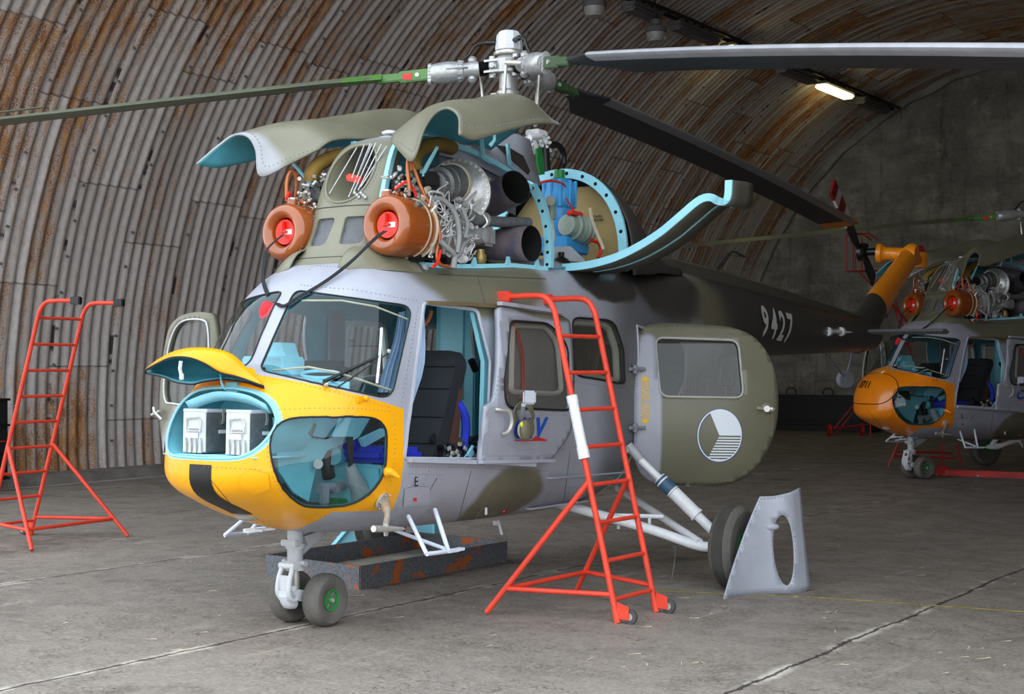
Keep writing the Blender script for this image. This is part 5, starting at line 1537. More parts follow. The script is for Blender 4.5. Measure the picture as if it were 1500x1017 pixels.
if _m.normal.z < 0: ld.data.flip_normals()
md = ld.modifiers.new('thickness', 'SOLIDIFY'); md.thickness = .008; md.offset = -1; md.material_offset = 1; md.material_offset_rim = 1
MB().tube(g[0] + list(reversed(g[-1])), .006, 6, closed=True).build('lid_seal', M_BLACK, ld)
m = MB(); tp_ = A(265, 529, x=-1.03); bt_ = A(266, 552, x=-1.04); m.sweep([tp_, tp_.lerp(bt_, .5) + Vector((-.01, 0, 0)), bt_], (0, .008, 0), (.006, 0, 0)); m.box(bt_, (.012, .032, .035), bev=.004); m.build('lid_latch', M_LGREY, ld)
m = MB(); m.prism([A(*p, x=-.74) for p in ((330, 560), (346, 560), (349, 572), (343, 578), (332, 578))], (.03, 0, 0)); m.tube(cr([A(323, 548, x=-.8), A(325, 562, x=-.84), A(330, 571, x=-.82)], 4), .006, 6); m.build('lid_hinge', M_TURQ, ld)
m = MB(); l0 = A(296, 672, x=-.90); m.sweep([l0, l0 + Vector((-.008, 0, -.03)), l0 + Vector((-.0, 0, -.05))], (0, .011, 0), (.006, 0, 0)); m.build('bay_latch', M_TURQ, HELI)

# lining of the battery bay
bb = MB(); hf = hole_full
back = [Vector((-.42, p.y * .96, 1.24 + (p.z - 1.24) * .96)) for p in hf]
n = len(hf)
bb.add(hf + back, [(i, (i + 1) % n, n + (i + 1) % n, n + i) for i in range(n)] + [tuple(range(n, 2 * n))]); bb.build('battery_bay_lining', M_TURQ, HELI)
bb = MB(); bb.grid([[Vector((x, y, 1.052)) for y in (-.36, 0, .36)] for x in (-.86, -.44)]); bb.build('battery_shelf', M_TURL, HELI, solid=.008)
bb = MB(); hd = [p for p in cr([A(*p, x=-.80) for p in ((272, 588), (300, 577), (325, 573), (360, 578), (389, 592))], 4)]; bb.grid([hd, [p + Vector((.04, 0, -.05 - .0 * i)) for i, p in enumerate(hd)]]); bb.build('bay_header', M_TURL, HELI, solid=.006)
for k, (px_, x_) in enumerate([(285.5, -.80), (349, -.80)]):
    c_ = A(px_, 632, x=-.80); bx = Matrix.Translation(Vector((c_.x + .0, c_.y, 1.060)))
    b = MB(); b.box((.10, 0, .118), (.20, .19, .236), bev=.008, mi=1); b.box((-.002, 0, .118), (.008, .182, .228), bev=.003, mi=0); b.box((.10, 0, .24), (.206, .196, .02), bev=.004, mi=0)
    be = empty('battery', ROOT @ bx, ['light grey metal battery box in the open nose bay, farther from the chin window', 'light grey metal battery box in the open nose bay, nearer the chin window'][k], 'battery', 'batteries in the yellow nose')
    b.build('battery_case', [M_LGREY, M_DALU], be)
    hh = MB(); zz = .158; pts = [(-.012, .055, zz + .005), (-.016, .05, zz + .035), (-.016, -.04, zz + .042), (-.016, -.062, zz + .02), (-.016, -.062, zz - .035), (-.016, .055, zz - .035)]
    hh.tube([Vector(p) for p in pts], .005, 6, closed=True); hh.build('carry_handle', M_STEEL, be)
    cb_ = MB()
    for j in range(4): cb_.prism([(-.01, .075 - j * .04, .0), (-.01, .045 - j * .04, .0), (-.01, .052 - j * .04, .085)], (-.012, 0, 0))
    cb_.build('case_fin', M_STEEL, be)
    lb = MB(); lb.box((-.0135, .0, .098), (.004, .075, .03)); lb.box((.12, -.097, .12), (.055, .004, .02)); lb.build('white_label', M_LABEL, be)
    tt = MB(); put_text(tt, 'VARTA', Vector((-.0075, 0, .128)), (0, -1, 0), (0, 0, 1), .026, lift=.001); tt.build('case_lettering', M_GREYD, be)
    cl_ = MB(); cl_.sweep([Vector((.12, -.1, .245)), Vector((.12, -.105, .2)), Vector((.12, -.1, .165))], (.008, 0, 0), (0, .004, 0)); cl_.build('lid_clip', M_STEEL, be)
# ------------------------------------------------------------------ landing gear and things on the belly
def GZ(x): return x * math.sin(PITCH) / math.cos(PITCH)          # height of the floor in the aircraft's frame
def wheel(name, c, ax, R, w, hubr, grooves=0, parent=HELI):
    ax = Vector(ax).normalized(); p = []
    hw = w / 2
    prof = [(hubr, -hw * .62), (hubr + .012, -hw * .8), (R * .72, -hw * .98), (R * .86, -hw * .94), (R * .95, -hw * .72), (R * .99, -hw * .45)]
    mid = []
    if grooves:
        for k in range(grooves):
            a = -hw * .45 + hw * .9 * (k + .5) / grooves; g_ = hw * .9 / grooves * .24
            mid += [(R, a - g_ * 1.6), (R - .010, a - g_), (R - .010, a + g_), (R, a + g_ * 1.6)]
    else: mid = [(R, -hw * .2), (R, hw * .2)]
    prof = prof + mid + [(r, -h) for r, h in reversed(prof)]
    t = MB(); t.lathe(prof, c, ax, 48); o = t.build(name, M_TYRE, parent, smooth=30)
    h = MB(); h.lathe([(.02, -hw * .75), (hubr * .35, -hw * .75), (hubr * .4, -hw * .45), (hubr * .85, -hw * .45), (hubr * .93, -hw * .8), (hubr * 1.05, -hw * .8), (hubr * 1.05, hw * .8), (hubr * .93, hw * .8), (hubr * .85, hw * .45), (hubr * .4, hw * .45), (hubr * .35, hw * .75), (.02, hw * .75)], c, ax, 32)
    a, b = frame_for(ax)
    for k in range(6):
        th = 2 * PI * k / 6; d = a * math.cos(th) + b * math.sin(th)
        for s in (-1, 1): h.tube([Vector(c) + d * hubr * .3 + ax * s * hw * .6, Vector(c) + d * hubr * .9 + ax * s * hw * .6], hubr * .09, 6)
    h.build('wheel_hub', M_GREEN, o)
    bl = MB(); bl.cyl(Vector(c) - ax * hw * .95, Vector(c) + ax * hw * .95, hubr * .22, n=8); bl.build('axle_nut', M_STEEL, o)
    return o
nr = .160; cz = nr + .0
wheel('nose_wheel', (.0, -.135, cz), (0, 1, 0), nr, .135, .062)
wheel('nose_wheel', (.0, .135, cz), (0, 1, 0), nr, .135, .062)
m = MB(); top = Vector((-.13, 0, .60))
m.cyl(top, (-.125, 0, .37), .048, n=20); m.cyl((-.125, 0, .50), (-.125, 0, .47), .06, n=20); m.cyl((-.125, 0, .40), (-.125, 0, .34), .062, n=20); m.box((-.17, .0, .505), (.05, .13, .04), bev=.008); m.cyl((-.13, -.09, .385), (-.13, .09, .385), .018, n=10)
no = m.build('nose_gear_strut', M_GLG, HELI)
m = MB(); m.cyl((-.125, 0, .34), (-.12, 0, .22), .026, n=16); m.build('oleo_piston', M_STEEL, no)
m = MB()
for s in (-1, 1): m.tube(cr([(-.19, s * .042, .37), (-.22, s * .045, .29), (-.225, s * .045, .21), (-.18, s * .04, .165), (-.12, s * .035, .18)], 5), .014, 8)
m.box((-.215, 0, .27), (.018, .085, .09), bev=.008); m.box((-.22, 0, .20), (.02, .085, .07), bev=.01); m.tube(cr([(-.215, 0, .2), (-.19, 0, .15), (-.13, 0, .14)], 5), .035, 10)
m.cyl((-.19, -.06, .37), (-.19, .06, .37), .02, n=12); m.cyl((-.2, -.06, .24), (-.2, .06, .24), .018, n=12); m.cyl((-.12, -.05, .19), (-.12, .05, .19), .035, n=14)
m.build('torque_link', M_LGREY, no)
m = MB(); m.tube([(-.13, 0, .18), (0, 0, .16)], .028, 12); m.cyl((0, -.15, .16), (0, .15, .16), .02, n=12); m.build('trailing_arm', M_GLG, no)
m = MB(); m.tube([(-.11, 0, .42), (.16, 0, .57)], .02, 8); m.prism([(-.07, -.02, .54), (.12, -.02, .57), (.10, -.02, .53), (-.02, -.02, .47)], (0, .04, 0)); m.build('drag_brace', M_GLG, no)
MX = 2.68; mz = GZ(MX) + .295
for s in (-1, 1):
    wc = Vector((MX, s * 1.60, mz)); o = wheel('main_wheel', wc, (0.0, 1, .06 * s * 0), .295, .18, .10, grooves=9)
    up = Vector((2.68, s * .72, 1.02)) if s > 0 else A(922, 658, y=-.74); lo = wc + Vector((0, -s * .13, .0))
    lo2 = A(1062, 795, y=-1.46) if s < 0 else Vector((MX, 1.46, mz + .04))
    mm = up.lerp(lo2, .32); m2 = up.lerp(lo2, .70)
    a = MB(); a.tube([up, mm], .028, 14); a.tube([mm, m2], .050, 16); a.tube([m2, m2.lerp(lo2, .06)], .055, 16); a.tube([m2.lerp(lo2, .06), lo2], .036, 14); leg = a.build('shock_strut', M_WHITE, HELI)
    b = MB(); q0, q1 = up.lerp(lo2, .33), up.lerp(lo2, .47); b.tube([q0, q1], .0525, 16); b.build('blue_band', mat('strut_blue', '3c5c78', .5), leg)
    b = MB()
    for k in (.35, .455): b.tube([up.lerp(lo2, k), up.lerp(lo2, k + .012)], .0535, 16)
    b.build('white_ring', M_WHITE, leg)
    b = MB(); b.tube([up + Vector((-.02, 0, .03)), up.lerp(lo2, .12)], .035, 12); b.cyl(up - Vector((.05, 0, 0)), up + Vector((.05, 0, 0)), .03, n=12); b.build('strut_joint', M_GLG, leg)
    f1_ = A(800, 752, y=-.40) if s < 0 else Vector((1.7, .40, .60)); f2_ = Vector((2.62, s * .42, .62)); ax_ = A(1046, 802, y=-1.44) if s < 0 else Vector((MX, 1.44, mz + .0))
    if s < 0: f1_ = A(862, 750, y=-.50); f2_ = A(905, 715, y=-.25)
    else: f1_, f2_ = MIR([A(862, 750, y=-.50), A(905, 715, y=-.25)])
    f0x = f1_ + (f1_ - ax_) * .30
    a = MB(); a.tube(cr([f0x, f1_, f1_.lerp(ax_, .5), f1_.lerp(ax_, .85) + Vector((0, 0, -.02)), ax_], 4), .036, 14); a.build('wheel_arm', M_WHITE, HELI)
    a = MB(); a.tube([f2_, ax_ + Vector((-.03, -s * .10, .03))], .030, 14); a.tube([ax_, wc], .035, 12)
    c1, c2 = f1_.lerp(ax_, .45), f2_.lerp(ax_, .62); r0, r1 = A(890, 755, y=-.62), A(972, 757, y=-1.0)
    if s > 0: r0, r1 = MIR([r0, r1])
    a.tube([r0, r1], .016, 8); a.tube([r0.lerp(r1, .2), r0.lerp(r1, .2) + Vector((0, 0, -.10))], .012, 8); a.tube([r0.lerp(r1, .75), r0.lerp(r1, .75) + Vector((0, 0, -.10))], .012, 8); a.build('arm_brace', M_WHITE, HELI)
MB().tube(cr([A(990, 800, y=-1.05), A(988, 825, y=-1.06), A(984, 850, y=-1.05)], 4), .004, 5).build('grounding_wire', M_DALU, HELI)
# steps (folding white frames) and pitot arm
for s in (-1, 1):
    def Y(p): return Vector((p.x, p.y * -s, p.z))
    a = MB(); pA, pB, pC, pD, pE = [A(*q, y=y) for q, y in (((598, 756), -.60), ((637, 746), -.64), ((625, 812), -.82), ((657, 808), -.82), ((578, 777), -.35))]
    a.tube([Y(pA), Y(pC)], .013, 8); a.tube([Y(pB), Y(pD)], .014, 8); a.tube([Y(pC), Y(pD) + Vector((.10, 0, 0))], .013, 8); a.sweep([Y(pD) - Vector((.02, 0, 0)), Y(pD) + Vector((.14, 0, .005))], (0, .02, 0), (0, 0, .008)); a.tube([Y(pE), Y(pC).lerp(Y(pD), .8) + Vector((0, 0, .02))], .012, 8)
    a.build('boarding_step', mat('step_white', 'd8e0ee', .35), HELI)
a = MB(); b0 = on(562, 734); a.lathe([(.0, -.01), (.062, -.01), (.062, .004), (.03, .008), (.028, .02)], b0, Vector((.1, -.85, -.45)), 22)
for k in range(6):
    t = 2 * PI * k / 6; u_, v_ = frame_for(Vector((.1, -.85, -.45))); a.sph(b0 + (u_ * math.cos(t) + v_ * math.sin(t)) * .05 + Vector((0, -.01, -.005)), .006, 6)
e1 = A(565, 770, y=-.84); a.tube(cr([b0, b0.lerp(e1, .5) + Vector((0, -.02, 0)), e1], 5), [.026] * 5 + [.018] * 5 + [.016], 10); a.prism([e1 + Vector((-.01, 0, 0)), e1 + Vector((.03, 0, 0)), e1 + Vector((.022, 0, -.06)), e1 + Vector((.0, 0, -.06))], (0, .012, 0))
f0_, f1_ = A(547, 775, y=-.84), A(592, 775, y=-.84); a.tube([f0_, f0_.lerp(f1_, .5), f1_], [.019, .018, .008], 12); a.build('air_data_probe', M_STEEL, HELI)
a = MB(); p_ = on(566, 691); a.tube([p_, p_ + Vector((0, -.04, 0)), p_ + Vector((.03, -.07, -.03))], [.03, .022, .01], 10); a.lathe([(.03, 0), (.034, .01), (.01, .012)], p_, (0, -1, 0), 16); a.build('yellow_air_scoop', M_YEL, HELI)
a = MB(); p_ = on(527, 586); a.box(p_, (.05, .02, .04), bev=.006); a.sph(p_ + Vector((.03, -.02, .01)), .018, 8); a.build('yellow_bracket', M_YEL, HELI)
a = MB(); p_ = on(739, 749); a.sph(p_, .032, 16, sc=(1, .7, .6)); a.build('red_side_lamp', M_LRED, HELI)
a = MB()
for (x0, x1, y0, y1) in ((770, 835, 745, 735), (800, 915, 700, 692), (795, 850, 742, 733)):
    pa, pb = on(x0, y0), on(x1, y1); a.sweep([pa + Vector((0, -.01, 0)), pb + Vector((0, -.03, 0))], (0, .04, 0), (0, 0, .006))
a.build('side_strake', M_GREY, HELI)
a = MB(); a.tube([A(730, 764, y=-.4), A(735, 783, y=-.4)], .010, 6); a.tube([A(712, 744, y=-.66), A(712, 754, y=-.66)], .009, 6); a.box(A(727, 766, y=-.4), (.05, .02, .03)); a.build('drain_pipe', M_LGREY, HELI)
a = MB(); a.tube(cr([A(375, 775, y=.25), A(362, 776, y=.3), A(385, 778, y=.2)], 4), .008, 6); a.sweep([A(360, 779, y=.35), A(400, 774, y=.22)], (0, .02, 0), (0, 0, .008)); a.build('starboard_step_end', M_WHITE, HELI)
# wiper
w = MB(); p0 = on(474, 563) + Vector((0, -.01, .0)); tipw = FS.pix(563, 518); p1 = surf_pt(tipw) + surf_n(tipw) * NSGN * .05; p2 = on(486, 569)
w.tube([p0, p0 + surf_n(FS.pix(474, 563)) * NSGN * .035], .012, 8); w.tube([p0 + surf_n(FS.pix(474, 563)) * NSGN * .035, p1.lerp(p0, .12)], [.011, .006], 8); w.tube([p2 + Vector((0, -.03, 0)), p1 + Vector((.02, 0, .0))], .0045, 6)
wo = w.build('wiper_arm', M_BLK2, HELI)
w = MB(); q0_, q1_ = FS.pix(556, 484), FS.pix(548, 563); w.tube([surf_pt(q0_) + surf_n(q0_) * NSGN * .03, surf_pt(FS.pix(553, 520)) + surf_n(q0_) * NSGN * .035, surf_pt(q1_) + surf_n(q1_) * NSGN * .03], .0085, 6); w.build('wiper_blade', M_WHITE, wo)
w = MB(); w.sph(p0 + Vector((-.01, -.02, 0)), .016, 8); w.sph(p1, .014, 8); split_build(w, 'wiper_pivot', M_STEEL, wo)
# demister wires inside the windshield
for k, (P3, nm) in enumerate(((((398, 538), (450, 535), (500, 545), (578, 572)), 'lower'), (((440, 437), (500, 437), (550, 446), (600, 466)), 'upper'))):
    w = MB(); w.tube([surf_pt(FS.pix(*p)) - surf_n(FS.pix(*p)) * NSGN * .02 for p in dens(P3, 10, False)], .007 - .001 * k, 6); w.build('windshield_strip', M_CREAM, HELI)

# ------------------------------------------------------------------ cabin
fl = MB(); fl.grid([[Vector((x, y, .98)) for y in (-.70, 0, .70)] for x in (.05, 1.2, 2.7)]); fl.grid([[Vector((x, y, .74)) for y in (-.40, 0, .40)] for x in (-.28, .1)]); fl.build('cabin_floor', M_INTD, HELI, solid=.02)
bk = MB(); bk.grid([[Vector((2.72, y, z)) for y in (-.64, 0, .64)] for z in (.98, 1.6, 2.2)]); bk.build('rear_bulkhead', M_INTD, HELI, solid=.02)
# cross wall behind the seats, left of it open to the far door
cw = MB()
def cwp(px, py, x=1.05): return A(px, py, x=x)
cw.box((1.52, .0, 1.62), (.07, .34, 1.30), bev=.01); cw.build('door_post', M_TURQ, HELI)
m = MB(); m.box((1.478, .02, 1.78), (.012, .20, .80), bev=.004); m.build('post_panel', M_TURL, HELI)
m = MB(); m.box((1.50, .26, 1.42), (.06, .18, .34), bev=.01); m.build('sill_box', M_TURQ, HELI)
m = MB(); m.sweep([A(707, 672, y=-.68), A(709, 600, y=-.69), A(711, 530, y=-.69), A(695, 458, y=-.66)], (.032, 0, 0), (0, .015, 0)); m.build('port_door_pillar', M_TURL, HELI)
m = MB(); m.sweep([A(684, 672, y=-.70), A(704, 640, y=-.70)], (.03, 0, 0), (0, .01, 0)); m.build('sloping_brace', M_TURL, HELI)
m = MB(); m.prism([Vector((1.60, -.70, .99)), Vector((1.60, -.1, .99)), Vector((1.60, -.1, 1.57)), Vector((1.60, -.70, 1.57))], (.03, 0, 0)); m.build('cabin_partition', M_SOOTSHADE, HELI)  # black sheet carrying the cabin's shade as colour
# port seat with a quilted cover, back sloping
sb = MB()
def S(px, py, x=None, y=-.42): return A(px, py, y=y)
rows = []
for z, x, w in ((1.02, .34, .28), (1.16, .40, .285), (1.33, .47, .285), (1.50, .54, .28), (1.62, .60, .26), (1.69, .66, .17)):
    rows.append([Vector((x + .04 * math.cos(PI * k / 8) ** 2 - .03, -.38 + w * math.cos(PI * k / 8) * -1, z)) for k in range(9)])
gS = net(rows, 4, 3)
sbm = MB().grid(gS)
bk_ = [[p + Vector((.12, 0, -.01)) for p in r] for r in gS]
sbm.grid(bk_, flip=True); sbm.grid([gS[-1], bk_[-1]]); sbm.grid([[r[0] for r in gS], [r[0] for r in bk_]]); sbm.grid([[r[-1] for r in bk_], [r[-1] for r in gS]])
seat = sbm.build('pilot_seat_back', M_FABB, HELI)
m = MB()
for k in range(2, len(gS) - 3, 3): m.tube([p + Vector((-.004, 0, 0)) for p in gS[k]], .003, 4)
m.build('quilt_stitching', M_BLK2, seat)
m = MB(); m.box((.17, -.36, 1.045), (.40, .46, .09), bev=.03); m.build('seat_cushion', M_BLUEC, HELI)
m = MB(); m.box((.16, -.36, .86), (.34, .40, .26), bev=.02); m.build('seat_pan', M_TURQ, HELI)
m = MB(); m.tube(cr([Vector((.62, -.66, 1.36)), Vector((.68, -.67, 1.27)), Vector((.70, -.66, 1.15)), Vector((.66, -.66, 1.06))], 5), .028, 8); m.build('blue_harness', M_BLUEC, HELI)
m = MB(); m.prism([Vector((.50, -.67, 1.05)), Vector((.60, -.67, 1.05)), Vector((.66, -.665, 1.45)), Vector((.62, -.665, 1.45))], (0, .05, 0)); m.build('brown_backrest_edge', M_BROWN, HELI)
m = MB(); rnd = random.Random(5)
for k in range(46):
    p = Vector((rnd.uniform(.38, .82), -.66 + rnd.uniform(-.05, .04), rnd.uniform(1.0, 1.15)))
    m.box(p, (rnd.uniform(.03, .10), rnd.uniform(.02, .05), rnd.uniform(.015, .045)), M=Euler((rnd.uniform(-1, 1), rnd.uniform(-1, 1), rnd.uniform(-1, 1))).to_matrix(), bev=.006)
m.build('seat_belts', M_BLK2, HELI)
m = MB()
for k in range(9): p = Vector((rnd.uniform(.42, .80), -.70, rnd.uniform(1.02, 1.12))); m.box(p, (.035, .012, .025), M=Euler((0, rnd.uniform(-1, 1), 0)).to_matrix(), bev=.003)
m.build('belt_buckles', M_STEEL, HELI)
m = MB(); m.box((.14, .36, 1.05), (.40, .46, .09), bev=.03); m.box((.44, .36, 1.35), (.12, .44, .55), M=Matrix.Rotation(.2, 3, 'Y'), bev=.04); m.build('copilot_seat', M_FABB, HELI)
# flexible lamp hanging by the door
m = MB(); m.tube(cr([A(693, 462, y=-.5), A(692, 490, y=-.5), A(695, 520, y=-.5), A(694, 530, y=-.5)], 6), .013, 8); m.build('gooseneck', M_DALU, HELI)
m = MB(); m.cyl(A(690, 528, y=-.5), A(697, 543, y=-.5), .024, n=14); m.build('map_lamp', M_BLK2, HELI)
# pink-brown hose at the door top
m = MB(); m.tube(cr([A(632, 456, y=-.55), A(628, 468, y=-.55), A(618, 480, y=-.55)], 5), .012, 8); m.build('oxygen_hose', M_COPP, HELI)
# dashboard: turquoise coaming with instrument hood
m = MB()
def D(px, py, x): return A(px, py, x=x)
m.grid(net([[Vector((x, y, z)) for y, z in ((-.44 - 0 * x, 1.42), (-.34, 1.475), (-.18, 1.50), (0, 1.50), (.18, 1.50), (.34, 1.475), (.44, 1.42))] for x in (-.42, -.30, -.18)], 3, 3)); m.grid([[Vector((-.18, y, z)) for y in (-.44, 0, .44)] for z in (1.48, 1.30)]); m.build('instrument_coaming', M_TURL, HELI, solid=.015)
m = MB(); m.box((-.24, .10, 1.565), (.20, .34, .12), bev=.012); m.prism([Vector((-.26, .22, 1.62)), Vector((-.26, -.02, 1.62)), Vector((-.26, .02, 1.71)), Vector((-.26, .09, 1.71)), Vector((-.26, .10, 1.68)), Vector((-.26, .13, 1.68)), Vector((-.26, .14, 1.71)), Vector((-.26, .20, 1.71))], (.12, 0, 0)); m.build('instrument_hood', M_TURL, HELI)
m = MB(); m.box((-.34, .12, 1.545), (.04, .10, .03), bev=.005); m.box((-.34, .12, 1.50), (.04, .04, .08), bev=.005); m.build('compass_mount', M_BLK2, HELI)
m = MB(); m.tube([Vector((.05 * 0 - .22, -.26 + .15 * math.cos(2 * PI * k / 24), 1.49 + .03 + .02 * math.sin(2 * PI * k / 24))) for k in range(24)], .010, 6, closed=True); m.build('cable_ring', M_TURL, HELI)
# curtain at the port pillar
cu = []
for k in range(17):
    px_ = 598 - k * 1.7; off = .012 * math.sin(k * 1.9)
    cu.append([A(599 - k * 1.0, 455 + k * .2, y=-.60) + Vector((off, off, 0)), A(597 - k * 1.3, 500, y=-.60) + Vector((off, off, 0)), A(592 - k * 1.9, 540, y=-.6) + Vector((off, off, 0)), A(586 - k * 2.1, 575, y=-.6) + Vector((off, off, 0))])
MB().grid(net(cu, 3, 2)).build('side_curtain', M_CURT, HELI)
cu = []
for k in range(9): off = .012 * math.sin(k * 1.7); cu.append([Vector((.20 + .006 * k, -.66 + off, 1.90)), Vector((.16 + .010 * k, -.68 + off, 1.6)), Vector((.10 + .004 * k, -.67 + off, 1.35))])
MB().grid(net(cu, 3, 2)).build('side_curtain', M_CURT, HELI)
m = MB(); m.box((1.04, .705, 1.66), (.17, .02, .66), bev=.006); m.build('lattice_panel', M_INT, HELI)
# under the dash, behind the chin window
m = MB(); m.prism([Vector((x, 0, z)) for x, z in ((-.40, 1.05), (-.40, .78), (-.30, .78), (-.10, 1.1), (.0, 1.2), (.0, 1.3), (-.40, 1.3))], (0, .01, 0)); 
m.build('keel_web', M_TURQ, HELI)
m = MB()
wl = [A(*p, y=-.30) for p in ((402, 612), (560, 603), (534, 612), (515, 645), (480, 660), (462, 690), (452, 735), (430, 722), (408, 690))]
m.prism(wl, (0, .015, 0)); m.build('cockpit_side_web', M_TURQ, HELI)
m = MB(); m.prism([A(*p, y=-.33) for p in ((414, 625), (446, 626), (446, 655), (415, 657))], (0, .02, 0)); m.build('cable_opening', M_BLK2, HELI)
m = MB(); m.cyl(A(455, 620, y=-.36), A(449, 637, y=-.36), .035, n=16); m.build('grey_canister', M_DALU, HELI)
m = MB(); m.cyl(A(466, 680, y=-.32), A(466, 680, y=-.36), .028, n=18); m.build('round_cap', mat('cap_grey', 'b0b4b4', .5), HELI)
m = MB(); m.prism([A(*p, y=-.40) for p in ((500, 613), (542, 613), (526, 640), (518, 645), (505, 640), (490, 640))], (0, .02, 0)); m.prism([A(*p, y=-.42) for p in ((530, 643), (562, 628), (565, 638), (535, 655))], (0, .03, 0)); m.build('pedal_bracket', M_TURL, HELI)
m = MB(); m.cyl(A(488, 668, y=-.25), A(506, 668, y=-.2), .055, n=20); m.build('control_boot_tube', M_TURQ, HELI)
m = MB(); m.tube(cr([A(478, 660, y=-.2), A(480, 690, y=-.2), A(482, 700, y=-.2)], 4), .04, 10); m.build('dark_duct', M_BLK2, HELI)
m = MB()
for k in range(5): m.tube(cr([A(508 + k * 2, 640, y=-.42), A(510 + k * 1.5, 665, y=-.42), A(512 + k, 685, y=-.42)], 4), .006, 6)
m.tube(cr([A(455, 640, y=-.35), A(480, 642, y=-.36), A(505, 630, y=-.36), A(525, 622, y=-.36)], 5), .006, 6); m.build('cable_bundle', M_BLK2, HELI)
m = MB(); m.tube(cr([A(513, 683, y=-.42), A(518, 698, y=-.42), A(526, 715, y=-.42), A(531, 727, y=-.42)], 5), [.03] + [.034 + .0025 * k for k in range(15)], 14); m.build('stick_gaiter', M_CLOTHG, HELI)
m = MB(); m.box(A(500, 736, y=-.25), (.20, .12, .05), bev=.01); m.build('green_tray', M_GREENB, HELI)
m = MB(); m.tube([A(468, 715, y=-.3), A(502, 712, y=-.3)], .03, 10); m.box(A(475, 725, y=-.32), (.05, .05, .12), bev=.01); m.box(A(490, 715, y=-.3), (.06, .06, .07), bev=.01); m.build('pedal_assembly', M_GREYD, HELI)
m = MB(); m.box((.02, -.2, 1.10), (.04, .34, .07), bev=.01); m.build('blue_seat_edge', M_BLUEC, HELI)
m = MB(); m.box((.04, -.20, .87), (.02, .5, .28)); m.build('seat_well_wall', M_TURD, HELI)
# ------------------------------------------------------------------ loose things on and around the aircraft
o_ = Vector((.145, -.42, 2.30))
cov = empty('intake_cover', ROOT @ Matrix.Translation(o_), 'red intake plugs of the yellow-nosed helicopter joined by a dark strap with a red flag', 'intake cover', 'intake covers')
for s in (-1, 1):
    c = Vector((.19, s * .42, 2.44)); m = MB(); m.lathe([(0, 0), (.078, 0), (.08, .01), (.08, .05), (0, .05)], c, (1, 0, 0), 26); m.lathe([(.062, -.004), (.08, -.006), (.083, .006), (.062, .0)], c, (1, 0, 0), 26)
    m.build('red_plug', M_RED, cov, org=o_)
    m = MB(); m.box(c + Vector((-.02, 0, .03)), (.03, .018, .08), bev=.006); m.box(c + Vector((-.02, 0, 0)), (.03, .06, .018), bev=.006); m.build('plug_handle', M_RED, cov, org=o_)
    m = MB(); m.box(c + Vector((-.004, -.03, .0)), (.004, .06, .032)); m.build('white_label', M_LABEL, cov, org=o_)
def ribbon(m, pts, w, nrm, t=.0025):
    P = cr(pts, 6); tv, wv = [], []
    for i in range(len(P)):
        d = (P[min(i + 1, len(P) - 1)] - P[max(i - 1, 0)]).normalized(); k = Vector(nrm).cross(d).normalized(); wv.append(k * w); tv.append(d.cross(k).normalized() * t)
    m.sweep(P, wv, tv)
m = MB()
def off(px, py, l=.02): q = FS.pix(px, py); return surf_pt(q) + surf_n(q) * NSGN * l
ribbon(m, [Vector((.165, -.42, 2.40)), Vector((.09, -.44, 2.37)), Vector((.02, -.42, 2.31)), off(515, 395, .05), off(480, 415, .02), off(440, 437, .012), off(415, 450, .012), Vector((-.25, .10, 1.965))], .012, (-.6, -.3, .75))
sb0 = Vector((.165, .42, 2.42)); ribbon(m, [sb0, Vector((.05, .44, 2.32)), Vector((-.02, .40, 2.22)), Vector((-.13, .30, 2.10)), Vector((-.235, .16, 2.0))], .013, (-.8, .2, .5))
m.build('dark_strap', M_STRAP, cov, org=o_)
m = MB(); fo_ = Vector((-.275, .12, 1.93)); m.grid(net([[fo_ + Vector((.0, .05, .02)), fo_ + Vector((-.01, 0, .03)), fo_ + Vector((0, -.06, .01)), fo_ + Vector((.02, -.11, .02))], [fo_ + Vector((-.03, .045, -.04)), fo_ + Vector((-.05, 0, -.03)), fo_ + Vector((-.02, -.05, -.03)), fo_ + Vector((.0, -.10, .0))], [fo_ + Vector((-.03, .03, -.08)), fo_ + Vector((-.05, .0, -.09)), fo_ + Vector((-.04, -.03, -.07)), fo_ + Vector((-.01, -.08, -.03))]], 3, 3)); m.build('red_flag', M_REDF, cov, org=o_, solid=.003)

# headset hanging on the mirror arm
ho = A(769, 640, y=-.93); hs_ = empty('ear_defenders', ROOT @ Matrix.Translation(ho), 'olive ear defenders with a yellow dot hanging on the door mirror arm', 'ear defenders')
m = MB(); P = cr([A(*p, y=yy) for p, yy in (((757, 617), -.90), ((755, 602), -.91), ((761, 595), -.93), ((770, 592), -.95), ((778, 600), -.97), ((781, 612), -.96), ((777, 620), -.94))], 5); ribbon(m, P, .022, (0.2, -1, 0), .004); m.build('headband', mat('olive_plastic', '6b6852', .45), hs_, org=ho)
m = MB(); c_ = A(770, 630, y=-.95); m.sph(c_, .062, 20, sc=(.85, .5, 1.1)); cup = m.build('ear_cup', mat('olive_plastic', '6b6852'), hs_, org=ho)
m = MB(); c2_ = A(775, 628, y=-.905); m.sph(c2_, .058, 18, sc=(.8, .5, 1.1)); m.build('ear_cup', mat('olive_plastic', '6b6852'), hs_, org=ho)
m = MB(); m.lathe([(.045, -.008), (.056, -.004), (.056, .004), (.045, .008)], c_ + Vector((.005, .02, 0)), (.1, 1, 0), 18); m.build('ear_cushion', M_CREAM, hs_, org=ho)
m = MB(); m.sph(A(764.5, 622, y=-.985), .018, 12, sc=(.8, .4, 1.1)); m.build('yellow_dot', mat('lime_yellow', 'dce030', .4), hs_, org=ho)


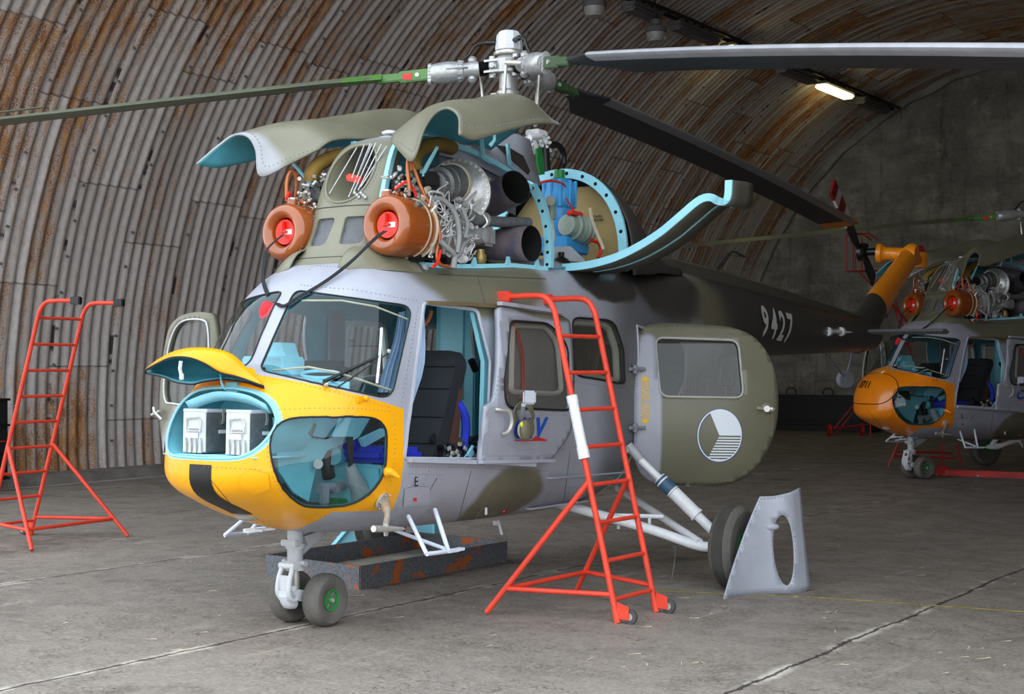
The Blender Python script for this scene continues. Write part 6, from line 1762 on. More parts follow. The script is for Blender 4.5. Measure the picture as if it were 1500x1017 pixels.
# ------------------------------------------------------------------ ladders
def step_ladder(name, a, b, la, lb, lean, height, label, hooks, sleeve=None, wheels=True, pads=None):
    """a, b: rail feet; la, lb: feet of the braces; lean: horizontal vector of the rails' top; world coordinates"""
    a, b, la, lb, lean = (Vector(v) for v in (a, b, la, lb, lean)); base = (a + b + la + lb) / 4; base.z = 0
    e = empty(name, base, label, 'ladder', 'red tubular step ladders')
    R = .019; M_L = mat('ladder_red_paint', 'e2422a', .35, var=.08, nscale=8, col2='b83420', v2=(.68, .8), coat=.2)
    def rail(f, h): return f + lean * (h / height) + Vector((0, 0, h))
    hk = Vector(hooks)
    for f in (a, b):
        m = MB(); P = [rail(f, .05), rail(f, height * .5), rail(f, height - .10)] + cr([rail(f, height - .10), rail(f, height - .03) + hk * .03, rail(f, height) + hk * .10, rail(f, height) + hk * .34], 5)[1:]
        m.tube(P, R, 12); m.build('rail', M_L, e, org=base)
        if pads: pm = MB(); q = rail(f, height) + hk * .36; pm.box(q, (.10, .05, .07), M=Matrix.Rotation(math.atan2(hk.y, hk.x), 3, 'Z'), bev=.008); pm.build('hook_pad', pads, e, org=base)
    n_r = 9
    for k in range(n_r):
        h = .12 + (height - .32) * k / (n_r - 1) if False else .14 + k * .232
        if h > height - .10: break
        m = MB(); m.tube([rail(a, h), rail(b, h)], R * .72, 10); m.build('rung', M_L, e, org=base)
    hb = .86
    for f, l in ((a, la), (b, lb)):
        m = MB(); m.tube([rail(f, hb), l + (rail(f, hb) - l) * .005 + Vector((0, 0, .012))], R * .95, 12); m.build('brace_leg', M_L, e, org=base)
        t = .80; p1 = rail(f, hb).lerp(l, t); m = MB(); m.tube([rail(f, .17), p1], R * .85, 10); m.build('side_bar', M_L, e, org=base)
    m = MB(); m.tube([rail(a, hb).lerp(la, .80), rail(b, hb).lerp(lb, .80)], R * .85, 10); m.build('cross_bar', M_L, e, org=base)
    if wheels:
        out = (a + b) / 2 - (la + lb) / 2; out.z = 0; out.normalize()
        for f in (a, b):
            c = f + out * .085 + Vector((0, 0, .046)); wd = Vector((-out.y, out.x, 0))
            m = MB(); m.prism([f + Vector((0, 0, .03)) - wd * .012, f + Vector((0, 0, .13)) - wd * .012, c + Vector((0, 0, .06)) - wd * .012, c - wd * .012 + Vector((0, 0, -.02))], wd * .006); m.build('wheel_bracket', M_L, e, org=base)
            m = MB(); m.lathe([(.012, -.012), (.03, -.014), (.044, -.012), (.046, 0), (.044, .012), (.03, .014), (.012, .012)], c + wd * .012, wd, 22, closed=True); w = m.build('caster_wheel', mat('caster_rubber', '4a4a4a', .6), e, org=base)
            m = MB(); m.cyl(c - wd * .006, c + wd * .032, .022, n=14); m.build('caster_hub', M_STEEL, w, org=base)
            m = MB(); m.cyl(f + Vector((0, 0, .002)), f + lean * .03 + Vector((0, 0, .06)), .022, n=12); m.build('rail_foot', M_L, e, org=base)
    if sleeve:
        f, h0, h1 = (a if sleeve[0] == 0 else b), sleeve[1], sleeve[2]
        m = MB(); m.tube([rail(f, h0), rail(f, h1)], .033, 16); m.tube([rail(f, h1), rail(f, h1 + .05)], .036, 16); m.tube([rail(f, h0 - .07), rail(f, h0)], .037, 16); m.build('white_foam_sleeve', M_WHITE, e, org=base)
    return e


wl_ = (W(905, 913), W(962, 897)); print('LADDER', wl_)
step_ladder('step_ladder', wl_[0], wl_[1], W(712, 901), W(843, 871), (-.40, .25, 0), 2.02, 'red tubular step ladder with a white sleeve, standing at the side of the yellow-nosed helicopter', Vector((-.83, .55, 0)), sleeve=(0, 1.07, 1.34), pads=mat('ladder_red_paint', 'e2422a'))
B_ = W(45, 784); A_ = B_ + Vector((-.25, -.44, 0))
step_ladder('step_ladder', A_, B_, W(47, 809), W(188, 788), (.60, -.30, 0), 2.14, 'red tubular step ladder standing alone in front of the rusty corrugated wall', Vector((.93, -.3, 0)), pads=M_BLK2)

# ------------------------------------------------------------------ drip tray
N_, L_, R_2 = W(527, 864), W(391, 845), W(742, 823); e1_, e2_ = (L_ - N_), (R_2 - N_)
trc = N_ + (e1_ + e2_) / 2; te = empty('drip_tray', trc, 'rusty galvanised drip tray on the floor under the yellow-nosed helicopter', 'drip tray')
t = NT('galvanised_rust'); co = t.coord(); sp_ = t.noise(co, 70, 3); base_ = t.mix(t.ramp(sp_, .35, .65), srgb('54575c'), srgb('6e7277')); rs_ = t.noise(t.scale(co, (1, 1, 1.3)), 5.5, 5, .62)
t.L(t.mix(t.ramp(rs_, .57, .61), base_, srgb('b05a24')), t.b.inputs['Base Color']); t.b.inputs['Roughness'].default_value = .55; t.b.inputs['Metallic'].default_value = .15; M_TRAY = t.m
for p, q in ((N_, L_), (N_, R_2), (L_, L_ + e2_), (R_2, R_2 + e1_)):
    m = MB(); d = (q - p).normalized(); n_ = Vector((-d.y, d.x, 0)) * .008; m.prism([p - n_, q - n_, q + n_, p + n_], (0, 0, .165)); m.build('side_wall', M_TRAY, te, org=trc)
m = MB(); m.prism([N_ + Vector((0, 0, .012)), N_ + e2_ + Vector((0, 0, .012)), L_ + e2_ + Vector((0, 0, .012)), L_ + Vector((0, 0, .012))], (0, 0, .008)); m.build('tray_bottom', mat('dusty_tray', '8c877c', .8, var=.25, nscale=3), te, org=trc)

# ------------------------------------------------------------------ wheel fairings leaning by the main wheels
def fairing(mirror, label, inner_front):
    P0, P1 = W(1056, 877), W(1184, 865); Pa, Pb = P0, P1; d = (P1 - P0); L0 = d.length; d.normalize(); nrm_ = Vector((d.y, -d.x, 0))
    def iv(px, py):
        dr = Vector(((px - CX) / F, 1, (HY - py) / F)); o = Vector((0, 0, H)); t = (P0 - o).dot(nrm_) / dr.dot(nrm_); p = o + dr * t
        return Vector(((p - P0).dot(d), max(p.z, 0.0)))
    QA, QB = W(481, 804), W(644, 799)
    def pt(q):
        k = q[0] / L0; b = .05 * math.exp(-((k - .80) / .12) ** 2) * (.4 + .6 * q[1] / .7) - .05 * math.sin(PI * min(1, max(0, k / .7))) - .09 * (q[1] / .7) + .03
        p = P0 + d * q[0] + Vector((0, 0, q[1])) + nrm_ * b
        if mirror:
            dM = (QB - QA); s_ = dM.length / L0; nM = Vector((dM.y, -dM.x, 0)).normalized(); p = QA + dM.normalized() * q[0] * s_ + Vector((0, 0, q[1])) - nM * (b * .8)
        return p
    outl = [iv(*p) for p in ((1056, 877), (1090, 806), (1125, 729), (1140, 728), (1155, 723), (1180, 715), (1181, 790), (1184, 862), (1170, 868), (1120, 874))]
    cx_, cy_ = iv(1148, 806); rx = (iv(1160, 806).x - iv(1136, 806).x) / 2; rz = (iv(1148, 755).y - iv(1148, 857).y) / 2
    hole_ = [Vector((cx_ + rx * math.cos(2 * PI * k / 28), cy_ + rz * math.sin(2 * PI * k / 28))) for k in range(28)]
    c0 = pt((L0 / 2, 0)); e = empty('wheel_fairing', c0, label, 'fairing', 'wheel fairings leaning at the main wheels')
    mats_ = [M_GREY, M_TURL] if not mirror else [M_TURL, M_GREY]
    o = flatdoor('fairing_sheet', lambda q: pt(q) - c0, outl, [hole_], .008, mats_, Vector((0, -1, 0)), parent=e)
    m = MB(); ctr_ = Vector((L0 * .6, .35)); m.rivets([pt(q.lerp(ctr_, .05)) - c0 + Vector((0, -.003 if not mirror else .003, 0)) for q in outl + outl[:1]], r=.004, step=.025)
    m.rivets([-c0 + pt((cx_ + rx * 1.15 * math.cos(2 * PI * k / 28), cy_ + rz * 1.06 * math.sin(2 * PI * k / 28))) + Vector((0, -.003, 0)) for k in range(29)], r=.004, step=.03); add_rivets(o, m, M_GREYD)
    m = MB(); s_c = pt(iv(1137, 773)) ; m.sph(s_c, .035, 12, sc=(1.4, .6, .7)); m.build('small_scoop', mats_[0], e, org=c0)
    if mirror:
        m = MB(); m.tube([pt(q.lerp(ctr_, .10)) + Vector((.0, -.02, 0)) for q in outl], .02, 6, closed=True); m.build('edge_stiffener', M_TURL, e, org=c0)
fairing(False, 'grey wheel fairing with an oval hole propped on the floor beside the near main wheel', False)
fairing(True, 'turquoise-lined wheel fairing on the floor behind the far main wheel, seen under the belly', True)

# ------------------------------------------------------------------ second helicopter: a copy with its own nose, number and pose
def copy_tree(o, parent, swap=None, skip=(), only=None):
    c = o.copy(); COL.objects.link(c); c.parent = parent
    c.matrix_local = o.matrix_local.copy()
    if swap and o.type == 'MESH':
        for i, sl in enumerate(o.material_slots):
            if sl.material and sl.material.name in swap:
                c.material_slots[i].link = 'OBJECT'; c.material_slots[i].material = swap[sl.material.name]
    for ch in list(o.children):
        if ch.name.split('.')[0] in skip: continue
        copy_tree(ch, c, swap, skip)
    return c


bpy.context.view_layer.update()
BETA = math.radians(66.0)
gd2 = W(1344, 701)
M2 = Matrix.Translation(gd2) @ Matrix.Rotation(PI / 2 - BETA, 4, 'Z') @ Matrix.Rotation(PITCH, 4, 'Y')
HELI2 = copy_tree(HELI, None, {'yellow_paint': M_ORA}, ('battery_bay_lid', 'tail_number', 'battery_bay_rim', 'battery_bay_lining', 'battery_shelf', 'bay_header', 'black_stripe', 'bay_latch', 'lid_latch'))
HELI2.matrix_world = M2
HELI2['label'] = 'grey helicopter with an orange nose numbered 0711, parked deeper in the shelter'
ROT2 = math.radians(32)
for ch in HELI2.children:
    nm = ch.name.split('.')[0]
    if nm in {n.split('.')[0] for n in ROT}:
        ch.matrix_local = Matrix.Translation(HUB) @ Matrix.Rotation(ROT2, 4, 'Z')
# closed cover of the battery bay, black number, plugs
lps = [tuple(q) for q in Q['rim_poly']]
cv, cgp = FS.cut([Q['rim_poly']], [], lambda c: 0 if pip(tuple(c), lps) else None)
ccv = shell_mesh([(cv, cgp, False), (cv, cgp, True)], 'battery_bay_cover', [M_ORA, M_ORA], HELI2, thick=0, pfun=lambda q: surf_pt(q) + surf_n(q) * NSGN * .006)
rimo = [surf_pt(q) + surf_n(q) * NSGN * .004 for q in Q['rim']]; rimo = rimo + [Vector((p.x, -p.y, p.z)) for p in reversed(rimo[:-1])][:-1]
MB().tube(rimo, .006, 6, closed=True).build('cover_seam', M_BLACK, ccv)
nm_ = MB()
def fitnose(p):
    r = FS.ray(Vector((-4, -abs(p.y) - 1e-4, p.z)), Vector((1, 0, 0))); q = surf_pt(r) + surf_n(r) * NSGN * .016; return Vector((q.x, q.y if p.y <= 0 else -q.y, q.z))
put_text(nm_, '0711', Vector((-1, .06, 1.28)), (0, -1, 0), (0, 0, 1), .13, wscale=.95, bold=True, fit=fitnose)
nm_.build('nose_number', M_BTXT, HELI2, recalc=False)
cov2 = cov.copy(); COL.objects.link(cov2); cov2.matrix_world = M2 @ Matrix.Translation(o_)
cov2['label'] = 'red intake plugs of the orange-nosed helicopter 0711, joined by a strap'
for ch in list(cov.children): c = ch.copy(); COL.objects.link(c); c.parent = cov2; c.matrix_local = ch.matrix_local.copy()
# ------------------------------------------------------------------ the shelter
RC, ZC, RR = -8.28, .80, 7.9           # centre line, centre height, radius
A0, A1 = 6.9, 32.9
def arc(phi, r=RR): return RC - r * math.cos(phi), ZC + r * math.sin(phi)      # phi 0 = left base .. pi = right
PH0 = -math.asin((ZC - .12) / RR)
RIB = .165; nr_ = int((A1 - A0) / RIB); SUB = 8
us_ = []
for i in range(nr_ * SUB + 1): us_.append(A0 + i * RIB / SUB)
NPH = 84
vs_, fs_, uv_ = [], [], []
def sheet(a, s):
    ca_ = int(math.floor((a - A0) / (RIB * 6))); off_ = (math.sin(ca_ * 12.9898) * 43758.5453) % 1
    return ca_, int(math.floor(s / 2.55 + off_ * .8)), off_
for a in us_:
    t = ((a - A0) / RIB) % 1.0; rd_ = -.075 * (abs(math.sin(PI * t)) ** .8 - .6)
    for j in range(NPH + 1):
        ph = PH0 + (PI - 2 * PH0) * j / NPH; s_ = RR * (ph - PH0); c1_, c2_, _o2 = sheet(a, s_)
        wob = .012 * noise.noise(Vector((a * .8, s_ * .6, 0))) + .010 * ((c1_ * 7 + c2_ * 13) % 5 - 2) / 2
        p, z = arc(ph, RR - rd_ * 0 + rd_ + wob)
        vs_.append(G(a, p, z)); uv_.append((a, s_))
C_ = NPH + 1
for i in range(len(us_) - 1):
    for j in range(NPH): fs_.append((i * C_ + j, i * C_ + j + 1, (i + 1) * C_ + j + 1, (i + 1) * C_ + j))
me = bpy.data.meshes.new('ceiling'); me.from_pydata([tuple(v) for v in vs_], [], fs_)
ul = me.uv_layers.new(name='UVMap'); li = [0] * len(me.loops); me.loops.foreach_get('vertex_index', li)
flat_ = [0.0] * (2 * len(li))
for k, v in enumerate(li): flat_[2 * k], flat_[2 * k + 1] = uv_[v]
ul.data.foreach_set('uv', flat_); me.polygons.foreach_set('use_smooth', [True] * len(me.polygons))
t = NT('rusty_corrugated_sheet'); uvn = t.N('UVMap'); U = uvn.outputs[0]
sx_ = t.N('SeparateXYZ'); t.L(U, sx_.inputs[0]); ua, us2 = sx_.outputs[0], sx_.outputs[1]
col_i = t.math('FLOOR', t.math('DIVIDE', t.math('SUBTRACT', ua, A0), RIB * 6)); rib_i = t.math('FLOOR', t.math('DIVIDE', t.math('SUBTRACT', ua, A0 - RIB / 2), RIB))
wn = t.N('TexWhiteNoise', noise_dimensions='1D'); t.L(col_i, wn.inputs['W']); offs = wn.outputs['Value']
row_f = t.math('ADD', t.math('DIVIDE', us2, 2.55), t.math('MULTIPLY', offs, .8)); row_i = t.math('FLOOR', row_f)
cmb = t.N('CombineXYZ'); t.L(col_i, cmb.inputs[0]); t.L(row_i, cmb.inputs[1]); wn2 = t.N('TexWhiteNoise', noise_dimensions='2D'); t.L(cmb.outputs[0], wn2.inputs[0]); sheet_r = wn2.outputs['Value']
cmb2 = t.N('CombineXYZ'); t.L(rib_i, cmb2.inputs[0]); t.L(row_i, cmb2.inputs[1]); wn3 = t.N('TexWhiteNoise', noise_dimensions='2D'); t.L(cmb2.outputs[0], wn3.inputs[0]); rib_r = wn3.outputs['Value']
stre = t.noise(t.scale(U, (13, 2.0, 1)), 1.0, 7, .7); spk = t.noise(t.scale(U, (70, 40, 1)), 1.0, 5, .75); big = t.noise(t.scale(U, (.5, .35, 1)), 1.0, 3, .5); fine = t.noise(t.scale(U, (22, 9, 1)), 1.0, 5, .65)
paint = t.mix(sheet_r, srgb('c2bbb8'), srgb('d2cdca')); paint = t.mix(t.ramp(fine, .3, .75, 0, .6), paint, srgb('a59d97'))
up = t.ramp(us2, 2.2, 6.5)
area = t.math('ADD', t.math('ADD', t.math('MULTIPLY', t.math('SUBTRACT', stre, .5), 1.5), t.math('MULTIPLY', t.math('SUBTRACT', rib_r, .5), .34)), t.math('ADD', t.math('MULTIPLY', t.math('SUBTRACT', sheet_r, .5), .26), t.math('MULTIPLY', t.math('SUBTRACT', big, .5), .9)))
area = t.math('ADD', area, t.math('ADD', t.math('MULTIPLY', up, .15), t.ramp(us2, .0, 1.8, .22, 0)))
rf = t.math('ADD', t.math('MULTIPLY', t.math('SUBTRACT', spk, .5), 2.2), area)
rust = t.mix(t.ramp(t.noise(t.scale(U, (14, 3, 1)), 1, 4), .35, .65), srgb('b17a3a'), srgb('7c4a28'))
c1_ = t.mix(t.math('MULTIPLY', rib_r, .7), paint, srgb('8c837d')); c1_ = t.mix(t.ramp(area, -.05, .55, 0, .45), c1_, srgb('9a7a56'))
c1_ = t.mix(t.ramp(rf, .22, .42), c1_, rust)
c1_ = t.mix(t.ramp(rf, .75, 1.05), c1_, srgb('452a1a'))
fr_ = t.math('FRACT', row_f); seam = t.math('LESS_THAN', fr_, .010); fc_ = t.math('FRACT', t.math('DIVIDE', t.math('SUBTRACT', ua, A0), RIB * 6)); seam2 = t.math('LESS_THAN', fc_, .03)
c1_ = t.mix(t.math('MULTIPLY', seam, .6), c1_, srgb('3c2c22')); tear = t.ramp(t.noise(t.scale(U, (1.2, 2.4, 1)), 1, 3), .56, .62)
c1_ = t.mix(t.math('MULTIPLY', seam2, t.math('ADD', t.math('MULTIPLY', tear, .85), .12)), c1_, srgb('2c2428'))
t.L(c1_, t.b.inputs['Base Color']); t.b.inputs['Roughness'].default_value = .62
t.bump(t.math('ADD', t.math('MULTIPLY', spk, .6), t.math('MULTIPLY', rf, .25)), .5, .010)
me.materials.append(t.m); ceil = bpy.data.objects.new('ceiling', me); COL.objects.link(ceil); ceil['kind'] = 'structure'
# outer concrete skin so that the thin sheets are not the only cover
sk_ = MB(); rows = []
for a in (A0, A1 + .5): rows.append([G(a, *arc(PI * j / 48 if False else PH0 + (PI - 2 * PH0) * j / 48, RR + .35)) for j in range(49)])
sk_.grid(rows); M_CONC = mat('shelter_concrete', '77746c', .9, var=.2, nscale=.8, bump=.4, bscale=6)
tag(sk_.build('wall_outer', M_CONC, None, solid=.2, off=1), kind='structure')
# bolts along the sheet seams
bl_ = MB(); rnd = random.Random(3)
for c_i in range(0, 29):
    a = A0 + c_i * RIB * 6 + .01; o2 = rnd.random() * .3
    for k in range(22):
        s_ = .3 + o2 + k * .5
        ph = PH0 + s_ / RR
        if ph > 1.9: break
        p, z = arc(ph, RR - .055); c_ = G(a, p, z); n_ = (G(a, *arc(ph, 1)) - G(a, *arc(ph, 2))).normalized()
        if rnd.random() < .8: bl_.cyl(c_, c_ + n_ * .035, .022, .016, 7)
bl_.build('sheet_bolts', M_DALU, ceil)
# end wall
t = NT('end_wall_concrete'); co = t.coord()
n1 = t.noise(co, .55, 6, .6); n2 = t.noise(t.scale(co, (1, 1, 2.6)), 1.3, 6, .65); n3 = t.noise(co, 14, 4)
cc_ = t.mix(t.ramp(n1, .35, .65), srgb('6d6b66'), srgb('98958c')); cc_ = t.mix(t.ramp(n2, .45, .7, 0, .6), cc_, srgb('57544f')); cc_ = t.mix(t.ramp(n3, .3, .8, 0, .25), cc_, srgb('a8a59a'))
br = t.N('TexBrick'); br.inputs['Color1'].default_value = (1, 1, 1, 1); br.inputs['Color2'].default_value = (.9, .9, .9, 1); br.inputs['Mortar'].default_value = (.45, .45, .45, 1); br.inputs['Scale'].default_value = 1; br.inputs['Mortar Size'].default_value = .018; br.inputs['Brick Width'].default_value = 1.7; br.inputs['Row Height'].default_value = 1.25
mp = t.N('Mapping'); mp.inputs['Rotation'].default_value = (PI / 2, 0, 0); t.L(t.mix(.06, co, t.N('TexNoise').outputs['Color']), mp.inputs[0]); t.L(mp.outputs[0], br.inputs['Vector'])
n9 = t.noise(t.scale(co, (4, 4, .35)), 1.0, 6, .7); cc_ = t.mix(t.ramp(n9, .5, .72, 0, .55), cc_, srgb('454340')); cc_ = t.mix(t.ramp(t.noise(co, 2.2, 7, .75), .52, .75, 0, .7), cc_, srgb('b0ada2'))
t.L(t.mix(.25, cc_, br.outputs['Color'], 'MULTIPLY'), t.b.inputs['Base Color']); t.b.inputs['Roughness'].default_value = .9
t.bump(t.math('ADD', n2, t.math('MULTIPLY', n3, .2)), .6, .08)
rows = []
NW = 40
for i in range(NW + 1):
    p_ = RC - RR - .2 + (2 * RR + .4) * i / NW; h_ = math.sqrt(max(0.0, (RR + .3) ** 2 - (p_ - RC) ** 2)) + ZC; row = []
    for j in range(25):
        z = h_ * j / 24; b = .10 * noise.noise(Vector((p_ * .5, z * .9, 3))) + .05 * math.sin(z * 2 * PI / 1.25 + 1.2 * noise.noise(Vector((p_ * .4, 0, 0))))
        row.append(Vector((p_, b, z)))
    rows.append(row)
wb = MB().grid(rows); wo_ = wb.build('wall_end', t.m, None, solid=.3, off=0)
wo_.matrix_world = Matrix(((HP.x, HA.x, 0, (HA * 32.75).x), (HP.y, HA.y, 0, (HA * 32.75).y), (0, 0, 1, 0), (0, 0, 0, 1))); tag(wo_, kind='structure')
# ragged mortar edge where the sheets meet the end wall
mb_ = MB(); pts_ = []
for k in range(90):
    ph = PH0 + (PI - 2 * PH0) * k / 89; r_ = RR - .10 + .09 * noise.noise(Vector((k * .45, 0, 0))); p, z = arc(ph, r_); pts_.append(G(32.5, p, max(z, .05)))
mb_.tube(pts_, [.10 + .06 * abs(noise.noise(Vector((k * .7, 2, 0)))) for k in range(90)], 7); tag(mb_.build('trim_mortar', mat('pale_mortar', '8f8c84', .95, var=.2, nscale=3), None), kind='structure')
# ledge along the left wall
m = MB(); rows = []
lz = .13; N = 60
for i in range(N + 1):
    a = A0 - .5 + (A1 - A0 + .4) * i / N; w1 = .02 * noise.noise(Vector((a, 0, 0)))
    rows.append([G(a, RC - RR - .25, lz), G(a, RC - RR + .48 + w1, lz), G(a, RC - RR + .52 + w1, lz - .03), G(a, RC - RR + .54 + w1, 0)])
m.grid(rows); tag(m.build('baseboard_left', mat('ledge_concrete', '77726c', .9, var=.25, nscale=3, bump=.4, bscale=30), None), kind='structure')
m = MB(); m.prism([G(A0, RC - RR + .56, .001), G(A1, RC - RR + .56, .001), G(A1, RC - RR + .66, .001), G(A0, RC - RR + .66, .001)], (0, 0, .003)); tag(m.build('trim_white_line', mat('worn_white_paint', 'b0acaa', .8, var=.25, nscale=5), None), kind='structure')

# floor
t = NT('hangar_floor'); co = t.coord(); ro = t.N('Mapping'); ro.vector_type = 'TEXTURE'; ro.inputs['Rotation'].default_value = (0, 0, math.atan2(HP.y, HP.x)); t.L(co, ro.inputs[0]); fl_ = ro.outputs[0]
wv_ = t.noise(fl_, 1.5, 3); wsub = t.math('MULTIPLY', t.math('SUBTRACT', wv_, .5), .10)
sp2 = t.N('SeparateXYZ'); t.L(fl_, sp2.inputs[0]); pX, pY = sp2.outputs[0], sp2.outputs[1]
fine2 = t.math('MULTIPLY', t.math('SUBTRACT', t.noise(fl_, 14, 4), .5), .05)
jx = t.math('ABSOLUTE', t.math('SUBTRACT', t.math('FRACT', t.math('DIVIDE', t.math('ADD', t.math('ADD', pX, 3.07 + 2.88 * 20), t.math('ADD', wsub, fine2)), 2.88)), .5))
jl = t.math('GREATER_THAN', jx, .4955); pale = t.ramp(jx, .475, .495)
jy = t.math('ABSOLUTE', t.math('SUBTRACT', t.math('FRACT', t.math('DIVIDE', t.math('ADD', t.math('ADD', pY, 60.6), t.math('ADD', wsub, fine2)), 6.1)), .5)); jl2 = t.math('GREATER_THAN', jy, .4987)
n1 = t.noise(fl_, .45, 6, .6); n2 = t.noise(fl_, 2.6, 8, .72); n3 = t.noise(fl_, 38, 6, .8); n4 = t.noise(t.scale(fl_, (1, .25, 1)), 3.2, 6, .65); n5 = t.noise(fl_, 9, 6, .75)
fc2 = t.mix(t.ramp(n1, .3, .7), srgb('7b736b'), srgb('8f867d'))
fc2 = t.mix(t.ramp(n2, .40, .70, 0, .7), fc2, srgb('5c534b')); fc2 = t.mix(t.ramp(n5, .45, .75, 0, .55), fc2, srgb('a89f93')); fc2 = t.mix(t.ramp(n3, .42, .75, 0, .55), fc2, srgb('bdb4a8')); fc2 = t.mix(t.ramp(n3, .50, .28, 0, .5), fc2, srgb('4c443d')); fc2 = t.mix(t.ramp(n4, .60, .70, 0, .5), fc2, srgb('b5ada2'))
fc2 = t.mix(t.ramp(t.noise(fl_, .8, 6, .65), .56, .70, 0, .65), fc2, srgb('50483f'))
cr1 = t.math('ABSOLUTE', t.math('SUBTRACT', t.noise(fl_, 1.1, 5, .6), .5)); fc2 = t.mix(t.math('MULTIPLY', t.math('LESS_THAN', cr1, .0022), .6), fc2, srgb('3a332d'))
fc2 = t.mix(t.math('MULTIPLY', t.math('MULTIPLY', pale, t.ramp(t.noise(fl_, 2.2, 6, .7), .47, .58)), .85), fc2, srgb('cfc7ba'))
fc2 = t.mix(t.math('MULTIPLY', jl, .85), fc2, srgb('2e2823'))
t.L(fc2, t.b.inputs['Base Color']); t.b.inputs['Specular IOR Level'].default_value = .35; t.L(t.ramp(n2, .3, .7, .5, .8), t.b.inputs['Roughness'])
t.bump(t.math('SUBTRACT', t.math('ADD', t.math('MULTIPLY', n3, .4), t.math('MULTIPLY', n5, .6)), t.math('MULTIPLY', jl, .8)), .5, .012)
m = MB(); S_ = 45
m.add([(-S_, -14, 0), (S_, -14, 0), (S_, 60, 0), (-S_, 60, 0)], [(0, 1, 2, 3)]); tag(m.build('floor', t.m, None, smooth=0), kind='structure')
m = MB()
def stripe(a, b, w): 
    d = (b - a).normalized(); n_ = Vector((-d.y, d.x, 0)) * w; m.prism([a - n_ + Vector((0, 0, .002)), b - n_ + Vector((0, 0, .002)), b + n_ + Vector((0, 0, .002)), a + n_ + Vector((0, 0, .002))], (0, 0, .002))
stripe(W(880, 863), W(1200, 876), .006); stripe(W(1200, 876), W(1500, 897), .010)
tag(m.build('trim_yellow_line', mat('worn_yellow_paint', 'a89240', .8, var=.35, nscale=12), None), kind='structure')
# litter: straw and paper scraps nobody could count
m = MB(); rnd = random.Random(21)
for k in range(420):
    px_ = rnd.uniform(0, 1500); py_ = 640 + 350 * rnd.random() ** 1.2; p = W(px_, py_)
    if rnd.random() < .5 and px_ < 900: continue
    a = rnd.uniform(0, PI); l = rnd.uniform(.01, .05); d = Vector((math.cos(a), math.sin(a), 0)) * l; n_ = Vector((-d.y, d.x, 0)).normalized() * rnd.uniform(.001, .005)
    z = Vector((0, 0, .003)); m.add([p - d - n_ + z, p + d - n_ + z, p + d + n_ + z * 2, p - d + n_ + z], [(0, 1, 2, 3)])
tag(m.build('straw_litter', mat('straw', 'c8bca0', .9), None, smooth=0), 'pale straw and paper scraps scattered over the concrete floor', 'litter', kind='stuff')

# ------------------------------------------------------------------ lamps under the vault
def tp(px, py):          # point on the vault seen at a pixel, slightly below it
    o = Vector((0, 0, H)); d = Vector(((px - CX) / F, 1, (HY - py) / F)); best = None
    lo, hi = 5.0, 60.0
    def f(t): q = o + d * t; return (q.dot(HP) - RC) ** 2 + (q.z - ZC) ** 2 - (RR - .18) ** 2
    for k in range(400):
        t0 = 8 + k * .12
        if f(t0) < 0 <= f(t0 + .12): best = t0 + .06; break
    return o + d * best
m = MB(); k0_, k1_ = tp(935, 2), tp(1322, 163); print('TRACK', k0_, k1_, k0_.dot(HP), k1_.dot(HP), k0_.dot(HA), k1_.dot(HA))
pT = (k0_.dot(HP) + k1_.dot(HP)) / 2
def vault(a, p, drop): return G(a, p, ZC + math.sqrt((RR - drop) ** 2 - (p - RC) ** 2))
aT0 = k0_.dot(HA) - 8; aT1 = 32.4
up_ = (vault(20, pT, .05) - vault(20, pT, .4)).normalized(); sd_ = HA.cross(up_)
for dp in (-.09, .09): m.sweep([vault(aT0, pT, .16) + sd_ * dp, vault(aT1, pT, .16) + sd_ * dp], sd_ * .012, up_ * .03)
a = aT0
while a < aT1: m.sweep([vault(a, pT, .17) - sd_ * .09, vault(a, pT, .17) + sd_ * .09], HA * .012, up_ * .008); a += .30
for k in range(3): m.tube([vault(aT0 + (aT1 - aT0) * j / 30, pT, .13 + .01 * k) + sd_ * (.03 * k - .03 + .01 * math.sin(j * 1.3 + k)) for j in range(31)], .010, 5)
tag(m.build('trim_cable_tray', mat('sooty_steel', '2a2826', .7), None), kind='structure')
M_TUBE = mat('lit_tube_cover', 'fff0a8', .4, emit=7, var=0); M_LAMPH = mat('lamp_housing_grey', '6c6c6e', .5)
def ap(px, py): q = tp(px, py); return q.dot(HA)
fx = [((915, 2), (962, 14), 0), ((990, 24), (1048, 52), 0), ((1066, 58), (1104, 68), 1), ((1141, 92), (1188, 111), 0), ((1199, 116), (1244, 136), 1), ((1254, 140), (1292, 158), 0)]
lbl = ['unlit grey strip lamp beside the upper bell lamp, partly out of view', 'unlit grey strip lamp directly before the first lit one, beside the lower bell lamp', 'lit strip lamp under the vault just above the long rotor blade', 'unlit grey strip lamp just below the long rotor blade, next to a lit one', 'lit strip lamp under the vault below the long rotor blade', 'unlit grey strip lamp nearest the end wall']
for i, (p0, p1, on_) in enumerate(fx):
    a0, a1 = ap(*p0), ap(*p1); am = (a0 + a1) / 2; ln = max(1.0, min(1.6, a1 - a0)); c = vault(am, pT, .30) + sd_ * -.02
    Mx = Matrix((( HA.x, sd_.x, up_.x, c.x), (HA.y, sd_.y, up_.y, c.y), (HA.z, sd_.z, up_.z, c.z), (0, 0, 0, 1)))
    e = empty('strip_lamp', Mx, lbl[i], 'ceiling lamp', 'strip lamps under the vault')
    b = MB(); b.box((0, 0, .05), (ln, .30, .06), bev=.02); b.box((0, 0, .10), (ln * .6, .06, .06)); b.build('lamp_housing', M_LAMPH, e)
    b = MB(); b.box((0, 0, -.02), (ln * .97, .27, .10), bev=.035); b.build('diffuser', M_TUBE if on_ else M_LAMPH, e)
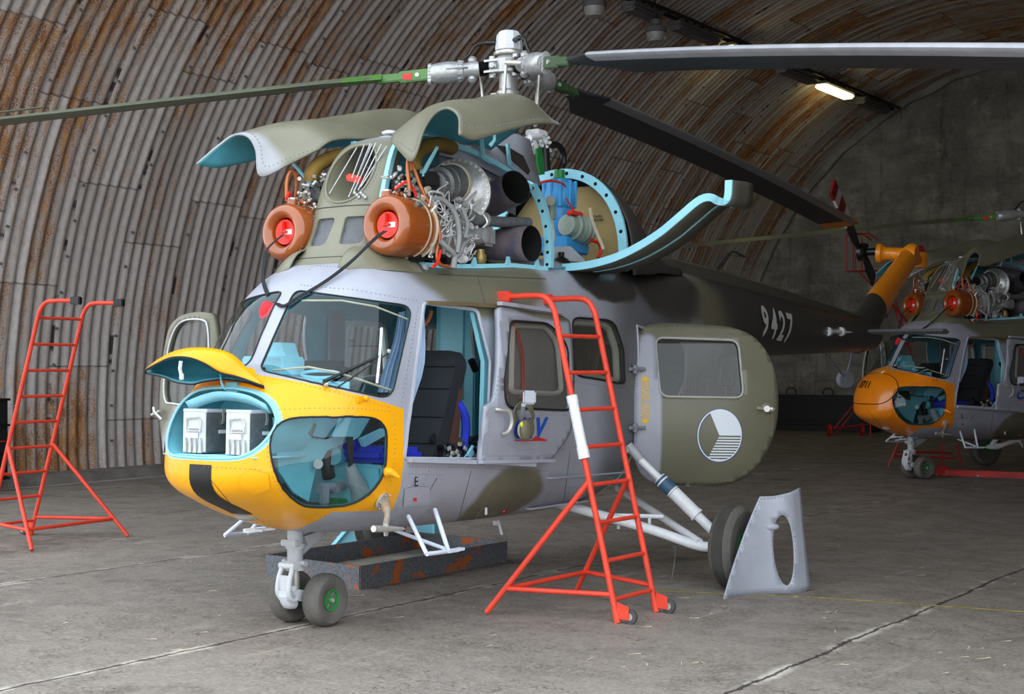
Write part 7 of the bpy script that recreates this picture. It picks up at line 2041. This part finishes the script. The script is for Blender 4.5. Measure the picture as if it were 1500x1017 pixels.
for i, (px_, py_, sc_) in enumerate(((871, 8, 1), (961, 46, 1))):
    pB = -12.0; o = Vector((0, 0, H)); d = Vector(((px_ - CX) / F, 1, (HY - py_) / F)); Yd = 23.4 if i else 21.2; c = o + d * Yd
    e = empty('bell_lamp', c, ['grey bell-shaped hanging lamp cut off at its top, higher of the two', 'grey bell-shaped hanging lamp below the cable tray, lower of the two'][i], 'ceiling lamp', 'bell lamps')
    b = MB(); b.lathe([(.07, .20), (.09, .19), (.10, .10), (.17, .07), (.185, .03), (.185, -.02), (.17, -.03)], (0, 0, 0), (0, 0, 1), 22); b.build('lamp_housing', M_LAMPH, e)
    b = MB(); b.lathe([(.165, -.02), (.16, -.10), (.13, -.17), (.05, -.18), (.0, -.18)], (0, 0, 0), (0, 0, 1), 22); b.build('lamp_glass', mat('frosted_lamp_glass', 'a8a8a6', .35), e)
    zt = ZC + math.sqrt((RR - .05) ** 2 - (c.dot(HP) - RC) ** 2) - c.z
    b = MB(); b.tube([(0, 0, .2), (0, 0, .32)], .02, 8); b.tube(cr([(0, 0, .30), (-.03, 0, .45), (.02, 0, .6), (0, 0, max(zt, .65))], 5), .014, 6); b.build('hanging_cable', M_BLK2, e)

# ------------------------------------------------------------------ background things
M_RS = mat('dark_red_frame', 'a82020', .45)
def frame_thing(name, base, label, cat, bars, m_, wheels=(), parts='tube_frame'):
    e = empty(name, base, label, cat); m = MB()
    for b in bars: m.tube([Vector(p) for p in b[0]], b[1], 8)
    m.build(parts, m_, e, org=base)
    for c, r in wheels: w = MB(); w.cyl(Vector(c) + Vector((-.03, 0, 0)), Vector(c) + Vector((.03, 0, 0)), r, n=16); w.build('wheel', m_, e, org=base)
    return e
def pl(px, py, Y): return W(px, py, Y=Y)
Y1, Y2 = 32.0, 32.7
bars = []
for Y in (31.2, 31.9):
    o = 0 if Y < 31.5 else 10
    for (a, b) in (((1240 + o, 398), (1240 + o, 344)), ((1253 + o, 398), (1253 + o, 350)), ((1240 + o, 344), (1262 + o, 342)), ((1262 + o, 342), (1277 + o, 352)), ((1240 + o, 398), (1290 + o, 396)), ((1258 + o, 398), (1335, 478)), ((1290 + o, 398), (1335, 520)), ((1335, 478), (1335, 640)), ((1330, 500), (1215 + o, 636)), ((1215 + o, 628), (1275, 622)), ((1275, 560), (1275, 640))):
        bars.append(([pl(*a, Y), pl(*b, Y)], .018))
for p in ((1240, 398), (1240, 344), (1290, 396), (1330, 500), (1215, 628)): bars.append(([pl(*p, 31.2), pl(p[0] + 10, p[1], 31.9)], .016))
frame_thing('service_stand', Vector((9.0, 31.5, 0)), 'tall dark red tubular service stand against the end wall behind the tail', 'service stand', bars, M_RS, [((pl(1215, 628, 31.2).x, 31.2, .14), .14), ((pl(1262, 628, 31.2).x, 31.2, .14), .14)])
bars = []
for a, b, Y in (((1316, 648), (1301, 684), 21.6), ((1308, 668), (1400, 672), 21.8), ((1312, 662), (1395, 664), 22.2), ((1401, 650), (1408, 680), 22.0), ((1380, 650), (1380, 678), 22.4), ((1340, 650), (1340, 664), 22.2)): bars.append(([pl(*a, Y), pl(*b, Y)], .018))
frame_thing('wheel_trestle', W(1350, 684), 'low dark red trestle on the floor behind the nose wheel of the orange-nosed helicopter', 'trestle', bars, M_RS)
t0_, t1_ = W(1372, 696), W(1560, 703); tb = empty('tow_bar', t0_, 'long scuffed red tow bar lying on the floor beneath the orange-nosed helicopter', 'tow bar')
m = MB(); d = (t1_ - t0_).normalized(); n_ = Vector((-d.y, d.x, 0)) * .05; m.prism([t0_ - n_, t1_ - n_, t1_ + n_, t0_ + n_], (0, 0, .085)); m.build('bar', mat('scuffed_red', 'b02018', .6, var=.3, nscale=5, col2='8a8684', v2=(.60, .68)), tb, org=t0_)
m = MB(); m.box(t0_ + Vector((.06, -.03, .07)), (.16, .16, .13), bev=.02); m.build('coupling', M_RS, tb, org=t0_)
# low dark tank with loops by the end wall
c0 = G(31.75, -14.3); e = empty('fuel_tank', c0, 'low black tank with lifting loops along the end wall under the tail', 'tank'); m = MB()
lx = Vector((HP.x, HP.y, 0)); Mr = Matrix.Rotation(math.atan2(HP.y, HP.x), 3, 'Z')
m.box(c0 + Vector((0, 0, .50)) + HP * .55, (3.4, .75, .72), M=Mr, bev=.12); m.box(c0 + Vector((0, 0, .07)) + HP * .55, (3.2, .65, .13), M=Mr); m.build('tank_body', mat('tar_black', '0c0d12', .5), e, org=c0)
for k in range(4): m = MB(); q = c0 + HP * (-.9 + k * .95) + Vector((0, 0, .84)); m.tube([q - HP * .12, q - HP * .12 + Vector((0, 0, .12)), q - HP * .06 + Vector((0, 0, .18)), q + HP * .06 + Vector((0, 0, .18)), q + HP * .12 + Vector((0, 0, .12)), q + HP * .12], .022, 6); m.build('lifting_loop', M_RS if False else mat('loop_steel', '2e2c2a', .6), e, org=c0)
# black cabinet at the left edge
c0 = W(-26, 706, Z=.13); c0.z = .13; e = empty('tool_cabinet', c0, 'black tool cabinet standing on the wall ledge behind the lone ladder', 'cabinet'); Mr2 = Matrix.Rotation(math.atan2(HA.y, HA.x), 3, 'Z')
m = MB(); m.box(c0 + Vector((0, 0, .52)), (.5, .34, 1.0), M=Mr2, bev=.01); m.build('cabinet_body', mat('cabinet_black', '121214', .5), e, org=c0)
m = MB()
for z in (.04, .35, .7, 1.02): m.box(c0 + Vector((0, 0, z)), (.54, .38, .03), M=Mr2)
m.build('shelf_edge', M_BLK2, e, org=c0)
m = MB(); m.box(c0 + HA * .26 + HP * 0 + Vector((0, 0, .85)), (.03, .05, .05), M=Mr2); m.build('latch', M_DALU, e, org=c0)
m = MB(); m.sweep([c0 + HP * .18 - HA * .2 + Vector((0, 0, .50)), c0 + HP * .18 + HA * .2 + Vector((0, 0, .50))], (0, 0, .008), HP * .004); m.build('red_strip', M_RS, e, org=c0)

# ------------------------------------------------------------------ light
w = bpy.data.worlds.new('World'); scene.world = w; w.use_nodes = True; nt = w.node_tree
bg = nt.nodes['Background']; tc = nt.nodes.new('ShaderNodeTexCoord'); sp = nt.nodes.new('ShaderNodeSeparateXYZ'); nt.links.new(tc.outputs['Generated'], sp.inputs[0])
mr = nt.nodes.new('ShaderNodeMapRange'); mr.inputs[1].default_value = -.05; mr.inputs[2].default_value = .6; nt.links.new(sp.outputs[2], mr.inputs[0])
mx = nt.nodes.new('ShaderNodeMix'); mx.data_type = 'RGBA'; nt.links.new(mr.outputs[0], mx.inputs[0]); mx.inputs[6].default_value = (.95, .97, 1, 1); mx.inputs[7].default_value = (.80, .90, 1, 1)
nt.links.new(mx.outputs[2], bg.inputs['Color']); bg.inputs['Strength'].default_value = 3.0
vs = scene.view_settings; scene.display_settings.display_device = 'sRGB'; vs.view_transform = 'Standard'; vs.look = 'None'; vs.gamma = 1; vs.use_curve_mapping = False; vs.exposure = 0.0
scene.cycles.use_denoising = True
scene.cycles.max_bounces = 8; scene.cycles.transparent_max_bounces = 24; scene.cycles.diffuse_bounces = 6; scene.cycles.glossy_bounces = 3; scene.cycles.sample_clamp_indirect = 6
